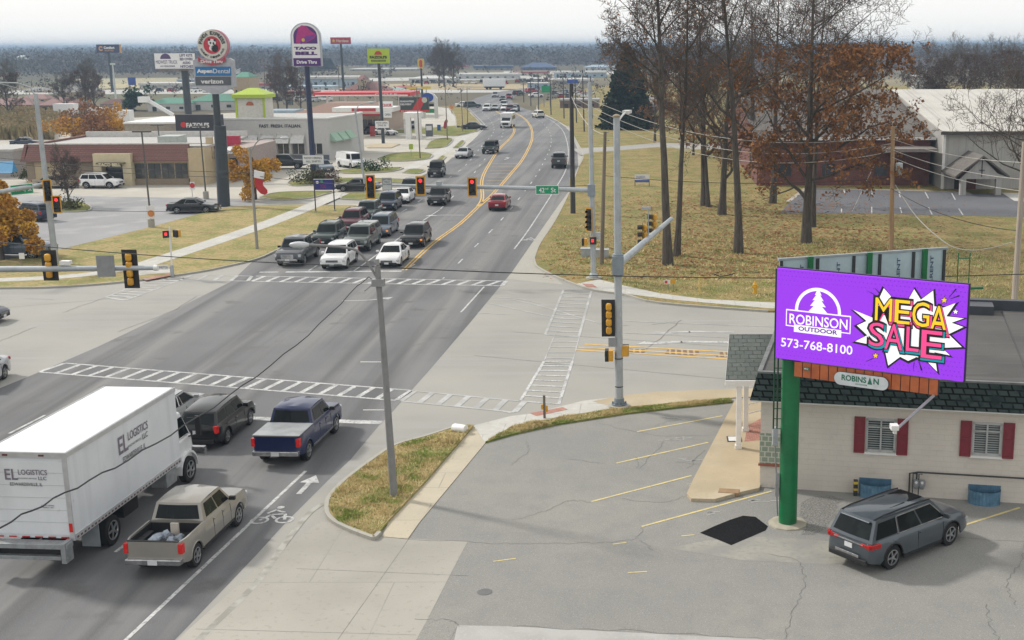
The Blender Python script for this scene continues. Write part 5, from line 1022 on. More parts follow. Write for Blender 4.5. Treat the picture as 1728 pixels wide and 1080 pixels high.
for s in (-1, 1):
    m = MB(); xc = bl+.95; P = [(xc+.68*math.cos(R_(a)), s*.9, .5+.66*math.sin(R_(a))) for a in range(0, 181, 20)]
    for a, b_ in zip(P, P[1:]): m.hexa([(a[0], s*.9-.28, a[2]-.03), (b_[0], s*.9-.28, b_[2]-.03), (b_[0], s*.9+.28, b_[2]-.03), (a[0], s*.9+.28, a[2]-.03)], [(a[0], s*.9-.28, a[2]+.06), (b_[0], s*.9-.28, b_[2]+.06), (b_[0], s*.9+.28, b_[2]+.06), (a[0], s*.9+.28, a[2]+.06)])
    m.build('fender', CABW, bt, local=True)
    m = MB(); q = [(x0+.22, s*(cw-.012), 1.85), (x0+1.12, s*(cw-.012), 1.85), (x0+.85, s*(cw-.115), 2.55), (x0+.22, s*(cw-.115), 2.55)]; q = [(a, b_+s*.02, c) for a, b_, c in q]; m.quad(*q); m.build('side_window', CGLASS, bt, local=True)
    m = MB(); m.bar((x0+1.1, s*cw, 1.7), (x0+1.25, s*(cw+.32), 1.75), .04); m.bar((x0+1.1, s*cw, 2.4), (x0+1.25, s*(cw+.32), 2.4), .04); m.cbox((x0+1.27, s*(cw+.33), 2.08), .1, .2, .75); m.build('mirror', PLAST, bt, local=True)
m = MB(); m.quad((x0+1.37, -cw+.12, 1.85), (x0+1.37, cw-.12, 1.85), (x0+.92, cw-.26, 2.66), (x0+.92, -cw+.26, 2.66)); m.build('windshield', CGLASS, bt, local=True)
m = MB(); m.box(x0+2.42, x0+2.62, -1.05, 1.05, .55, .85); m.build('front_bumper', CHROME, bt, local=True, bevel=.03)
# frame-edge cars ------------------------------------------------------------
vehicle('sedan_car', 'silver car cut off by the left frame edge near the crosswalk', 'car', 'sedan', P_['silver'], at(-46, 628), R_(-84))
vehicle('sedan_car', 'dark blue car waiting on the west leg at the left frame edge', 'car', 'sedan', P_['dblue'], at(-64, 523), R_(2))
# queue facing the camera ----------------------------------------------------
Q = [('pickup_truck', 'dark grey pickup heading the kerbside queue at the far stop line', 'pickup', 'pickup', 'dgrey', 503, 424, dict(chromeb=True, grille=CHROME)),
 ('crossover', 'white crossover with black grille at the front of the middle lane', 'car', 'suv', 'white', 573, 431, dict()),
 ('sedan_car', 'white sedan first in the left turn lane by the yellow line', 'car', 'sedan', 'white', 663, 427, dict()),
 ('crossover', 'dark green crossover just behind the grey pickup', 'car', 'suv', 'green', 556, 395, dict(rack=True)),
 ('pickup_truck', 'old grey-green pickup with a bed topper behind the white crossover', 'pickup', 'pickup', 'ggreen', 612, 402, dict(topper=True, chromeb=True)),
 ('crossover', 'black crossover with lit amber lamp second in the left turn lane', 'car', 'suv', 'black', 702, 397, dict(blink=1)),
 ('crossover', 'maroon crossover third in the kerbside queue', 'car', 'suv', 'maroon', 597, 371, dict(rack=True)),
 ('minivan', 'steel blue minivan with roof rails behind the old topper pickup', 'car', 'minivan', 'sblue', 646, 380, dict(rack=True, blink=1)),
 ('crossover', 'small dark green car wedged behind the maroon crossover', 'car', 'suv', 'green', 622, 356, dict()),
 ('crossover', 'navy blue crossover fourth in the middle lane', 'car', 'suv', 'dblue', 657, 340, dict()),
 ('sedan_car', 'white sedan right behind the navy crossover', 'car', 'sedan', 'white', 681, 328, dict()),
 ('crossover', 'black crossover rolling up behind the white sedan of the middle lane', 'car', 'suv', 'black', 693, 316, dict()),
 ('crossover', 'black and silver crossover rolling alone toward the queue', 'car', 'suv', 'black', 741, 331, dict(rack=True)),
 ('off_roader', 'black boxy off-roader ahead of the hatched median', 'car', 'jeep', 'black', 737, 287, dict()),
 ('off_roader', 'dark green boxy off-roader beside the hatched median', 'car', 'jeep', 'green', 828, 250, dict()),
 ('sedan_car', 'silver sedan coming round the bend near the grass strips', 'car', 'sedan', 'silver', 783, 257, dict())]
for nm, lab, cat, kd, col, x, y, kw in Q: vehicle(nm, lab, cat, kd, P_[col], at(x, y), S_+R_(3 if y < 300 else 0)-(R_(8) if y < 270 else 0), group='oncoming traffic on the main road', **kw)
# same-direction and turning traffic
vehicle('sedan_car', 'red sedan driving away just past the far crosswalk', 'car', 'sedan', P_['red'], at(843, 339), R_(90))
vehicle('pickup_truck', 'dark pickup driving away near the curb-side lane line', 'pickup', 'pickup', P_['dgrey'], at(944, 272), R_(92), cover=PLAST)
vehicle('crossover', 'white car driving away round the upper right bend', 'car', 'suv', P_['cream'], at(908, 193), R_(112))
vehicle('sedan_car', 'black sedan pulling out broadside near the left grass strip of the bend', 'car', 'sedan', P_['black'], at(801, 212), R_(0))
vehicle('sedan_car', 'black sedan crossing broadside behind the left traffic signals', 'car', 'sedan', P_['black'], at(603, 311), R_(178))
vehicle('sedan_car', 'black sedan parked along the grass verge near the dark sign pole', 'car', 'sedan', P_['black'], at(327, 346), R_(4))
vehicle('crossover', 'white crossover parked at the tan restaurant entrance', 'car', 'suv', P_['white'], at(171, 306), R_(-3), rack=True)
vehicle('sedan_car', 'beige car parked left of the white crossover at the restaurant', 'car', 'sedan', P_['beige'], at(93, 306), R_(-2))
vehicle('crossover', 'dark crossover seen from behind near the yellow tree', 'car', 'suv', P_['dblue'], at(56, 358), R_(150))
vehicle('pickup_truck', 'grey pickup nosing toward the verge below the yellow tree', 'pickup', 'pickup', P_['sblue'], at(28, 418), R_(-6), chromeb=True)
vehicle('parked_car', 'dark car at the upper left lot beside the reeds', 'car', 'sedan', P_['dblue'], at(45, 239), R_(8))
vehicle('pickup_truck', 'black pickup parked in front of the awninged restaurant', 'pickup', 'pickup', P_['black'], at(480, 275), R_(6))
vehicle('parked_car', 'silver-blue sedan parked between black pickup and white van', 'car', 'sedan', P_['sblue'], at(545, 279), R_(-60))
vehicle('cargo_van', 'white van parked at the corner of the awninged restaurant', 'van', 'van', P_['white'], at(592, 270, 1.0), R_(-50))
vehicle('crossover', 'black crossover parked beyond the sign bed', 'car', 'suv', P_['black'], at(627, 219), R_(-150))
vehicle('parked_car', 'white car parked beside the black crossover beyond the sign bed', 'car', 'sedan', P_['white'], at(650, 221), R_(-30))
vehicle('parked_car', 'dark car waiting under the pale corner gateway', 'car', 'sedan', P_['dgrey'], at(700, 210), R_(-90), detail=0)
# shuttle bus
bs = thing('shuttle_bus', 'small white shuttle bus with high roof facing the camera on the bend', 'bus', at(857, 214, .1), R_(-92))
m = MB(); m.box(-3.0, 1.9, -1.15, 1.15, .5, 2.9); m.build('body', P_['white'], bs, local=True, bevel=.08)
m = MB(); m.hexa([(1.85, -1.0, .45), (3.2, -.95, .45), (3.2, .95, .45), (1.85, 1.0, .45)], [(1.85, -1.0, 1.95), (3.05, -.85, 1.25), (3.05, .85, 1.25), (1.85, 1.0, 1.95)]); m.build('nose', P_['white'], bs, local=True, bevel=.05)
m = MB(); m.hexa([(1.95, -.9, 1.3), (2.75, -.85, 1.45), (2.75, .85, 1.45), (1.95, .9, 1.3)], [(1.95, -.85, 2.0), (2.0, -.8, 2.0), (2.0, .8, 2.0), (1.95, .85, 2.0)]); m.build('windshield', CGLASS, bs, local=True)
m = MB(); m.box(3.18, 3.26, -.6, .6, .65, 1.05); m.build('grille', PLAST, bs, local=True)
for s in (-1, 1):
    m = MB(); m.cbox((3.2, s*.75, .95), .08, .25, .2); m.build('headlight', HEADL, bs, local=True)
    m = MB(); m.box(-2.6, 1.6, min(s*1.151, s*1.17), max(s*1.151, s*1.17), 1.6, 2.35); m.build('side_window', CGLASS, bs, local=True)
wm = wheel_mesh(.39, .26, False)
for x in (2.3, -1.7):
    for s in (1, -1): w = mkobj('wheel', wm[0], bs, (x, s*1.0, .39), 0 if s > 0 else math.pi); mkobj('rim', wm[1], w)
# far traffic
far = [(868, 183, 'silver', S_, 'light car just behind the shuttle bus'), (822, 182, 'white', S_, 'white car leading the far group of cars'), (836, 181, 'silver', S_, 'pale car second of the far group'), (852, 181, 'white', S_, 'white car third of the far group'), (861, 183, 'maroon', S_, 'dark red car ending the far group'),
 (849, 166, 'green', S_, 'dark car before the distant junction'), (836, 160, 'silver', S_, 'pale car nearest the distant junction'), (859, 163, 'red', S_, 'red car near the distant junction'), (797, 177, 'green', R_(10), 'teal car waiting to turn at the far left bend'), (850, 176, 'silver', S_, 'grey car on the far curve'),
 (875, 157, 'black', R_(60), 'black car beyond the distant junction'), (897, 153, 'red', R_(40), 'red car on the distant crossing road'), (905, 160, 'white', R_(20), 'white car on the distant crossing road'), (870, 182, 'dgrey', R_(100), 'dark car leaving round the far curve'), (783, 176, 'white', R_(5), 'white car entering from the far left')]
for x, y, c, h, lab in far: vehicle('distant_car', lab, 'car', 'sedan' if (x+y) % 2 else 'suv', P_[c], at(x, y), h, 'distant cars on the far road', detail=0)
# ================================================================== signals, poles, wires
SGY = LM('signal_yellow', (.62, .31, .02), [((.5, .25, .02), 3, .4, .7)], .4); SGB = PM('signal_black', (.014, .014, .014), .5)
GALVP = LM('galvanised_pole', (.40, .43, .45), [((.32, .345, .36), 1.4, .4, .7, 5), ((.5, .52, .53), 6, .58, .8, 4)], .5, .35)
REDON = LM('red_lamp_lit', (.6, .01, .01), [((.5, .01, .01), 9, .4, .7)], .3, emit=((1, .03, .03), 1.6)); LENS = PM('dark_lens', (.03, .035, .02), .3)
CONCP = PM('concrete_pole', (.30, .29, .27), .8, var=.15); WOODP = LM('wood_pole', (.34, .22, .12), [((.25, .16, .09), 1, .4, .7, 5, (8, 8, .4)), ((.18, .12, .07), 2, .55, .8, 4, (10, 10, .3))], .9)
DARKP = LM('creosote_pole', (.045, .045, .05), [((.09, .085, .08), 1, .45, .7, 4, (8, 8, .4))], .85); BRNP = LM('weathered_pole', (.20, .165, .13), [((.13, .11, .09), 1, .4, .7, 5, (8, 8, .4))], .9); NAVYP = PM('navy_pole', (.022, .03, .075), .5); SLATEP = PM('slate_pole', (.04, .05, .06), .5)
GREENS = PM('street_sign_green', (.0, .26, .11), .4, var=.05)
def signal(label, pos, rz, n=3, lit=0, plate=True, group='traffic signal heads', name='traffic_signal', border=True):
    t = thing(name, label, 'traffic light', pos, rz, group); s = .355; h = n*s; B = lambda m, nm, mt, p=t, **k: m.build(nm, mt, p, local=True, **k)
    m = MB(); [m.box(-s*.36, s*.36, -.02, .22, -h/2+i*s+.006, -h/2+(i+1)*s-.006) for i in range(n)]; B(m, 'housing', SGY, bevel=.09)
    if n > 1 and plate:
        m = MB(); m.box(-s*.5-.15, s*.5+.15, -.035, -.021, -h/2-.13, h/2+.13); bp = B(m, 'backplate', SGB)
        if border:
            m = MB(); a, z = s*.5+.15, h/2+.13
            for q in ((-a, a, z-.085, z), (-a, a, -z, -z+.085), (-a, -a+.085, -z+.085, z-.085), (a-.085, a, -z+.085, z-.085)): m.box(q[0], q[1], -.042, -.036, q[2], q[3])
            B(m, 'reflective_border', SGY, bp)
    for i in range(n):
        zc = h/2-(i+.5)*s
        m = MB(); m.lathe((0, -.06, zc), [(s*.36, 0), (s*.36, .03)], 14, 'Y'); B(m, 'lens', REDON if i == lit else LENS)
        m = MB(); r = s*.42; 
        for k in range(10):
            a0, a1 = R_(-20+k*22), R_(-20+(k+1)*22); m.quad((r*math.cos(a0), -.036, zc+r*math.sin(a0)), (r*math.cos(a1), -.036, zc+r*math.sin(a1)), (r*math.cos(a1), -.27, zc+r*math.sin(a1)), (r*math.cos(a0), -.27, zc+r*math.sin(a0)))
        B(m, 'visor', SGB, recalc=False)
    return t
def ped(label, pos, rz, lit=True):
    t = thing('pedestrian_signal', label, 'pedestrian signal', pos, rz, 'pedestrian signal heads'); B = lambda m, nm, mt: m.build(nm, mt, t, local=True)
    m = MB(); m.box(-.22, .22, -.0, .2, -.24, .24); B(m, 'housing', SGY); m = MB(); m.box(-.23, .23, -.16, -.001, -.25, .25); B(m, 'visor_box', SGB)
    m = MB(); m.box(-.12, .04, -.175, -.161, -.08, .12); B(m, 'lens', REDON if lit else LENS); return t
def pole(mb, base, top, r0, r1, n=12): mb.tube([V(base)-V((0, 0, .05)), base, top], [r0, r0, r1], n)
# near right corner pole
b = G(1045, 685, .1); T_ = V((b.x, b.y, zat(198, b, 1045))); t = thing('signal_pole', 'tall grey signal pole with flanged base beside the corner verge', 'signal pole', b)
m = MB(); m.tube([b, T_], [.19, .14], 16); m.build('pole', GALVP, t, smooth=True)
m = MB(); m.lathe(b, [(.5, -.1), (.5, .06)], 20); m.build('footing', KERB, t); m = MB(); m.lathe(b+V((0, 0, .07)), [(.34, 0), (.34, .05), (.24, .06), (.22, .3)], 16); [m.cbox(b+V((.29*math.cos(k*1.047), .29*math.sin(k*1.047), .16)), .07, .07, .12) for k in range(6)]; m.build('base_flange', PM('flange_steel', (.2, .24, .28), .5, .3), t)
m = MB(); m.lathe(T_, [(.17, 0), (.17, .08), (.05, .14)], 12); m.build('pole_cap', PM('rust_cap', (.3, .24, .16)), t)
m = MB(); m.tube([T_-V((0, 0, .25)), T_+V((.25, .9, .05)), T_+V((.35, 1.6, .12))], .04, 8); m.cbox(T_+V((.42, 1.9, .13)), .3, .7, .14, Matrix.Rotation(R_(-10), 3, 'Z')); m.build('luminaire', PM('lamp_grey', (.6, .6, .58)), t)
S0 = A(1050, 447, b.y); S0 = V((b.x, b.y, S0.z)); TP = A(1133, 369, 65.5); armd = (TP-S0)
m = MB(); m.tube([S0, TP], [.17, .11], 14); m.build('mast_arm', GALVP, t, smooth=True)
m = MB(); m.cbox(S0, .5, .5, .85); m.tube([S0-V((0, 0, .5)), S0+V((0, 0, .5))], .24, 14); m.build('arm_bracket', PM('bracket_grey', (.25, .29, .33), .4, .3), t, bevel=.02)
m = MB(); m.box(b.x-.45, b.x-.1, b.y-.22, b.y-.2, zat(583, b), zat(568, b)); m.build('small_sign', GREYM, t)
for z in (.9, 2.2): m = MB(); m.tube([b+V((0, 0, z)), b+V((0, 0, z+.05))], .19, 14); m.build('band', DKTRIM, t)
signal('four lamp signal seen from behind on the tall near corner pole', V((b.x-.42, b.y-.1, zat(536, b))), math.pi, 4, None)
ped('pedestrian signal on the tall near corner pole facing left', V((b.x-.45, b.y-.1, zat(598, b))), -math.pi/2, False); ped('pedestrian signal on the hidden side of the tall near corner pole', V((b.x+.22, b.y+.1, zat(592, b))), math.pi, False)
for k, (px, dz) in enumerate(((1099, 0.15), (1117, .3))):
    f_ = (A(px, 400, 60).x); tt = max(0, min(1, ((px-1050)/(1133-1050))*.86+.02)); p = S0+armd*tt
    signal(['signal head edge-on nearer the pole on the receding mast arm', 'signal head edge-on nearer the tip of the receding mast arm'][k], p+V((-.28, 0, dz)), -math.pi/2, 3, None)
p = S0+armd*.52; m = MB(); m.tube([p, p+V((0, 0, 1.5))], .03, 6); m.cbox(p+V((-.1, 0, 1.5)), .45, .14, .12); tag(m.build('camera_rod', GALVP), 'thin rod with a small traffic camera rising from the receding mast arm', 'camera')
# far right corner pole with long arm
b = G(1002, 470, .1); T_ = A(995, 138, b.y); t = thing('signal_pole', 'far corner signal pole carrying the long mast arm with the 42nd street sign', 'signal pole', b)
m = MB(); m.tube([b, T_], [.2, .13], 16); m.build('pole', GALVP, t, smooth=True); m = MB(); m.lathe(b, [(.55, -.1), (.55, .1)], 18); m.build('footing', KERB, t); m = MB(); m.lathe(b+V((0, 0, .11)), [(.33, 0), (.33, .1), (.24, .3)], 16); m.build('base_flange', GALVP, t)
a0 = A(998, 321, b.y); a1 = A(628, 312, b.y+.5); m = MB(); m.tube([a0, a0.lerp(a1, .5)+V((0, 0, .05)), a1], [.17, .13, .08], 12); m.build('mast_arm', GALVP, t, smooth=True)
m = MB(); m.cbox(a0, .5, .5, .8); m.build('arm_bracket', MATS['bracket_grey'], t)
m = MB(); p = A(990, 420, b.y); m.cbox(A(1008, 398, b.y), .4, .3, .45); m.build('control_box', GALVP, t)
AY = b.y
for px, y0, y1, n, lab in ((625.5, 295, 336, 4, 'leftmost red signal of the far mast arm with four lamps'), (710, 297, 330, 3, 'middle red signal of the far mast arm'), (797, 299, 332, 3, 'red signal of the far mast arm nearest the 42nd street sign')):
    p = A(px, (y0+y1)/2, AY-.35); signal(lab, p, 0, n, 0)
p = A(994.5, 371, AY-.3); signal('four lamp signal mounted on the far corner pole', p, R_(-42), 4, None); ped('lit pedestrian signal on the far corner pole', A(1001, 406, AY-.3), 0); ped('pedestrian signal facing left on the far corner pole', A(986, 408, AY), R_(-90), False)
def board(nm, lab, cat, f, mat, txts=(), th=.04, border=None, posts=None, group=None, root=None):
    t = root or thing(nm, lab, cat, f.p(.5, 1), group=group); slab(f, 0, 1, 0, 1, 0, th).build('panel', mat, t)
    if border:
        bm, bw = border; bu, bv = bw/f.w, bw/f.h; m = MB()
        for q in ((0, 1, 0, bv), (0, 1, 1-bv, 1), (0, bu, bv, 1-bv), (1-bu, 1, bv, 1-bv)): slab(f, q[0], q[1], q[2], q[3], .012, .011, m)
        m.build('border', bm, t)
    for s, u0, u1, v0, v1, mt, *bo in txts: text(f, s, u0, u1, v0, v1, .014, mt, t, bold=bo[0] if bo else .01)
    for p in posts or (): m = MB(); m.tube([V(p[0]), V(p[1])], p[2], 8); m.build('post', p[3], t)
    return t
WT = PM('sign_white', (.72, .72, .72), .4, var=.05)
board('street_sign', 'green 42nd street sign on the far mast arm', 'street sign', vface(904, 943, 313, 328, AY-.3), GREENS, [('42', .14, .38, .25, .78, WT), ('nd', .40, .54, .24, .46, WT), ('St', .66, .88, .25, .78, WT)], border=(WT, .03))
board('sign', 'small white left turn sign between the left two red signals', 'sign', vface(645, 661, 300, 321, AY-.3), PM('sign_dull', (.5, .52, .5)), [('LEFT TURN', .08, .92, .08, .2, DKTRIM), ('YIELD', .2, .8, .27, .4, DKTRIM), ('ON GREEN', .1, .9, .47, .58, DKTRIM)], border=(DKTRIM, .02))
m = MB(); f = vface(645, 661, 300, 321, AY-.3); disc(f, .5, .78, .13, .02, .01, 12, mb=m); tag(m.build('green_ball_mark', DKTRIM), 'dark round mark at the foot of the white left turn sign', 'mark'); bpy.data.objects.remove(bpy.data.objects['green_ball_mark'])
p = A(741, 309, AY); m = MB(); m.cbox(p, .35, .3, .25); m.tube([p, p-V((0, 0, .3))], .03, 6); tag(m.build('traffic_camera', GALVP), 'small grey camera box on top of the far mast arm', 'camera')
# far left pole
b = G(94, 443, .1); T_ = A(60, 158, b.y); t = thing('signal_pole', 'leaning-looking grey signal pole behind the near left mast arm with Broadway sign', 'signal pole', b)
m = MB(); m.tube([b, T_], [.24, .15], 14); m.build('pole', GALVP, t, smooth=True)
m = MB(); m.tube([T_-V((0, 0, .3)), A(52, 148, b.y), A(30, 140, b.y), A(-20, 139, b.y)], [.07, .06, .05, .05], 8); m.tube([T_-V((0, 0, 1)), A(40, 152, b.y), A(-5, 139.5, b.y)], .03, 6); m.build('luminaire_arm', GALVP, t)
a0 = A(77, 311, b.y); a1 = A(-60, 333, b.y-8); m = MB(); m.tube([a0, a1], [.17, .13], 12); m.build('mast_arm', GALVP, t, smooth=True)
f = vface(22, 60.5, 310, 327, b.y-2.6, b.y-1.2); f.o.z -= .0; f.o.y -= .4; f = Face(f.o, f.o+f.r+V((0, 0, .0)), f.o+f.d)
board('street_sign', 'green Broadway street sign on the far left mast arm', 'street sign', f, GREENS, [('Broadway', .08, .68, .22, .8, WT), ('St', .76, .92, .22, .72, WT)], border=(WT, .03))
signal('black faced signal side-on at the far left pole above the lit one', A(80, 322, b.y-.6), R_(48), 4, None); signal('signal with lit red lamp low on the far left pole', A(96, 345, b.y-.9), R_(12), 3, 0)
# near left mast arm from off frame pole
P0 = A(262, 452, 52); P1 = V((P0.x-19, P0.y-.3, P0.z-.05)); pb = V((P1.x, P1.y, 0)); t = thing('signal_pole', 'near left mast arm reaching in from the frame edge with two signals seen from behind', 'signal pole', pb)
m = MB(); m.tube([P0, P1], [.10, .2], 14); m.tube([pb, pb+V((0, 0, 7.5))], [.22, .18], 14); m.build('mast_arm', GALVP, t, smooth=True)
m = MB(); m.tube([P0-V((.05, 0, 0)), P0+V((.12, 0, 0))], .13, 12); m.build('arm_cap', WTRIM, t)
signal('signal seen from behind at the tip of the near left mast arm', A(220, 454, 52.1), math.pi, 4, None); signal('signal seen from behind farther left on the near left mast arm', A(83.5, 448, 52.1), math.pi, 3, None)
board('sign', 'plain grey back of a sign on the near left mast arm', 'sign', vface(163, 193, 431, 467, 51.6), GREYM)
p = A(111, 443, 52); m = MB(); m.cbox(p, .42, .3, .16); m.cbox(p-V((0, 0, .15)), .1, .1, .2); tag(m.build('sensor_box', WTRIM), 'white sensor box on the near left mast arm', 'sensor')
# pedestrian posts
b = G(291, 466, .1); T_ = A(286, 383, b.y); t = thing('signal_post', 'short white post with two pedestrian signals on the far left corner', 'signal post', b); m = MB(); m.tube([b, T_], .06, 8); m.build('post', WTRIM, t); m = MB(); m.tube([b, b+V((0, 0, .8))], .14, 8); m.build('post_base', GALVP, t)
ped('pedestrian signal on the left side of the short white post', A(280, 395, b.y), R_(30)); ped('pedestrian signal on the right side of the short white post', A(298, 394, b.y), R_(-40), False)
board('sign', 'small white sign low on the short white post', 'sign', vface(264, 284, 447, 455, b.y-.2), WT, [('PUSH BUTTON', .06, .94, .3, .75, DKTRIM)])
b = G(919, 705, .05); t = thing('push_button_post', 'thin weathered push button post on the near corner ramp', 'post', b); m = MB(); m.cbox(b+V((0, 0, .5)), .1, .1, 1.05); m.build('post', BRNP, t); m = MB(); m.cbox(b+V((.1, -.02, .42)), .1, .12, .28); m.cbox(b+V((-.1, .0, .5)), .08, .1, .22); m.build('button_box', SGY, t)
p0, p1 = G(765, 722, .2), G(786, 725, .2); m = MB(); m.tube([p0, p0.lerp(p1, .1), p1], [.17, .2, .2], 14); tag(m.build('fallen_bollard', WTRIM, smooth=True), 'pale concrete cylinder lying at the tip of the grass island', 'bollard')
# lamp posts ------------------------------------------------------------------
def lamp(lab, bp, tp_, tip, r=.13, mat=CONCP, ctrl=None, z=.1, head=(.75, .26, .12)):
    b = G(*bp, z); T_ = A(*tp_, b.y); t = thing('lamp_post', lab, 'lamp post', b, group='street lamps'); m = MB(); m.tube([b-V((0, 0, .2)), T_], [r, r*.68], 12); m.build('pole', mat, t, smooth=True)
    Q = A(*tip, b.y); c = ctrl and A(*ctrl, b.y) or V((T_.x*.6+Q.x*.4, T_.y, Q.z)); P = smoothpath([T_-V((0, 0, .5)), T_.lerp(c, .5)+V((0, 0, .05)), c, Q], 4); m = MB(); m.tube(P, .045, 8); m.build('arm', mat, t, smooth=True)
    s = 1 if Q.x > T_.x else -1; m = MB(); m.blob(Q+V((s*head[0]*.4, 0, 0)), head[0]/2, head[1]/2, head[2], None, 0, 2); m.build('luminaire', PM('lamp_head', (.5, .52, .54), .4), t, smooth=True); return t, b, T_
lp, lb_, LT = lamp('near concrete lamp post standing on the grass island', (665, 836), (637, 448), (520, 413), .145, PM('grey_concrete_pole', (.22, .22, .22), .8, var=.2), (585, 418), .12)
for y in (611, 692): p = A(650, y, lb_.y); q = A(613 if y > 650 else 608, y, lb_.y); p = A(lb_.x*0+(648 if y < 650 else 653), y, lb_.y); m = MB(); m.tube([p, q], .022, 6); m.build('banner_arm', WTRIM, lp)
m = MB(); m.cbox(LT-V((0, 0, .6)), .42, .3, .25); m.tube([LT-V((.5, 0, .9)), LT-V((0, 0, .5))], .03, 6); m.cbox(LT+V((0, 0, .12)), .12, .12, .2); m.build('clamp', GREYM, lp)
lp2, b2, T2 = lamp('lamp post wearing a red christmas stocking on the left verge', (434, 420), (421, 249), (474, 233), .13, CONCP, (445, 234))
sk = thing('christmas_stocking', 'red christmas stocking with white cuff hanging on the lamp post', 'decoration', A(434, 305, b2.y-.3)); f = vface(428, 450, 287, 328, b2.y-.3)
fpoly(f, [(.12, .3), (.72, .36), (.70, .62), (1.0, .82), (1.0, .95), (.8, 1.02), (.5, .97), (.22, .8), (.08, .6)], .06, .12).build('sock', PM('stocking_red', (.45, .015, .02)), sk, bevel=.02); fpoly(f, [(.12, 0), (.88, .10), (.80, .38), (.05, .3)], .08, .16).build('cuff', WT, sk, bevel=.02)
lamp('silver lamp post rising behind the leftmost red signal', (617, 322), (599, 183), (622, 173), .14, GALVP, (610, 176)); lamp('brown lamp post by the narrow grass strip before the fuel store', (709, 267), (703, 150), (703.5, 149), .1, BRNP, (703, 148))
lamp('weathered lamp post in the verge right of the brown one', (755, 236), (751, 143), (751.5, 142), .1, BRNP, (751, 141)); lamp('thin lamp post nearest the left edge of the bend', (781, 221), (778, 152), (779, 151), .09, BRNP, (778, 150)); lamp('thin lamp post at the start of the far left verge', (789, 208), (788, 150), (789, 149), .09, BRNP, (788, 148))
def tee(lab, bp, top, w=1.6, cb=True, group='parking lot lights'):
    b = G(*bp); T_ = A(*top, b.y); t = thing('lot_light', lab, 'lot light', b, group=group); m = MB(); m.tube([b, T_], [.09, .07], 8); m.build('pole', DKPOLE, t); m = MB(); m.cbox(T_, w, .35, .14); m.build('lamp_head', DKPOLE, t)
    if cb: m = MB(); m.lathe(b, [(.3, 0), (.3, .8), (.27, .85)], 14); m.build('concrete_base', KERB, t)
DKPOLE = PM('lot_light_bronze', (.10, .095, .09), .5)
tee('lot light with concrete base carrying a poster on the corner lawn', (256, 385), (239, 222)); tee('lot light standing beside the tall navy pentagon sign pole', (348, 336), (337, 213)); tee('lot light in front of the taupe shop', (277, 300), (266, 211), cb=False); tee('lot light behind the taupe shop parapet', (300, 260), (298, 214), cb=False)
tee('lot light at the yellow reeds by the left frame edge', (124, 240), (121, 196), cb=False); tee('twin lot light beside the lime tower', (447, 200), (446, 110), cb=False); tee('twin lot light left of the purple bell sign', (573, 180), (571, 112), 2.2, False)
b = G(256, 385); board('poster', 'small poster with orange picture strapped to the lot light base', 'poster', vface(247, 261, 347, 369, b.y-.3), WT); f = vface(247, 261, 347, 369, b.y-.31); m = MB(); disc(f, .55, .6, .3, .03, .02, 14, mb=m); m.build('orange_picture', PM('orange_print', (.6, .22, .06)), bpy.data.objects['poster'])
# utility poles and wires ------------------------------------------------------
UT = {}
def upole(key, lab, bp, top, r=.16, mat=DARKP, cross=None, z=.1):
    b = G(*bp, z); T_ = A(*top, b.y); t = thing('utility_pole', lab, 'utility pole', b, group='utility poles'); m = MB(); m.tube([b-V((0, 0, .2)), T_], [r, r*.7], 10); m.build('pole', mat, t, smooth=True); UT[key] = (b, T_)
    if cross: m = MB(); c = T_-V((0, 0, .5)); m.box(c.x-cross/2, c.x+cross/2, c.y-.08, c.y+.08, c.z-.06, c.z+.06); m.build('crossarm', mat, t)
    m = MB(); [m.tube([T_-V((0, 0, .1*k+.1))+V((.12, 0, 0)), T_-V((0, 0, .1*k))+V((.3, 0, 0))], .04, 6) for k in (0, 6)]; m.build('insulator', GREYM, t); return t
upole('A', 'thick dark utility pole on the verge behind the far mast arm', (967, 360), (964, 141), .26)
upole('B', 'weathered brown utility pole just right of the far corner signal pole', (1015, 446), (1021, 222), .17, BRNP); upole('C', 'pale wooden utility pole with a grey transformer on the lawn', (1504, 428), (1507, 213), .2, WOODP)
upole('D', 'utility pole at the right frame edge beside the office roof', (1711, 523), (1729, 240), .2, LM('grey_wood_pole', (.36, .31, .26), [((.27, .23, .19), 1, .4, .7, 5, (8, 8, .4))], .9)); upole('E', 'short thin pole left of the transformer pole', (1484, 308), (1485, 241), .12, WOODP)
for k, (bp, tp_) in enumerate((((909, 187), (908, 126)), ((930, 194), (928, 127)), ((952, 200), (950, 125)), ((973, 207), (970, 125)), ((986, 222), (983, 124)), ((884, 172), (883, 140)), ((896, 178), (895, 138)), ((1000, 200), (996, 128)))):
    upole('F%d' % k, ['thin dark utility pole %s' % q for q in ('behind the white car on the bend', 'second right of the white car on the bend', 'beside the brown truck stop on its left', 'before the brown truck stop', 'right of the truck stop nearest the thick pole', 'farthest along the right side of the road', 'second farthest along the right side of the road', 'between truck stop and cedar')][k], bp, tp_, .14, DARKP, cross=1.6)
WIRE = PM('cable_grey', (.42, .41, .38), .6); WIREB = PM('cable_black', (.02, .02, .022), .6)
b, T_ = UT['C']; tr = thing('transformer', 'grey canister transformer hung on the pale wooden pole', 'transformer', A(1517, 285, b.y)); m = MB(); c = A(1517, 285, b.y); m.lathe(c, [(.25, -.5), (.28, -.45), (.28, .4), (.2, .48)], 14); m.build('tank', PM('tank_grey', (.42, .46, .48), .4), tr, smooth=True); m = MB(); [m.tube([c+V((s*.12, 0, .45)), c+V((s*.15, 0, .7))], .04, 6) for s in (-1, 1)]; m.cbox(c-V((.35, 0, 0)), .25, .08, .4); m.build('bushing', DKTRIM, tr)
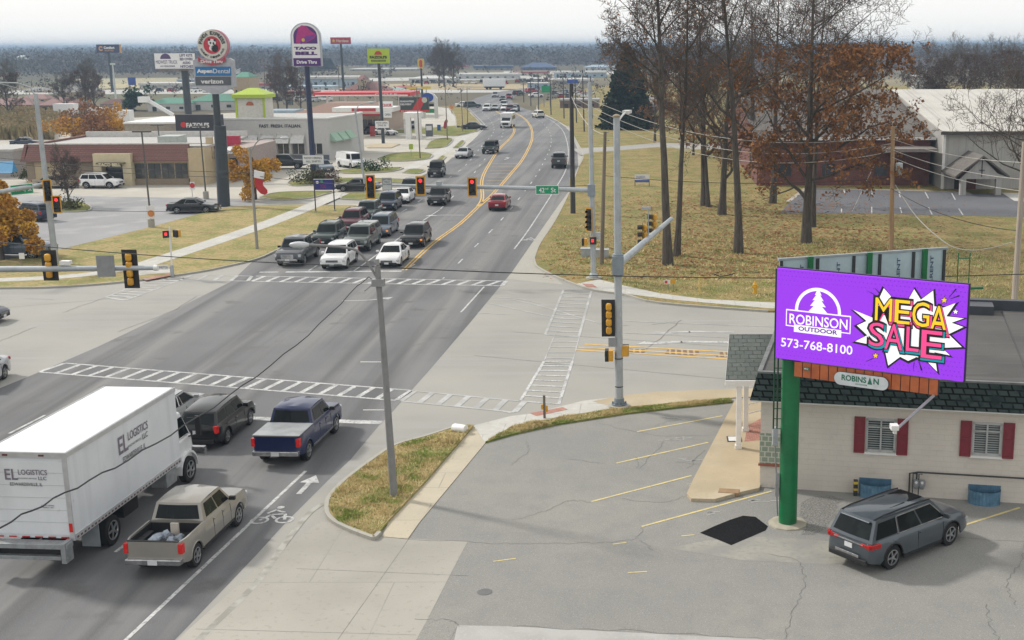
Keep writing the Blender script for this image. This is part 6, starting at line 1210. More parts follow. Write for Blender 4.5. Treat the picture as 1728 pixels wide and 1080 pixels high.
def wire(lab, a, b, sag, r=.018, mat=WIREB, n=16, nm='overhead_wire'):
    a, b = V(a), V(b); m = MB(); m.tube([a.lerp(b, i/n)-V((0, 0, 4*sag*(i/n)*(1-i/n))) for i in range(n+1)], r, 5); return tag(m.build(nm, mat), lab, 'cable', 'overhead wires')
A_, C_, D_, B_ = UT['A'][1], UT['C'][1], UT['D'][1], UT['B'][1]
for k, (dz, sg) in enumerate(((-.7, 2.2), (-1.3, 2.6), (-1.9, 2.8))): wire(['upper','middle','lower'][k]+' of three pale cables sagging from the thick dark pole to the transformer pole', A_-V((0, 0, dz*-.9)), C_+V((0, 0, dz)), sg, .026, WIRE)
wire('low cable crossing the lawn between brown pole and transformer pole', B_-V((0, 0, 3.2)), C_-V((0, 0, 3.9)), .5, .02); wire('slack dark cable from the transformer pole toward the right edge pole', C_-V((0, 0, 4.7)), D_-V((0, 0, 5.3)), .6, .025)
for k, dz in enumerate((1.2, 2.2, 2.9)): wire(['top','second','third'][k]+' pale cable from the transformer pole to the right edge pole', C_-V((0, 0, dz*.8)), D_-V((0, 0, dz)), .35, .02, WIRE)
P = smoothpath([A(1511, 312, C_.y), A(1546, 365, 92), A(1596, 410, 88), A(1633, 422, 85), A(1675, 418, 80), A(1708, 409, 75)], 5); m = MB(); m.tube(P, .035, 6); tag(m.build('loose_cable', WIRE), 'loose pale braided cable drooping in a deep loop right of the transformer pole', 'cable')
m = MB(); m.tube([A(1483, 262, UT['E'][0].y), G(1438, 357, .12)], .02, 5); tag(m.build('guy_wire', WIRE), 'slanting guy wire of the short thin pole', 'cable')
wire('long black cable across the whole view held by the near lamp post, right span', LT-V((0, 0, .05)), A(2050, 447, 46.5), .45, .018, nm='street_cable'); wire('long black cable across the whole view held by the near lamp post, left span', LT-V((0, 0, .05)), A(-300, 372, 50), .3, .018, nm='street_cable')
m = MB(); P = smoothpath([A(1205, 462, 45.3), A(1215, 466, 45.3), A(1230, 464, 45.3), A(1240, 461, 45.3)], 4); m.tube(P, .02, 5); tag(m.build('cable_splice', WIREB), 'small slack loop tied under the long black street cable', 'cable')
P = smoothpath([LT-V((.2, 0, .5)), A(612, 475, 42), A(520, 565, 35), A(385, 669, 29), A(240, 762, 24.5), A(110, 832, 21.5), A(0, 889, 19.5), A(-120, 950, 18)], 6); m = MB(); P = [p+V((0, 0, .03*math.sin(i*1.9))) for i, p in enumerate(P)]; m.tube(P, .017, 6); tag(m.build('service_cable', WIREB), 'black cable dropping from the near lamp post over the box truck', 'cable')
for k, (x0, y0, x1, y1) in enumerate(((-100, 262, 434, 300), (-100, 255, 434, 291), (0, 345, 434, 352))): wire(['upper thin cable before the tan restaurant', 'second thin cable before the tan restaurant', 'thin cable over the left parking lot'][k], A(x0, y0, 105), A(x1, y1, b2.y), .4, .02)
wire('thin cable from the stocking lamp post toward the far signal pole', A(425, 296, b2.y), A(1003, 312, AY), .6, .02)
for i in range(4):
    a, c = UT['F%d' % (i+1)][1], UT['F%d' % i][1]; wire(['first','second','third','fourth'][i]+' far cable span along the row of thin dark poles', a, c, .8, .03)
wire('cable span from the thick dark pole to the row of thin poles', A_-V((0, 0, .2)), UT['F4'][1], 1.0, .035, WIRE); wire('cable span dropping from the thick dark pole to the brown pole', A_-V((0, 0, 1.2)), B_-V((0, 0, .2)), .8, .025, WIRE)
wire('pale cable leaving the brown pole toward the near right', B_-V((0, 0, .3)), A(1330, 250, 70), 1.0, .022, WIRE) if False else None
# ================================================================== billboard by the office
PUR = LM('purple_glow_face', (.29, .035, .74), rough=.5, emit=((.36, .04, .95), .38)); PUR2 = LM('purple_halftone', (.20, .02, .55), rough=.5, emit=((.24, .03, .7), .33))  # static board, no screen: glow added because the sun only grazes its face
def glow_ink(n, c, k=.38): return LM('glow_ink_'+n, c, rough=.5, emit=(c, k))  # artwork colours with the same added glow as the face
LWH, LBK, LYE, LPK, LTE, LOR = glow_ink('white', (.9, .9, .9), .45), glow_ink('black', (.012, .01, .02), .05), glow_ink('yellow', (.95, .62, .02)), glow_ink('pink', (.9, .07, .28)), glow_ink('teal', (.0, .30, .38)), glow_ink('orange', (.9, .36, .02))
GRN = LM('billboard_green', (.006, .15, .05), [((.004, .115, .038), 2, .4, .7, 4)], .35); GRND = PM('billboard_green_dark', (.008, .06, .025), .5)
pb = G(1329, 884, 0); KY = (pb.y-.58)/40.1; YL, YR = 40.1*KY, 37.0*KY
tl, tr = A(1309, 454, YL), A(1633, 480, YR); bl_, br_ = A(1311, 606, YL), A(1625, 642, YR)
bf = Face(((tl.x+bl_.x)/2, YL, tl.z), ((tr.x+br_.x)/2, YR, tl.z*.5+tr.z*.5), ((tl.x+bl_.x)/2, YL, bl_.z*.5+br_.z*.5)); bf = Face((bf.o.x, YL, (tl.z+tr.z)/2), bf.o+V((bf.r.x, bf.r.y, (tl.z+tr.z)/2-bf.o.z)), (bf.o.x, YL, (bl_.z+br_.z)/2))
bb = thing('billboard', 'purple sale billboard on a thick green post with an orange slatted apron', 'billboard', pb)
m = MB(); m.tube([pb-V((0, 0, .1)), V((pb.x, pb.y, bf.o.z-bf.h+.2)), V((pb.x, pb.y+.1, bf.o.z-.6))], .31, 28); m.build('post', GRN, bb, smooth=True)
m = MB(); m.lathe(pb, [(.68, -.02), (.66, .05), (.5, .08)], 11); m.build('footing', PM('pale_footing', (.36, .33, .26), .95), bb)
m = MB(); m.tube([V((pb.x, pb.y, bf.o.z-bf.h-.15)), V((pb.x, pb.y, bf.o.z-bf.h+.02))], .38, 20); m.build('post_collar', GRND, bb)
fc = slab(bf, 0, 1, 0, 1, 0, .10).build('glow_face', [PUR], bb)
m = MB(); slab(bf, -.006, 1.006, -.012, 1.012, -.101, .1, m); m.build('cabinet', PM('cabinet_dark', (.03, .03, .05)), bb)
def buv(x, y):
    u = (x-1309)/323.; yt = 454+26*u; yb = 605.5+36.5*u; return u, (y-yt)/(yb-yt)
def bpoly(pts, off, mat, nm='artwork'): return fpoly(bf, [buv(*p) for p in pts], off, .002).build(nm, mat, fc)
m = MB()
for i in range(46):
    for j in range(20):
        u, v = (i+.5+(j % 2)*.5)/46.5, (j+.5)/20.5; r = .035*(abs(v-.5)*1.3+.25*abs(u-.3))
        if r > .016 and u < .99: m.poly([bf.p(u+r*math.cos(a*.785)/bf.w, v+r*math.sin(a*.785)/bf.h, .002) for a in range(8)])
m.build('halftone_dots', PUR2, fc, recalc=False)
# logo
cu, cv = buv(1384, 527); r1, r0 = 41*bf.w/323., 35.5*bf.w/323.
m = MB()
for k in range(24):
    a, b_ = R_(-4+188*k/24), R_(-4+188*(k+1)/24); q = [(cu+r*math.cos(t_)/bf.w, cv-r*math.sin(t_)/bf.h) for r, t_ in ((r0, a), (r1, a), (r1, b_), (r0, b_))]; m.quad(*[bf.p(u, v, .006) for u, v in q])
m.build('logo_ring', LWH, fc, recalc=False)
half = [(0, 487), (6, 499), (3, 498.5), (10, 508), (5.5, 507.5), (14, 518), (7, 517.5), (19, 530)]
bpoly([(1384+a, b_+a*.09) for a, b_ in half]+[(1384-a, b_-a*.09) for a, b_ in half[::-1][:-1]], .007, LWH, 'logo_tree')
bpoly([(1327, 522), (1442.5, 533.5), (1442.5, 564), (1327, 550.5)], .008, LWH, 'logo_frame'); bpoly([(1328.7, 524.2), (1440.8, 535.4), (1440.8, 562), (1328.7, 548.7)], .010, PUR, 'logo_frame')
def btext(s, x0, x1, y0, y1, off, mat, bold=.02, dx=0, dy=0, nm='lettering'):
    "y0, y1: top and bottom rows at the text's left end"
    u0, v0 = buv(x0+dx, y0+dy); u1, _ = buv(x1+dx, y0); _, v1 = buv(x0+dx, y1+dy); return text(bf, s, u0, u1, v0, v1, off, mat, fc, nm, bold)
def serif(s, x0, x1, y0, y1, off, mat, bold): return btext(s, x0, x1, y0, y1, off, mat, bold)
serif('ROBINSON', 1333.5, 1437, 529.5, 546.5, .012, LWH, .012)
bpoly([(1342, 548), (1426.5, 557.5), (1426.5, 570), (1342, 560.5)], .013, LWH, 'logo_strip'); btext('OUTDOOR', 1350, 1420, 551, 558.5, .0155, glow_ink('deep_purple', (.16, .02, .42), .2), .03)
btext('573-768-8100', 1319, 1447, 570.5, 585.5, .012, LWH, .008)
burst = [(1443, 522), (1479, 536), (1483, 512), (1495, 484), (1513, 503), (1536, 507), (1547, 485), (1559, 503), (1579, 487), (1582, 514), (1598, 516), (1617, 508), (1603, 531), (1632, 534), (1612, 542), (1632, 549), (1608, 562), (1631, 584), (1598, 586), (1612, 599), (1586, 594), (1592, 628), (1572, 608), (1556, 603), (1542, 610), (1528, 603), (1508, 619), (1500, 588), (1478, 583), (1448, 577), (1469, 566), (1450, 549), (1467, 541)]
c0 = V((1540, 552)); bpoly([tuple(c0+(V(p)-c0)*1.035+V((.5, .8))) for p in burst], .0045, LBK, 'burst_outline'); bpoly([tuple(c0+(V(p)-c0)*.965) for p in burst], .009, LWH, 'burst')
LTR = [('M', 1482, 1513, 500, 541, 0), ('E', 1515, 1543, 503, 546, 0), ('G', 1544, 1575, 506, 550, 0), ('A', 1573, 1604, 512, 560, 0), ('S', 1473, 1502, 541, 584, 1), ('A', 1500, 1533, 543, 589, 1), ('L', 1536, 1560, 548, 592, 1), ('E', 1561, 1598, 553, 603, 1)]
for k, (ch_, x0, x1, y0, y1, rw) in enumerate(LTR):
    o = .012+rw*.012; q = (x1-x0)*.04
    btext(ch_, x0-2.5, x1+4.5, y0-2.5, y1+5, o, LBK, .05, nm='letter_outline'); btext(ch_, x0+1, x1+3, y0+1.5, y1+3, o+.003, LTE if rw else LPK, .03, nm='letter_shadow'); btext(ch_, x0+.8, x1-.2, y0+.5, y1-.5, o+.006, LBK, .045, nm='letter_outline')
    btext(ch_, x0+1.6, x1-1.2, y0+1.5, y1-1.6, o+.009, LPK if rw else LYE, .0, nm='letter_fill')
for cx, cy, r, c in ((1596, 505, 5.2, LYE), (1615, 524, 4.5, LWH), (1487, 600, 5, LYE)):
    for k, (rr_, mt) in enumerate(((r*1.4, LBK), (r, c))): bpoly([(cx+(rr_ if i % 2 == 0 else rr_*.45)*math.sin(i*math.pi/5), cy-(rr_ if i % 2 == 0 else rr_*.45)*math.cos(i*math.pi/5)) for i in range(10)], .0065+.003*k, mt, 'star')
for q in (((1467, 490), (1481, 497), 1.2), ((1481, 486), (1493, 498), 2.2), ((1603, 501), (1614, 486), 2.4), ((1605, 503), (1620, 497), 2.4), ((1470, 611), (1482, 605), 1.6), ((1551, 624), (1552, 611), 1.4), ((1560, 609), (1565, 624), 3)):
    (a, b_), (c, d), w_ = q; dd = V((c-a, d-b_)).normalized(); nn_ = V((-dd.y, dd.x))*w_/2; bpoly([(a+nn_.x*.3, b_+nn_.y*.3), (c+nn_.x, d+nn_.y), (c-nn_.x, d-nn_.y), (a-nn_.x*.3, b_-nn_.y*.3)], .0055, LBK, 'dash_mark')
# apron
au0, au1 = (1343-1309)/323., (1593-1309)/323.; ORG = LM('orange_slats', (.48, .13, .04), [((.36, .09, .03), 3, .4, .7, 4)], .6)
ns_ = 16; m = MB()
for i in range(ns_): a = au0+(au1-au0)*i/ns_; b_ = au0+(au1-au0)*(i+.9)/ns_; slab(bf, a, b_, 1.02, 1.185, -.06, .04, m)
ap = m.build('apron', ORG, bb); m = MB(); slab(bf, au0, au1, 1.02, 1.185, -.101, .03, m); m.build('apron_backing', DKTRIM, ap)
f = Face(bf.p((1417-1309)/323., 1.06, .0), bf.p((1511-1309)/323., 1.06, .0), bf.p((1417-1309)/323., 1.20, .0)); 
def pill(f, off, mat, nm, k=1.0):
    r = f.h/2*k; pts = [(.5+((f.w/2-f.h/2)*sx+r*math.cos(R_(a)))/f.w, .5-r*math.sin(R_(a))/f.h) for sx, rng_ in ((1, range(-90, 91, 15)), (-1, range(90, 271, 15))) for a in rng_]; return fpoly(f, pts, off, .03).build(nm, mat, bb)
pill(f, .03, DKTRIM, 'name_plate_edge', 1.06); pill(f, .045, PM('name_plate_grey', (.62, .66, .68), .4), 'name_plate'); DG = PM('letter_green', (.01, .15, .09)); text(f, 'ROBINS', .14, .60, .16, .62, .05, DG, bb, bold=.03); text(f, 'N', .73, .83, .16, .62, .05, DG, bb, bold=.03); text(f, 'OUTDOOR', .40, .62, .72, .84, .05, DG, bb)
fpoly(f, [(.665, .1), (.71, .68), (.62, .68)], .05, .004).build('tree_mark', DG, bb)
f2 = Face(bf.p((1361-1309)/323., 1.06, .0), bf.p((1371-1309)/323., 1.06, .0), bf.p((1361-1309)/323., 1.095, .0)); slab(f2, 0, 1, 0, 1, .01, .02).build('number_tag', DG, bb); text(f2, '48.2', .1, .9, .2, .8, .014, WT, bb)
# light arm, ladder, meter
a0 = bf.p((1586-1309)/323., 1.19, -.05); a1 = A(1510, 727, 34.6); m = MB(); m.tube([a0, a1], .045, 8); m.build('light_arm', GREYM, bb); m = MB(); m.cbox(a1+V((-.02, 0, .12)), .22, .3, .14); m.cbox(a1+V((0, 0, .0)), .1, .1, .16); m.build('flood_light', WTRIM, bb)
lx = A(1307, 640, pb.y).x
m = MB()
for dx in (-.02, .1): m.tube([V((lx+dx, pb.y-.1, A(1300, 722, pb.y).z)), V((lx+dx, pb.y-.1, bf.o.z-.1))], .03, 6)
z = A(1300, 722, pb.y).z
while z < bf.o.z-.2: m.tube([V((lx-.02, pb.y-.1, z)), V((lx+.24, pb.y-.1, z))], .016, 5); z += .35
m.build('ladder', GRND, bb); m = MB(); m.cbox(A(1308, 736, pb.y), .16, .25, .6); m.build('meter_box', PM('meter_grey', (.3, .32, .33)), bb); m = MB(); m.cbox(A(1311, 817, pb.y), .12, .2, .8); m.tube([A(1308, 745, pb.y), A(1312, 870, pb.y)], .025, 6); m.build('conduit', GREYM, bb)
# rear face of the V
rl, rr_ = A(1317, 440, YL+1.4), A(1597, 427, YL+3.6); rf = Face((rl.x, YL+1.4, rl.z), (rr_.x, YL+3.6, rl.z), (rl.x, YL+1.4, rl.z-bf.h)); m = MB(); slab(rf, 0, 1, 0, 1, 0, .08, m); m.build('rear_panel', LM('pale_blue_insulation', (.40, .50, .54), [((.34, .44, .48), 2, .4, .7, 4), ((.5, .58, .6), 7, .6, .8)], .6), bb)
m = MB(); slab(rf, -.01, 1.01, -.025, .0, .02, .12, m); m.build('rear_top_rail', PM('rail_grey', (.3, .34, .36)), bb)
for px in (1318, 1377, 1437, 1481, 1539, 1593): u = (px-1317)/280.; slab(rf, u-.008, u+.008, .002, 1, .05, .049).build('rear_stud', DKTRIM, bb)
for px in (1364, 1462, 1557): u = (px-1317)/280.; slab(rf, u-.014, u+.014, -.03, 1, .13, .08).build('rear_column', GRN, bb)
for px in (1349, 1409, 1511, 1569):
    u = (px-1317)/280.; g_ = Face(rf.p(u, .55, 0), rf.p(u, .06, 0), rf.p(u+.02, .55, 0)); g_.n = -g_.n if g_.n.y > 0 else g_.n; text(g_, 'CURRENT', 0, 1, 0, 1, .012, PM('stamp_navy', (.05, .08, .16)), bb)
m = MB(); e = rf.p(1.0, 0, .3)
for dx in (.15, .55): m.tube([e+V((dx, -.4, .0)), e+V((dx, -.4, -1.4))], .02, 5)
m.tube([e+V((.15, -.4, -.2)), e+V((.55, -.4, -.2))], .02, 5); m.tube([rf.p(.62, .42, .5), e+V((1.0, -.6, -1.2))], .05, 6); m.build('catwalk', GRN, bb)
m = MB(); m.hexa([rf.p(.3, .5, .15), rf.p(1.02, .5, .15), rf.p(1.02, .5, .7), rf.p(.3, .5, .9)][::1], [p+V((0, 0, .06)) for p in (rf.p(.3, .5, .15), rf.p(1.02, .5, .15), rf.p(1.02, .5, .7), rf.p(.3, .5, .9))]); m.build('catwalk_deck', GRND, bb)
# ================================================================== roadside signs on the left
def sp(lab, nm, bp, top, r0, r1, mat, z=0):
    b = G(*bp, z); T_ = A(*top, b.y); t = thing(nm, lab, 'sign', b); m = MB(); m.tube([b-V((0, 0, .1)), T_], [r0, r1], 14); m.build('pole', mat, t, smooth=True); return t, b, T_
# pentagon sign
t, b, T_ = sp('grey pentagon pylon sign with round red topper above a dental and a phone panel', 'pylon_sign', (378, 348), (363, 150), .42, .33, SLATEP)
m = MB(); m.tube([b, A(371, 212, b.y)], [.62, .6], 16); m.build('pole_sleeve', SLATEP, t, smooth=True)
f = vface(327, 395, 98, 146, b.y-.5); f_g = PM('pylon_grey', (.42, .43, .47), .5, .2); fpoly(f, [(0, .08), (.12, 0), (.9, 0), (1, .08), (1, 1), (.58, 1.27), (.42, 1.27), (0, 1)], 0, .55).build('cabinet', f_g, t)
q = vface(330, 390, 112.5, 128, b.y-.51); slab(q, 0, 1, 0, 1, .03, .03).build('dental_panel', PM('dental_blue', (.02, .17, .42), .4), t); text(q, 'Aspen', .04, .48, .25, .8, .05, WT, t, bold=.05); text(q, 'Dental', .50, .97, .22, .72, .05, WT, t, bold=.0)
q = vface(330, 390, 129.5, 144, b.y-.51); slab(q, 0, 1, 0, 1, .03, .03).build('phone_panel', PM('phone_grey', (.10, .11, .125), .4), t); text(q, 'verizon', .15, .78, .3, .8, .05, WT, t, bold=.03)
q = vface(332, 384, 50, 102, b.y-.55); RDP = PM('panda_red', (.50, .03, .05), .4); 
disc(q, .54, .5, q.w*.495, -.02, .5, 40).build('disc_edge', PM('disc_pink', (.5, .2, .25)), t); disc(q, .5, .5, q.w*.48, .01, .1, 40).build('disc_face', PM('disc_cream', (.62, .60, .55)), t); disc(q, .5, .5, q.w*.28, .03, .02, 36).build('disc_centre', RDP, t)
for fx, fy, rx, ry, mt in ((.5, .42, .13, .12, WT), (.42, .33, .04, .04, SGB), (.6, .34, .04, .045, SGB), (.455, .43, .03, .035, SGB), (.55, .44, .03, .035, SGB), (.58, .60, .12, .13, SGB), (.47, .60, .07, .08, WT)):
    fpoly(q, [(fx+rx*math.cos(k*.524), fy+ry*math.sin(k*.524)) for k in range(12)], .045+(.01 if mt is SGB and rx < .05 else 0), .01).build('emblem', mt, t)
def ring_text(f, s, cu, cv, r, a0, a1, size, off, mat, parent):
    m = MB(); n = len(s)
    for i, ch_ in enumerate(s):
        if ch_ == ' ': continue
        a = R_(lerp(a0, a1, i/(n-1))); vs, fs = txt_mesh(ch_, .04); cx_, cy_ = cu+r*math.cos(a)/f.w, cv-r*math.sin(a)/f.h; c_, s_ = math.sin(a), math.cos(a); up = 1 if a0 > a1 else -1
        P = []
        for x, y in vs: X, Y = (x-.5)*size*.75*up, (y-.5)*size*up; dx = X*c_+Y*s_; dy = -X*s_+Y*c_; P.append(f.p(cx_+dx/f.w, cy_-dy/f.h, off))
        m.add(P, fs)
    m.build('lettering', mat, parent, recalc=False)
ring_text(q, 'PANDA EXPRESS', .5, .5, q.w*.38, 168, 12, .36, .03, SGB, t); ring_text(q, 'GOURMET CHINESE FOOD', .5, .5, q.w*.38, 200, 340, .2, .03, SGB, t)
q = vface(334, 380, 93, 110, b.y-.75); fpoly(q, [(0, .12), (.12, .42), (.5, .62), (.88, .42), (1, .12), (1, .6), (.8, .88), (.5, 1), (.2, .88), (0, .6)], .0, .15).build('ribbon', PM('ribbon_red', (.42, .05, .08), .4), t); text(q, 'Drive Thru', .1, .9, .46, .8, .02, WT, t, bold=.03)
# bell sign
t, b, T_ = sp('tall arched sign with purple bell and drive thru band on a navy pole', 'pylon_sign', (530, 302), (517, 100), .36, .3, NAVYP); PURP = PM('deep_purple', (.08, .015, .16), .4); MAG = PM('magenta', (.42, .02, .19), .4)
q = vface(491, 541, 38, 112, b.y-.5); arch_ = [(.0, 1), (.0, .3)]+[(.5-.5*math.cos(R_(a)), .32-.32*math.sin(R_(a))) for a in range(10, 171, 10)]+[(1, .3), (1, 1)]
fpoly(q, arch_, -.0, .6).build('cabinet', PM('sign_silver', (.40, .41, .46), .4), t); sc_ = lambda k: [(.5+(u-.5)*k, .5+(v-.5)*(1-(1-k)*.7)) for u, v in arch_]; fpoly(q, sc_(.93), .02, .02).build('face', WT, t)
fpoly(q, [(.1, .48), (.1, .30)]+[(.5-.40*math.cos(R_(a)), .31-.24*math.sin(R_(a))) for a in range(10, 171, 12)]+[(.9, .30), (.9, .48)], .035, .014).build('bell_ground', PURP, t)
fpoly(q, [(.17, .45), (.22, .26), (.28, .12), (.4, .06), (.55, .08), (.66, .17), (.8, .24), (.88, .28), (.8, .36), (.6, .43), (.35, .49)], .05, .014).build('bell', MAG, t); fpoly(q, [(.3, .44), (.5, .31), (.85, .27), (.78, .35), (.58, .42), (.36, .48)], .06, .009).build('bell_mouth', PM('violet', (.18, .03, .28)), t)
disc(q, .43, .395, .2, .07, .009, 14).build('clapper', PM('gold', (.6, .45, .05)), t); text(q, 'TACO', .1, .86, .55, .62, .05, PURP, t, bold=.07); text(q, 'BELL', .13, .87, .66, .74, .05, PURP, t, bold=.07)
slab(q, .05, .97, .81, .99, .05, .03).build('band', PURP, t); text(q, 'Drive Thru', .16, .84, .86, .94, .06, WT, t, bold=.04)
q = vface(511, 546, 262, 277, b.y-.8); board('sign', 'small white hiring sign fixed to the navy pole of the bell sign', 'sign', q, WT, [('NOW HIRING', .08, .92, .18, .42, DKTRIM), ('ALL SHIFTS', .15, .85, .58, .8, DKTRIM)])
# others
t, b, T_ = sp('orange and navy hotel sign far off by the pale field', 'pylon_sign', (190, 155), (183, 86), .5, .45, SLATEP); q = vface(162.5, 201, 75, 89, b.y-.6); slab(q, 0, 1, 0, 1, 0, 1.0).build('panel', PM('hotel_navy', (.035, .035, .10)), t); slab(q, 1.0, 1.05, 0, 1, -.1, .9).build('panel_edge', PM('hotel_orange', (.55, .3, .1)), t); text(q, 'Comfort', .33, .8, .22, .55, .05, WT, t, bold=.05); text(q, 'C', .1, .27, .18, .8, .05, MATS['hotel_orange'], t, bold=.08); text(q, 'SUITES', .36, .76, .65, .82, .05, MATS['hotel_orange'], t)
Yb = 215; q = vface(261, 328, 90, 116, Yb); t = thing('billboard', 'white truck accessory billboard on a dark steel pole', 'billboard', V((q.p(.72, 1).x, Yb+.6, 0))); slab(q, 0, 1, 0, 1, 0, .4).build('panel', WT, t); PD = PM('billboard_violet', (.10, .06, .16))
text(q, 'MIDWEST TRUCK', .03, .57, .45, .68, .03, PD, t, bold=.0); text(q, 'ACCESSORIES', .13, .50, .78, .88, .03, PD, t); m = MB(); disc(q, .28, .36, .9, .03, .02, 18, 0, 180, mb=m); m.build('truck_badge', PD, t)
for i, s in enumerate(('LIFT KITS', 'BED COVERS', 'AUDIO', 'HITCHES')): text(q, s, .64 if i != 2 else .70, .96 if i != 2 else .90, .05+i*.24, .22+i*.24, .03, PD, t, bold=.03)
m = MB(); bp_ = q.p(.72, 1); m.tube([V((bp_.x-.1, Yb+.6, -.1)), V((bp_.x-.1, Yb+.6, bp_.z))], .6, 12); m.build('pole', SLATEP, t); slab(q, .08, 1.0, 1.04, 1.12, .3, .8).build('catwalk', BRNP, t)
t, b, T_ = sp('red burger sign with a yellow star on a slim grey pole', 'pylon_sign', (580.5, 162), (575, 72), .4, .38, SLATEP); q = vface(557.5, 591.5, 63, 74.5, b.y-.6); slab(q, 0, 1, 0, 1, 0, .6).build('panel', PM('burger_red', (.42, .03, .08)), t); text(q, 'Hardees', .30, .9, .28, .72, .05, PM('pale_cream', (.7, .6, .45)), t, bold=.02); fpoly(q, [(.16+(.10 if i % 2 == 0 else .045)*math.sin(i*math.pi/5)*1, .5-(.34 if i % 2 == 0 else .15)*math.cos(i*math.pi/5)) for i in range(10)], .06, .04).build('star', MATS['gold'], t)
t, b, T_ = sp('lime green italian food sign with tomato on a grey pole', 'pylon_sign', (647, 243), (639, 104), .28, .24, SLATEP); q = vface(620, 656.5, 82, 107, b.y-.4); slab(q, 0, 1, 0, 1, 0, .4).build('panel', LIME, t); text(q, "FAZOLI'S", .1, .9, .48, .68, .04, SGB, t, bold=.06); slab(q, .16, .84, .76, .88, .03, .025).build('tag_line', DKTRIM, t); text(q, 'FAST FRESH ITALIAN', .2, .8, .79, .85, .04, LIME, t)
m = MB(); disc(q, .5, .42, .62, .03, .025, 20, 0, 180, mb=m); m.build('tomato', PM('tomato_red', (.45, .04, .03)), t); board('sign', 'white menu board on the pole below the lime sign', 'sign', vface(633, 656, 204, 216, b.y-.7), WT, [('NOW OPEN', .1, .9, .15, .4, DKTRIM), ('DINE IN', .2, .8, .5, .75, DKTRIM)])
t, b, T_ = sp('yellow rounded sign with a red eight high on a thin pole', 'pylon_sign', (713, 172), (710.5, 112), .3, .28, SLATEP); q = vface(704.5, 715.5, 99, 115.5, b.y-.5); fpoly(q, [(.15, 0), (.85, 0), (1, .15), (1, .6), (.75, 1), (.25, 1), (0, .6), (0, .15)], 0, .5).build('panel', PM('motel_yellow', (.6, .45, .08)), t); text(q, '8', .25, .75, .12, .88, .05, MATS['signal_red'], t, bold=.06)
q = vface(639.5, 663, 171, 184, 224); board('sign', 'white liquor sign with red letters on the store canopy', 'sign', q, WT, [('LIQUOR', .08, .92, .3, .75, MATS['signal_red'], .05)]); q = vface(647, 661, 188.5, 198.5, 222); board('sign', 'small white double sign below the liquor sign', 'sign', q, WT, [('OPEN', .15, .85, .3, .7, DKTRIM)])
Yd = 232; q = vface(674, 723.5, 164, 189, Yd); t = thing('digital_board', 'dark digital board with red stripe and delivery message', 'sign', V((q.p(.5, 1).x, Yd, 0))); slab(q, 0, 1, 0, 1, 0, .5).build('screen', PM('screen_dark', (.05, .06, .055)), t); slab(q, .0, 1, .86, 1, .02, .015).build('red_band', MATS['signal_red'], t); fpoly(q, [(.42, .86), (.62, .2), (.72, 0), (.95, 0), (.8, .5), (.7, .86)], .03, .015).build('red_swoosh', MATS['signal_red'], t); disc(q, .86, .2, .5, .04, .01, 14).build('pale_disc', PM('pale_green', (.5, .55, .45)), t)
text(q, 'GUARANTEED', .03, .50, .22, .34, .04, WT, t, bold=.03); text(q, 'DELIVERY', .03, .42, .42, .54, .04, WT, t, bold=.03); text(q, 'BY CHRISTMAS', .05, .7, .9, .97, .04, WT, t)
for x in (681, 699): m = MB(); P = A(x, 190, Yd); m.tube([V((P.x, Yd+.2, -.1)), V((P.x, Yd+.2, q.p(0, 1).z))], .1, 8); m.build('leg', WTRIM, t)
t = thing('gateway_arch', 'white arched fuel sign tower with a blue oval', 'sign', A(722, 222, 240)*1); q = vface(711, 738, 157, 200, 238); t.location.z = 0
fpoly(q, [(0, 1), (0, .2), (.2, .04), (.5, 0), (.8, .04), (1, .2), (1, 1), (.8, 1), (.8, .35), (.2, .35), (.2, 1)], 0, .8).build('frame', WTRIM, t); disc(q, .42, .17, .85, .04, .03, 18, asp=1.3).build('blue_oval', PM('oval_blue', (.03, .08, .35)), t); slab(q, .25, .78, .42, .52, -.1, .3).build('price_panel', SGB, t); slab(q, .25, .78, .62, .78, -.1, .3).build('green_panel', PM('price_green', (.03, .3, .12)), t)
t = thing('white_pillar_gate', 'white pillared canopy with dark opening below the digital board', 'canopy', V((X_(700, 218), 218, 0))); m = MB(); m.box(X_(686, 218), X_(712, 218), 218, 222, Z_(197, 218), Z_(189, 218)); m.build('roof', WTRIM, t); [(lambda m: (m.box(X_(a, 218), X_(a, 218)+.9, 218, 219, -.05, Z_(197, 218)), m.build('pillar', WTRIM, t)))(MB()) for a in (688, 705)]
t = thing('vending_kiosk', 'dark propane cage standing beside a blue box near the bend', 'kiosk', G(725, 230)); p = G(725, 230); m = MB(); m.cbox(p+V((0, 0, 1.1)), 1.2, .8, 2.2); m.build('cage', PM('cage_grey', (.13, .14, .15)), t); m = MB(); m.cbox(p+V((0, -.42, 1.5)), 1.0, .04, .8); m.build('poster', WT, t)
p = G(741, 221); m = MB(); m.cbox(p+V((0, 0, .55)), .6, .5, 1.1); m.cbox(p+V((0, 0, 1.14)), .66, .56, .08); tag(m.build('blue_bin', PM('bin_blue', (.03, .12, .4))), 'small blue bin right of the dark propane cage', 'bin')
p = G(752, 218); f = vface(748, 756, 200, 219, p.y); fpoly(f, [(.3, 1), (0, .75), (.2, .3), (.7, 0), (1, .2), (.7, .7)], 0, .04).build('feather_flag', PM('flag_red', (.5, .03, .08)), None); o = bpy.data.objects['feather_flag']; tag(o, 'red feather flag in the verge before the bend', 'flag')
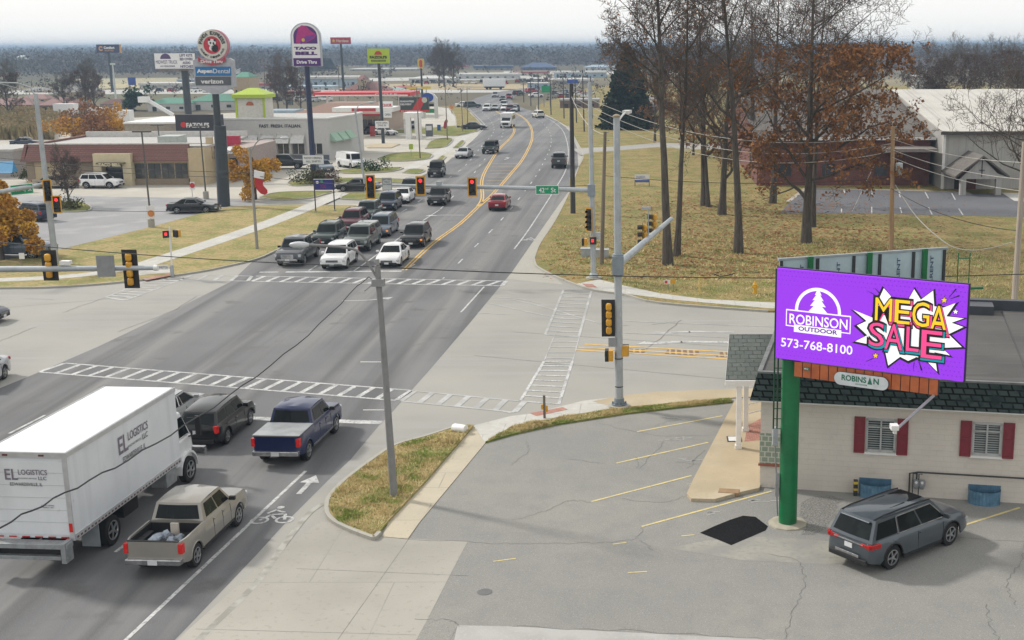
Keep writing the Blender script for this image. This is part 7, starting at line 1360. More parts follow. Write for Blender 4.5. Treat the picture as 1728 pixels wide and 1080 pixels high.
f = vface(756, 768, 174, 187, 300); t = thing('snowflake_ornament', 'orange star shaped ornament on a far lamp pole', 'decoration', f.p(.5, 1)); fpoly(f, [(.5+(.5 if i % 2 == 0 else .2)*math.sin(i*math.pi/8), .5-(.5 if i % 2 == 0 else .2)*math.cos(i*math.pi/8)) for i in range(16)], 0, .1).build('star', PM('orange_star', (.6, .25, .08)), t); m = MB(); m.tube([V((f.p(.5, .5).x, 300.2, -.05)), f.p(.5, .5, -.2)], .08, 6); m.build('pole', BRNP, t)
# blue notice board, do not enter, yard signs
b = G(548, 356, .1); q = vface(529.5, 564, 302, 320.5, b.y); t = thing('notice_board', 'deep blue notice board on two posts in the corner lawn', 'sign', b); slab(q, 0, 1, 0, 1, 0, .1).build('panel', PM('notice_blue', (.02, .02, .20), .4), t); disc(q, .18, .3, .14, .02, .015, 12).build('white_blot', WT, t); disc(q, .4, .22, .14, .02, .015, 12).build('green_blot', MATS['price_green'], t); slab(q, .0, 1, .0, .05, .02, .14).build('trim', WTRIM, t); text(q, 'XX', .3, .6, .5, .85, .02, PM('notice_red', (.3, .02, .15)), t)
for x0, x1, y in ((531, 533, 358), (563, 565, 356)): m = MB(); g_ = G(x1, y, .1); m.tube([V((g_.x, g_.y, 0)), V((g_.x, g_.y, q.p(0, 0).z-.05))], .06, 8); m.build('post', DKTRIM, t); m = MB(); m.lathe((g_.x, g_.y, .1), [(.16, 0), (.14, .15)], 10); m.build('footing', KERB, t)
def post_sign(nm, lab, cat, bp, box, mat, txts=(), z=0, pm=GREYM, **k):
    b = G(*bp, z); q = vface(*box, b.y-.06); return board(nm, lab, cat, q, mat, txts, .02, posts=[((b.x, b.y, z-.05), (b.x, b.y, q.p(0, .1).z), .03, pm)], **k)
post_sign('sign', 'red and white do not enter sign in the left lot', 'sign', (325, 333), (320.5, 328.5, 307, 320), WT); q = vface(320.5, 328.5, 307, 320, G(325, 333).y-.07); m = MB(); disc(q, .5, .45, .28, .02, .01, 14, mb=m); m.build('red_disc', MATS['signal_red'], [o for o in bpy.data.objects if o.get('label', '').startswith('red and white do not')][0])
b = G(1083, 314, .11); q = vface(1071, 1096, 294.5, 307.5, b.y); t = board('yard_sign', 'white banner sign with blue stripe on the lawn behind the brown pole', 'sign', q, WT, [('CHURCH', .1, .7, .2, .45, PM('banner_blue', (.08, .12, .4)))], posts=[((q.p(.02, 0).x, b.y+.05, .05), (q.p(.02, 0).x, b.y+.05, q.p(0, 0).z), .04, DKTRIM), ((q.p(.98, 0).x, b.y+.05, .05), (q.p(.98, 0).x, b.y+.05, q.p(0, 0).z), .04, DKTRIM)]); slab(q, 0, 1, .7, 1, .015, .01).build('stripe', MATS['banner_blue'], t)
post_sign('yard_sign', 'small white yard sign with red square by the far sidewalk', 'sign', (1127.5, 489), (1121, 1131, 472.5, 479), WT, z=.11); q = vface(1122, 1126, 473.5, 478, G(1127.5, 489, .11).y-.09); slab(q, 0, 1, 0, 1, .02, .015).build('red_square', MATS['signal_red'], [o for o in bpy.data.objects if o.get('label', '').startswith('small white yard sign')][0])
post_sign('yard_sign', 'small yellow yard sign right of the white one', 'sign', (1136, 491), (1131.5, 1140, 472, 479), SGY, z=.11)
b = G(1180.5, 496, .11); m = MB(); m.tube([b-V((0, 0, .1)), b+V((0, 0, 1.15))], [.05, .05], 8); m.lathe(b+V((0, 0, 1.15)), [(.055, 0), (.03, .06)], 8); tag(m.build('marker_post', PM('marker_yellow', (.62, .44, .10))), 'slim yellow marker post left of the hydrant', 'marker post')
post_sign('sign', 'small lime sign on the grass patch before the lime pylon', 'sign', (694, 262), (690, 697, 243, 252), LIME, z=.1); post_sign('sign', 'tiny white sign at the left verge below the grey pickup', 'sign', (37, 452), (32, 41, 427, 437), WT, z=.1)
b = G(962, 327, .11); m = MB(); m.tube([b, b+V((0, 0, 1.7))], [.06, .05], 8); m.lathe(b+V((0, 0, 1.7)), [(.06, 0), (.02, .08)], 8); tag(m.build('marker_post', MATS['marker_yellow']), 'tall faded yellow marker post beside the thick dark pole', 'marker post')
b = G(1274, 495, .11); t = thing('fire_hydrant', 'yellow fire hydrant on the lawn edge near the billboard', 'hydrant', b); HY = PM('hydrant_yellow', (.65, .36, .02), .4)
m = MB(); m.lathe(b, [(.17, 0), (.17, .05), (.115, .06), (.11, .55), (.15, .56), (.15, .6), (.13, .62), (.11, .7), (.05, .78), (.04, .84)], 14); m.build('barrel', HY, t, smooth=True)
for s in (-1, 1): m = MB(); m.tube([b+V((s*.08, 0, .45)), b+V((s*.2, 0, .45))], [.06, .065], 10); m.build('outlet', HY, t)
m = MB(); m.tube([b+V((0, -.08, .4)), b+V((0, -.2, .4))], [.08, .085], 10); m.build('outlet', HY, t)
b = G(934, 452, .11)
for k, (x0, y0, x1, y1) in enumerate(((981, 420, 1002, 430), (1006, 419, 1026, 432))): p = G((x0+x1)/2, y1+2, .11); m = MB(); m.cbox(p+V((0, 0, .28)), 1.0, .7, .6); m.cbox(p+V((0, 0, .6)), 1.06, .76, .05); tag(m.build('utility_box', GALVP), ['low grey utility box left of the far corner signal pole', 'low grey utility box between the signal pole and the brown pole'][k], 'utility box')
for k, (x, y) in enumerate(((480, 958), (818, 999))):
    pass
p = G(818, 999, .006); m = MB(); m.lathe(p, [(.23, 0), (.23, .008), (.18, .012)], 20); tag(m.build('manhole_cover', PM('cast_iron', (.12, .12, .12))), 'small round iron cover in the parking lot asphalt', 'manhole cover')
def mini(lab, col, px, y, rz, key):
    t = thing('distant_parked_car', lab, 'car', G(px, y), rz, 'cars parked in the distant lots')
    if 'mini' not in WHEELM:
        m = MB(); m.hexa([(-2.3, -.9, .3), (2.3, -.9, .3), (2.3, .9, .3), (-2.3, .9, .3)], [(-2.3, -.85, .95), (2.2, -.85, .85), (2.2, .85, .85), (-2.3, .85, .95)]); m.hexa([(-1.6, -.8, .9), (1.2, -.8, .88), (1.2, .8, .88), (-1.6, .8, .9)], [(-1.1, -.65, 1.45), (.5, -.65, 1.45), (.5, .65, 1.45), (-1.1, .65, 1.45)])
        g_ = MB(); g_.hexa([(-1.5, -.81, 1.0), (1.05, -.81, 1.0), (1.05, .81, 1.0), (-1.5, .81, 1.0)], [(-1.25, -.71, 1.36), (.7, -.71, 1.36), (.7, .71, 1.36), (-1.25, .71, 1.36)]); k_ = MB(); [k_.lathe((x, s*.85-.1, .33), [(.33, 0), (.33, .2)], 10, 'Y') for x in (-1.4, 1.4) for s in (-1, 1)]
        o3 = [m.build('body', WT, None), g_.build('windows', CGLASS, None), k_.build('wheels', TYRE, None)]; WHEELM['mini'] = [o.data for o in o3]; [bpy.data.objects.remove(o) for o in o3]
    b_ = WHEELM['mini']
    if ('mini', col) not in WHEELM: me = b_[0].copy(); me.materials.clear(); me.materials.append(P_[col]); WHEELM[('mini', col)] = me
    mkobj('body', WHEELM[('mini', col)], t); mkobj('windows', b_[1], t); mkobj('wheels', b_[2], t)
rg = random.Random(77); lots = [((935, 1000), (158, 166), 14, 'lot by the far poles'), ((1082, 1130), (172, 190), 8, 'lot behind the cedar'), ((560, 690), (206, 216), 6, 'fuel station forecourt'), ((700, 860), (139, 142), 12, 'row behind the bend trailer'), ((240, 420), (150, 158), 9, 'lot beyond the green motels'), ((870, 925), (134, 140), 9, 'lot beside the far workshop'), ((455, 560), (168, 178), 5, 'lot behind the bell sign')]
for (xa, xb), (ya, yb), n, wh in lots:
    for i in range(n):
        c_ = rg.choice(['white', 'silver', 'black', 'red', 'sblue', 'white', 'dgrey']); px = lerp(xa, xb, (i+.5)/n); mini('tiny %s car parked in the %s' % ({'sblue': 'blue', 'dgrey': 'grey'}.get(c_, c_), wh) , c_, px, rg.uniform(ya, yb), R_(90+rg.uniform(-8, 8)) if n > 6 else R_(rg.uniform(0, 180)), 0)
# highway signs, trailers, boom truck
for k, (x0, x1, y0, y1, mt, lab) in enumerate(((914, 931, 145, 156, GREENS, 'green highway direction sign above the far right poles'), (957, 975, 134.5, 140, MATS['oval_blue'], 'blue exit services sign near the far poles'), (686, 727, 146, 150.5, MATS['motel_yellow'], 'yellow and green station sign behind the red canopy'), (216, 229, 130.5, 143.5, MATS['oval_blue'], 'blue billboard with pink square at the dry field'))):
    Yk = 330 if k < 3 else 400; q = vface(x0, x1, y0, y1, Yk); board('highway_sign', lab, 'sign', q, mt, posts=[((q.p(u, 0).x, Yk+.2, -.05), (q.p(u, 0).x, Yk+.2, q.p(0, 0).z), .12, GREYM) for u in (.2, .8)])
for k, (x0, x1, yb, yt) in enumerate(((92, 126, 206, 195), (150, 193, 215, 194), (382, 404, 128, 125), (815, 852, 151, 144))):
    Y = G((x0+x1)/2, yb).y; t = thing('semi_trailer', ['white trailer with red logo among the orange trees', 'long white trailer behind the orange trees', 'white trailer parked on the far highway', 'silver trailer on the highway behind the bend'][k], 'trailer', (X_(x0, Y), Y, 0)); a, c = A(x0, yb, Y).x, A(x1, yb, Y).x
    m = MB(); m.box(a, c, Y, Y+2.6, 1.1, 3.9); m.build('box', WT, t); m = MB(); m.box(a+.5, c-.4, Y+.3, Y+2.3, .6, 1.09); m.build('chassis', UNDER, t)
    for xx in (a+1.5, a+2.7, c-1.6): m = MB(); m.lathe((xx, Y+.1, .5), [(.5, 0), (.5, .3)], 12, 'Y'); m.build('wheel', TYRE, t)
    if k == 1: m = MB(); m.box(c+.3, c+3.2, Y+.1, Y+2.5, .5, 3.4); m.build('tractor_cab', WT, t)
t = thing('boom_lift', 'white bucket truck with boom slanting down behind the taupe shop', 'truck', (X_(275, 200), 200, 0)); m = MB(); m.bar(A(246, 167, 200), A(292, 194, 200), .5); m.build('boom', WT, t); m = MB(); m.cbox(A(243, 168, 200), 1.6, 1.0, .9); m.build('bucket', WT, t); m = MB(); p = A(290, 195, 200); m.box(p.x-1, p.x+5, 199, 201.4, .6, 2.2); m.build('body', WT, t)
water = thing('water_tower', 'pale water tower standing over the far woods at the left', 'water tower', A(40, 130, 900)*1); water.location.z = 0; p = A(39, 105, 900); m = MB(); m.lathe((p.x, 900, p.z), [(.5, -14), (.9, -3.5), (3.2, -1.5), (3.9, 1.5), (3.4, 4), (.8, 5)], 16); m.build('tank', PM('tower_white', (.55, .6, .6)), water, smooth=True); m = MB(); m.tube([(p.x, 900, -.1), (p.x, 900, p.z-13)], .9, 10); m.build('stem', MATS['tower_white'], water)
for k, (x, y0, y1) in enumerate(((194, 108, 150), (497, 112, 152), (506, 112, 152), (1052, 108, 125))): b = A(x, y1, 380); m = MB(); m.tube([(b.x, 380, -.1), (b.x, 380, A(x, y0, 380).z)], [.3, .2], 8); m.cbox((b.x, 380, A(x, y0, 380).z), 1.4, .5, .5); tag(m.build('mast', MATS['tower_white']), ['pale mast right of the orange and navy hotel sign', 'pale mast left of the bell sign pole', 'pale mast right against the bell sign pole', 'pale mast left of the first bare oak'][k], 'mast')
# ================================================================== trees and plants
BARK = LM('oak_bark', (.095, .083, .072), [((.055, .048, .04), 1.5, .4, .7, 5, (6, 6, .6)), ((.15, .132, .115), 3, .55, .8, 5, (6, 6, .8))], .95, spec=.1)
TWIG = LM('dark_twigs', (.12, .10, .085), [((.085, .07, .06), .6, .4, .7, 4), ((.17, .145, .125), 1.3, .55, .8, 4)], .95, spec=.1)
def leafmat(n, a, b, c, sc=.5): return LM(n, a, [(b, sc, .42, .6, 3), (c, sc*4, .5, .7, 3), (dark(a, .5), sc*9, .52, .75, 2)], .9, spec=.1)
LBROWN = leafmat('rust_leaves', (.27, .125, .05), (.19, .09, .04), (.35, .18, .075)); LORNG = leafmat('orange_leaves', (.55, .30, .04), (.42, .19, .03), (.66, .42, .08)); LCED = leafmat('cedar_green', (.018, .032, .016), (.035, .045, .018), (.010, .02, .012))
LOLV = leafmat('olive_shrub', (.06, .075, .025), (.10, .09, .04), (.035, .05, .018)); LRED = leafmat('brown_twig_haze', (.115, .075, .062), (.085, .06, .052), (.16, .10, .08), .2); REED = leafmat('straw_reeds', (.36, .27, .15), (.22, .19, .09), (.45, .36, .22), .15)
LPINE = leafmat('pine_green', (.03, .075, .03), (.02, .05, .025), (.05, .10, .04))
def rotv(d, ang, rng):
    a = d.cross(V((rng.uniform(-1, 1), rng.uniform(-1, 1), rng.uniform(-1, 1))))
    if a.length < 1e-4: a = V((1, 0, 0))
    return Matrix.Rotation(ang, 3, a.normalized()) @ d
def fastquad(mb, p, s, rng, asp=1.0):
    u = V((rng.gauss(0, 1), rng.gauss(0, 1), rng.gauss(0, 1))).normalized(); v = u.cross(V((rng.gauss(0, 1), rng.gauss(0, 1), rng.gauss(0, 1)))).normalized()
    u = u*s*asp; v = v*s; n = len(mb.v); mb.v += [tuple(p-u), tuple(p+v), tuple(p+u), tuple(p-v)]; mb.f.append((n, n+1, n+2, n+3)); mb.m.append(0)
def tree_meshes(seed, H, r0, cn, spread, first=.35, wander=.16, up=.10, leafp=0, lmat=None, lsize=.09, leafz=(0, 1), lean=(0, 0), fork=False, seglen=(1, .55, .5, .5), twr=.018, ang=(38, 68), droop=0.0):
    rng = random.Random(seed); T = MB(); B = MB(); Lf = MB(); st = [(V((0, 0, -.1)), V((lean[0], lean[1], 1)).normalized(), r0, H, 0)]
    while st:
        p, d, r, ln, lv = st.pop(); ns = (9, 6, 5, 3, 2)[lv]; path = [p.copy()]; rad = [r*1.35 if lv == 0 else r]; q = p.copy(); dd = d.copy(); pts = []
        for i in range(ns):
            w_ = wander*(.16 if lv == 0 else 1.1)
            dd = (dd+V((rng.gauss(0, w_), rng.gauss(0, w_), rng.gauss(0, w_)*.6+(up if lv > 0 else .03)-(droop if lv in (1, 2) and q.z < H*.5 else 0)))).normalized(); q = q+dd*(ln/ns); path.append(q.copy()); f = (i+1)/ns; rad.append(max(twr*.5, r*(1-f*(.82 if lv else .86)))); pts.append((f, q.copy(), dd.copy()))
        (T if lv <= 1 else B).tube(path, rad, (9, 6, 4, 3, 3)[lv], caps=False)
        if lv < len(cn):
            c = cn[lv]; t0 = first if lv == 0 else .18
            for k in range(c):
                f = t0+(1-t0)*((k+rng.random())/c); i = min(ns-1, int(f*ns)); fr_ = f*ns-i; a = path[i].lerp(path[i+1], fr_)
                dv = (path[i+1]-path[i]).normalized(); nd = rotv(dv, R_(rng.uniform(*ang)), rng)
                if lv == 0 and nd.z < -.05: nd.z = abs(nd.z)*.4
                L2 = (spread*(1.15-.65*abs((f-t0)/(1-t0)-.3)) if lv == 0 else ln*seglen[min(lv, 3)]*rng.uniform(.7, 1.2)*(1.1-.5*f)); rr_ = lerp(rad[i], rad[i+1], fr_)
                st.append((a, nd, max(twr, rr_*(.5 if lv == 0 else .6)), L2, lv+1))
        if leafp and lv >= len(cn)-1 and leafz[0]*H <= q.z <= leafz[1]*H:
            for f, a, _ in pts:
                if rng.random() < leafp:
                    for _k in range(2): fastquad(Lf, a+V((rng.gauss(0, .12), rng.gauss(0, .12), rng.gauss(0, .12))), lsize*rng.uniform(.6, 1.3), rng, .7)
    return T, B, Lf
TB = {}
def tree(nm, lab, bp, key, seed=1, group=None, sc=1.0, rz=0.0, z=.1, wy=None, mats=None, **k):
    b = wy or G(*bp, z); t = thing(nm, lab, 'tree', b, rz, group); t.scale = (sc,)*3
    if key not in TB:
        T, B, Lf = tree_meshes(seed, **k); lm = mats or LBROWN; os_ = [T.build('trunk', BARK, t, local=True, smooth=True, recalc=False), B.build('crown', TWIG, t, local=True, recalc=False)]
        if Lf.v: os_.append(Lf.build('foliage', lm, t, local=True, recalc=False))
        TB[key] = [(o.name.split('.')[0], o.data) for o in os_]
    else:
        for n_, me in TB[key]: mkobj(n_, me, t)
    return t
OK = 'bare oaks on the lawn'
tree('oak_tree', 'tallest bare oak nearest the far corner, trunk standing just right of the brown pole', (1127, 447), 'o1', 11, OK, H=23.5, r0=.34, cn=(18, 9, 8, 6), spread=5.3, first=.42, leafp=.04)
tree('oak_tree', 'slimmer bare oak right behind the tallest oak', (1142, 432), 'o2', 23, OK, H=21, r0=.25, cn=(14, 8, 6, 5), spread=4.5, first=.4, leafp=.04)
tree('oak_tree', 'grey barked bare oak with wide forks in the middle of the lawn', (1246, 427), 'o3', 37, OK, H=23.3, r0=.33, cn=(15, 9, 8, 6), spread=7.5, first=.38, leafp=.03, wander=.2)
tree('oak_tree', 'broad rust-leaved oak rising left of the transformer pole', (1361, 409), 'o4', 41, OK, H=21.5, r0=.38, cn=(22, 9, 7, 6), spread=8.0, first=.16, leafp=.65, leafz=(.2, .74), lsize=.14, droop=.03, ang=(42, 82), up=.07)
tree('oak_tree', 'thick bare trunk directly behind the broad rust-leaved oak', (1372, 383), 'o2', 0, OK, .95, 2.0)
tree('oak_tree', 'rust-leaved oak behind the tallest oak beside the banner sign', (1190, 347), 'o5', 53, OK, H=19, r0=.4, cn=(15, 7, 6, 5), spread=6.5, first=.16, leafp=.45, leafz=(0, .42), lsize=.13, droop=.05)
tree('oak_tree', 'oak with low rust leaves between tallest and grey barked oak', (1218, 362), 'o5', 0, OK, .9, 2.4)
tree('oak_tree', 'oak with bare top behind the grey barked oak on its right', (1304, 343), 'o6', 67, OK, H=21, r0=.33, cn=(17, 8, 7, 5), spread=6.5, first=.3, leafp=.25, leafz=(0, .5))
tree('oak_tree', 'slim dark oak stem left of the grey barked oak', (1195, 349), 'o2', 0, OK, .85, 4.0)
tree('oak_tree', 'farthest rust-leaved oak in front of the red brick annex', (1270, 300), 'o5', 0, OK, 1.05, 4.4)
tree('bare_tree', 'bare spreading tree at the right edge before the metal church', (1752, 400), 'o7', 71, None, H=11, r0=.3, cn=(14, 7, 6, 4), spread=7, first=.22, lean=(-.12, 0), wander=.22, up=.12)
def bg(n, lab, px, y, key, sc, rz, nm='bare_tree', **k): tree(nm, lab, (px, y), key, 80+n, 'bare trees in the background', sc, rz, **k)
base_b = dict(H=15, r0=.35, cn=(15, 8, 8, 4), spread=6.5, first=.14, leafp=.25, lsize=.16, mats=LRED, twr=.03, up=.14)
for i, (px, y, sc, rz) in enumerate(((1575, 150, 1.05, 0), (1612, 152, 1.12, 1), (1650, 150, 1.1, 2), (1690, 152, 1.18, 3), (1728, 150, 1.0, 4), (1770, 152, 1.1, 5), (1545, 150, .95, 2.2), (1810, 150, 1.05, .5))):
    bg(1, ['bare bushy tree behind the white weathered shed', 'bare tree over the left end of the ribbed church roof', 'widest bare tree over the ribbed church roof', 'reddish bare tree over the middle of the church roof', 'reddish bare tree above the church roof near the frame edge', 'bare tree leaning in from beyond the right frame edge', 'low bare tree left of the weathered shed', 'bare tree far out beyond the right frame edge'][i], px, y, 'b0', sc*.78, rz, wy=V(((px-CX)*(232+(i%3)*14)/F_*1.02, 232+(i%3)*14, 0)), **dict(base_b, spread=7.5, leafp=.5, lsize=.13, first=.1, H=16, twr=.022))
for i, (px, y, sc, rz) in enumerate(((1105, 240, .7, 0), (1150, 235, .8, 1.2), (1205, 232, .75, 2.2), (1170, 262, .55, 4.2), (1420, 205, .95, 5), (1470, 200, .9, 2.6))):
    bg(2, ['low bare tree right of the cedar', 'bare thicket tree behind the tallest oak', 'bare thicket tree beyond the park lane', 'small bare tree at the park lane edge', 'bare tree behind the brick hall roof', 'dense bare tree behind the brick hall roof nearer the white shed'][i], px, y, 'b2', sc, rz, H=17, r0=.3, cn=(16, 8, 7, 4), spread=6, first=.12, leafp=.3, lsize=.14, mats=LBROWN, twr=.022)
for i, (px, y, sc) in enumerate(((485, 190, .75), (470, 188, .6), (508, 190, .55), (145, 192, .7), (110, 190, .55), (160, 186, .6), (750, 146, 1.0), (765, 146, .9), (741, 145, .9), (15, 205, .7), (117, 347, .33))):
    bg(1, ['round bare tree left of the navy bell sign pole', 'bare tree beside the lime tower', 'low bare tree right by the bell sign pole', 'bare shrub tree before the grey roofed barn', 'bare shrub tree between the red roofed motels', 'bare shrub tree beside the small pine', 'brown thicket tree left of the motel eight sign', 'brown thicket tree under the white trailer shed', 'brown thicket tree beyond the arch sign', 'bare tree above the reeds at the left edge', 'small bare tree in the parking lot island'][i], px, y, 'b1', sc, i*1.3, **base_b)
def leafy(nm, lab, bp, w_, h, mat, n, ls, seed, trunk=.25, z=.1, cat='tree', zc=.55, shape='ell', group=None):
    rng = random.Random(seed); b = G(*bp, z); t = thing(nm, lab, cat, b, group=group)
    if trunk:
        m = MB(); m.tube([(0, 0, -.1), (0, 0, h*.3), (rng.uniform(-.2, .2), 0, h*.85)], [trunk, trunk*.75, .04], 8)
        for k in range(9): a = rng.uniform(0, 6.28); z0 = h*rng.uniform(.25, .6); m.tube([(0, 0, z0), (math.cos(a)*w_*.25, math.sin(a)*w_*.25, z0+h*.15), (math.cos(a)*w_*.42, math.sin(a)*w_*.42, z0+h*.25)], [trunk*.35, trunk*.2, .02], 5)
        m.build('trunk', BARK, t, local=True, smooth=True)
    m = MB()
    if shape == 'cone':
        for i in range(n):
            f = rng.random()**1.5; a = rng.uniform(0, 6.28); lump = 1+.14*math.sin(a*5+f*17)+.12*math.sin(a*9-f*31); r = w_/2*(1-f)**.75*lump*rng.uniform(.55, 1.0); hz_ = h*(.06+.94*f)+rng.gauss(0, .2)-r*.12
            fastquad(m, V((r*math.cos(a), r*math.sin(a), hz_)), ls*rng.uniform(.6, 1.4), rng, .6)
    else:
        cl = [(V((rng.gauss(0, .26)*w_, rng.gauss(0, .26)*w_, h*zc+rng.gauss(0, .19)*h)), rng.uniform(.12, .22)*w_) for _ in range(26)]
        for i in range(n):
            c, r = cl[i % 26]; d = V((rng.gauss(0, 1), rng.gauss(0, 1), rng.gauss(0, 1))).normalized()*r*rng.uniform(.5, 1.05); p = c+d; p.z = max(.05, p.z); fastquad(m, p, ls*rng.uniform(.6, 1.4), rng, .7)
    m.build('foliage', mat, t, local=True, recalc=False); return t
leafy('cedar_tree', 'dark pointed cedar standing by the far right roadside', (1060, 217), 11.0, 15.8, LCED, 15000, .36, 3, .45, shape='cone'); leafy('cedar_tree', 'dark cedar half hidden behind the grey barked oak', (1262, 222), 8.5, 12.5, LCED, 5000, .3, 4, .4, shape='cone')
leafy('small_pine', 'small green pine beside the red roofed motel', (224, 186), 6.5, 5.5, LPINE, 1500, .35, 5, .2, zc=.5)
leafy('yellow_tree', 'golden autumn tree cut by the left frame edge', (4, 437), 4.4, 6.4, LORNG, 12000, .12, 6, .2, zc=.55); leafy('yellow_tree', 'golden autumn tree beside the stocking lamp post', (432, 335), 3.8, 5.2, LORNG, 8000, .12, 7, .14, zc=.6)
for i, (px, y, w_, h) in enumerate(((128, 238, 6, 4), (165, 240, 6.5, 4.5), (200, 238, 5.5, 3.8), (145, 222, 7, 5.5), (185, 220, 6, 5))): leafy('orange_shrub_tree', ['orange shrub tree by the reeds left of the trailer', 'orange shrub tree in front of the long trailer', 'orange shrub tree at the taupe shop corner', 'taller rust shrub tree behind the first orange shrub', 'taller rust shrub tree behind the middle orange shrub'][i], (px, y), w_, h, LORNG if i % 2 == 0 else LBROWN, 1500, .22, 20+i, .12, group='orange shrub trees behind the tan restaurant')
for i, (px, y, w_, h, mt) in enumerate(((520, 310, 3.6, 1.7, LOLV), (550, 307, 3.2, 1.7, LRED), (530, 306, 2.5, 1.4, LOLV), (110, 352, 3, 1, LOLV), (52, 306, 2.6, 1.6, LOLV), (98, 308, 2.4, 1.6, LOLV), (628, 288, 3.4, 1.5, LPINE))): leafy('shrub', ['olive shrub left of the navy sign pole base', 'bare brown shrub right of the navy sign pole base', 'small olive shrub between the two larger ones', 'low green shrub on the parking lot island', 'olive shrub at the left corner of the tan restaurant', 'olive shrub behind the beige car', 'round green shrub by the silver lamp post'][i], (px, y), w_, h, mt, 900, .1, 40+i, 0, cat='shrub', zc=.45)
# reeds, woods
rng = random.Random(9); m = MB()
for i in range(9000):
    px = rng.uniform(-60, 118); y = rng.uniform(196, 243)
    if y > 236-(px > 90)*14 or (px > 60 and y < 200): continue
    p = G(px, y); h = rng.uniform(1.0, 2.8); a = rng.uniform(0, 3.14); u = V((math.cos(a), math.sin(a), 0))*rng.uniform(.15, .35); n = len(m.v); q = p+V((rng.gauss(0, .25), rng.gauss(0, .25), h)); m.v += [tuple(p-u), tuple(p+u), tuple(q+u*.8), tuple(q-u*.8)]; m.f.append((n, n+1, n+2, n+3)); m.m.append(0)
tag(m.build('reeds', REED, recalc=False), 'tall straw coloured reeds behind the left lots', 'reeds', kind='stuff')
WOOD = LM('winter_woodland', (.085, .070, .064), [((.060, .052, .052), .02, .4, .62, 5), ((.105, .085, .072), .05, .5, .7, 5), ((.07, .085, .05), .012, .6, .7, 4)], .95, spec=.05)
m = MB()
for (Y0_, Y1_, n, h0, h1, ts) in ((690, 830, 1900, 9, 14.5, 1.1), (930, 1080, 2300, 10, 15.5, 1.5), (1350, 1550, 2100, 11, 16, 2.0), (1950, 2200, 1800, 12, 17, 2.8), (2900, 3200, 1700, 13, 18, 4), (4300, 4700, 1500, 15, 20, 6)):
    NX = 150; prev = None
    for i in range(NX+1):
        X = lerp(-.76, .5, i/NX)*Y1_; pxx = CX+X*F_/Y1_; hh = h0*(.8+.28*noise.noise(V((X*.02, Y1_*.01, 0)))+.15*noise.noise(V((X*.09, Y1_*.03, 5))))
        if Y1_ < 900 and 560 < pxx < 1080: prev = None; continue
        if prev: a_, b_ = prev; m.quad((a_, Y1_-25, 0), (X, Y1_-25, 0), (X, Y1_-6, hh), (a_, Y1_-6, b_)); m.quad((a_, Y1_-6, b_), (X, Y1_-6, hh), (X, Y1_+40, hh*.9), (a_, Y1_+40, b_*.9)); m.quad((a_, Y1_+40, b_*.9), (X, Y1_+40, hh*.9), (X, Y1_+60, 0), (a_, Y1_+60, 0))
        prev = (X, hh)
    for i in range(n):
        Y = rng.uniform(Y0_, Y1_); X = rng.uniform(-.72, .45)*Y
        pxx = CX+X*F_/Y
        if Y < 850 and (560 < pxx < 1080): continue
        if noise.noise(V((X*.004, Y*.01, 3))) > .34 and Y < 1200: continue
        h = rng.uniform(h0, h1)*(1+.12*noise.noise(V((X*.01, Y*.02, 0)))); w_ = h*.42; k_n = 30 if Y < 900 else (18 if Y < 1700 else 10)
        for k in range(k_n):
            f = rng.random(); a = rng.uniform(0, 6.28); r = w_*math.sin(math.pi*min(.97, .15+.8*f))*rng.uniform(.4, 1); p = V((X+r*math.cos(a), Y+r*math.sin(a), h*(.08+.9*f))); s = ts*rng.uniform(.6, 1.3)
            v1 = V((rng.gauss(0, 1), rng.gauss(0, .6), rng.gauss(0, 1)))*s*.6; v2 = V((rng.gauss(0, 1), rng.gauss(0, .6), rng.gauss(0, 1)))*s*.6; nn_ = len(m.v); m.v += [tuple(p), tuple(p+v1), tuple(p+v2)]; m.f.append((nn_, nn_+1, nn_+2)); m.m.append(0)
tag(m.build('woodland', WOOD, recalc=False), 'grey brown winter woodland filling the distance', 'woodland', kind='stuff')
m = MB()   # loose brush among the far buildings
for i in range(520):
    px = rng.uniform(-80, 1120) if i % 3 else rng.uniform(1080, 1900); y = rng.uniform(113, 172) if i % 3 else rng.uniform(125, 150); 
    if 780 < px < 900 and y > 142: continue
    p = G(px, y)
    if 120 < px < 300 and y < 150 or (540 < px < 900 and 140 < y < 154): continue
    if px > 900 and px < 1120 and y > 175: continue
    h = rng.uniform(2.5, 7); w_ = h*.6
    for k in range(26):
        f = rng.random(); a = rng.uniform(0, 6.28); r = w_*math.sin(math.pi*min(.97, .2+.75*f))*rng.uniform(.3, 1); q = p+V((r*math.cos(a), r*math.sin(a), h*f)); s = p.y*.0016*rng.uniform(.5, 1.3)
        v1 = V((rng.gauss(0, 1), rng.gauss(0, .6), rng.gauss(0, 1)))*s*.6; v2 = V((rng.gauss(0, 1), rng.gauss(0, .6), rng.gauss(0, 1)))*s*.6; nn_ = len(m.v); m.v += [tuple(q), tuple(q+v1), tuple(q+v2)]; m.f.append((nn_, nn_+1, nn_+2)); m.m.append(0)
tag(m.build('scattered_brush', WOOD, recalc=False), 'scattered brown brush between the distant buildings', 'brush', kind='stuff')
m = MB(); P = []
for i in range(81):
    X = -5400+i*105; P.append((X, 17.5+3.2*noise.noise(V((X*.0006, 0, 7)))+1.6*noise.noise(V((X*.004, 1, 2)))))
for a, c in zip(P, P[1:]): m.quad((a[0], 7800, -1), (c[0], 7800, -1), (c[0], 8600, c[1]+1.5), (a[0], 8600, a[1]+1.5)); m.quad((a[0], 8600, a[1]+1.5), (c[0], 8600, c[1]+1.5), (c[0], 9800, -1), (a[0], 9800, -1))
struct('hills', m, WOOD, smooth=True)
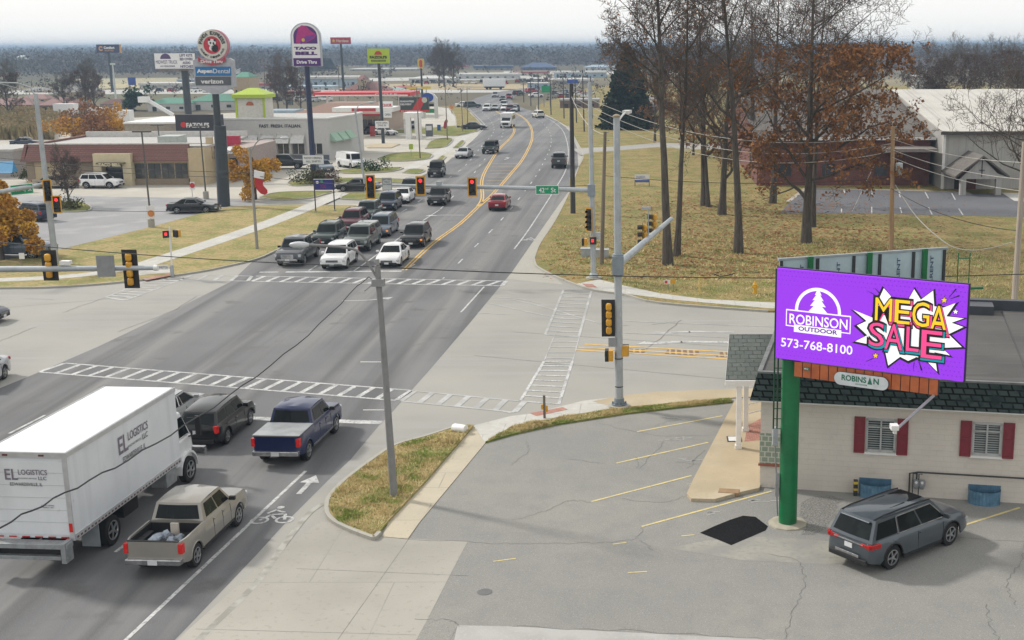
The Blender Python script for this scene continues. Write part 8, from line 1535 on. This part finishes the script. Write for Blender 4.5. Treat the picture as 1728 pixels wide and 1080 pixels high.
# grass blades on the near island and verge, litter on the lawn
def inpoly(x, y, P):
    c = False; j = len(P)-1
    for i in range(len(P)):
        if (P[i][1] > y) != (P[j][1] > y) and x < (P[j][0]-P[i][0])*(y-P[i][1])/(P[j][1]-P[i][1])+P[i][0]: c = not c
        j = i
    return c
def blades(nm, lab, pxs, n, z, mat, h0, h1, seed):
    P = [(p.x, p.y) for p in xf(pxs, z)]; x0, x1 = min(p[0] for p in P), max(p[0] for p in P); y0, y1 = min(p[1] for p in P), max(p[1] for p in P); rr = random.Random(seed); m = MB(); k = 0
    while k < n:
        x, y = rr.uniform(x0, x1), rr.uniform(y0, y1)
        if not inpoly(x, y, P): continue
        k += 1; g_ = noise.noise(V((x*.9, y*.9, seed)))
        if g_ < -.12 and rr.random() < .6: continue
        h = rr.uniform(h0, h1)*(1+max(0, g_)*1.6); a = rr.uniform(0, 3.14); u = V((math.cos(a), math.sin(a), 0))*h*.22; p = V((x, y, z)); q = p+V((rr.gauss(0, h*.5), rr.gauss(0, h*.5), h)); nn_ = len(m.v); m.v += [tuple(p-u), tuple(p+u), tuple(q)]; m.f.append((nn_, nn_+1, nn_+2)); m.m.append(0)
    tag(m.build(nm, mat, recalc=False), lab, 'grass', kind='stuff')
GB = LM('grass_blades', (.60, .49, .26), [((.26, .32, .08), .8, .5, .6, 4), ((.36, .27, .13), 2.2, .55, .72, 4), ((.62, .52, .30), 7, .52, .7, 3), ((.18, .23, .06), 5, .60, .72, 3)], .9, spec=.1)
blades('grass', 'tufted dormant grass on the near island', [(799, 719), (762, 725), (719, 738), (667, 753), (627, 778), (584, 811), (560, 837), (555, 853), (570, 880), (628, 901), (640, 893), (655, 874), (717, 810)], 26000, .12, GB, .04, .10, 3)
blades('grass', 'green grass strip between ramp and parking lot', [(822, 743), (864, 720), (964, 701), (1029, 691), (1076, 686), (1150, 679), (1232, 672), (1234, 676), (1139, 686), (1054, 696), (939, 714), (864, 731)], 12000, .09, GB, .04, .09, 5)
blades('grass', 'rough lawn grass near the far corner and hydrant', [(913, 440), (971, 468), (1011, 470), (1054, 481), (1114, 494), (1296, 508), (1728, 520), (1728, 430), (1400, 400), (1000, 380), (950, 370)], 42000, .11, GB, .05, .14, 6)
m = MB(); rr = random.Random(8)
for bx_, by_, n, s in ((1127, 447, 2300, 5), (1246, 427, 1500, 6), (1361, 409, 5000, 8), (1218, 362, 1500, 7), (1190, 347, 1200, 6), (1304, 343, 1500, 7), (1330, 370, 1500, 9), (1180, 420, 1200, 8)):
    c = G(bx_, by_, .11)
    for i in range(int(n*.6)):
        p = c+V((rr.gauss(0, s), rr.gauss(0, s*1.2), rr.uniform(.02, .05)))
        if p.y < 84 or p.x < -7.5: continue
        a = rr.uniform(0, 3.14); u = V((math.cos(a), math.sin(a), rr.uniform(-.3, .3)))*rr.uniform(.07, .15); v = V((-u.y, u.x, rr.uniform(-.03, .03))); nn_ = len(m.v); m.v += [tuple(p-u), tuple(p-v), tuple(p+u), tuple(p+v)]; m.f.append((nn_, nn_+1, nn_+2, nn_+3)); m.m.append(0)
tag(m.build('fallen_leaves', LBROWN, recalc=False), 'fallen brown oak leaves strewn over the lawn', 'fallen leaves', kind='stuff')
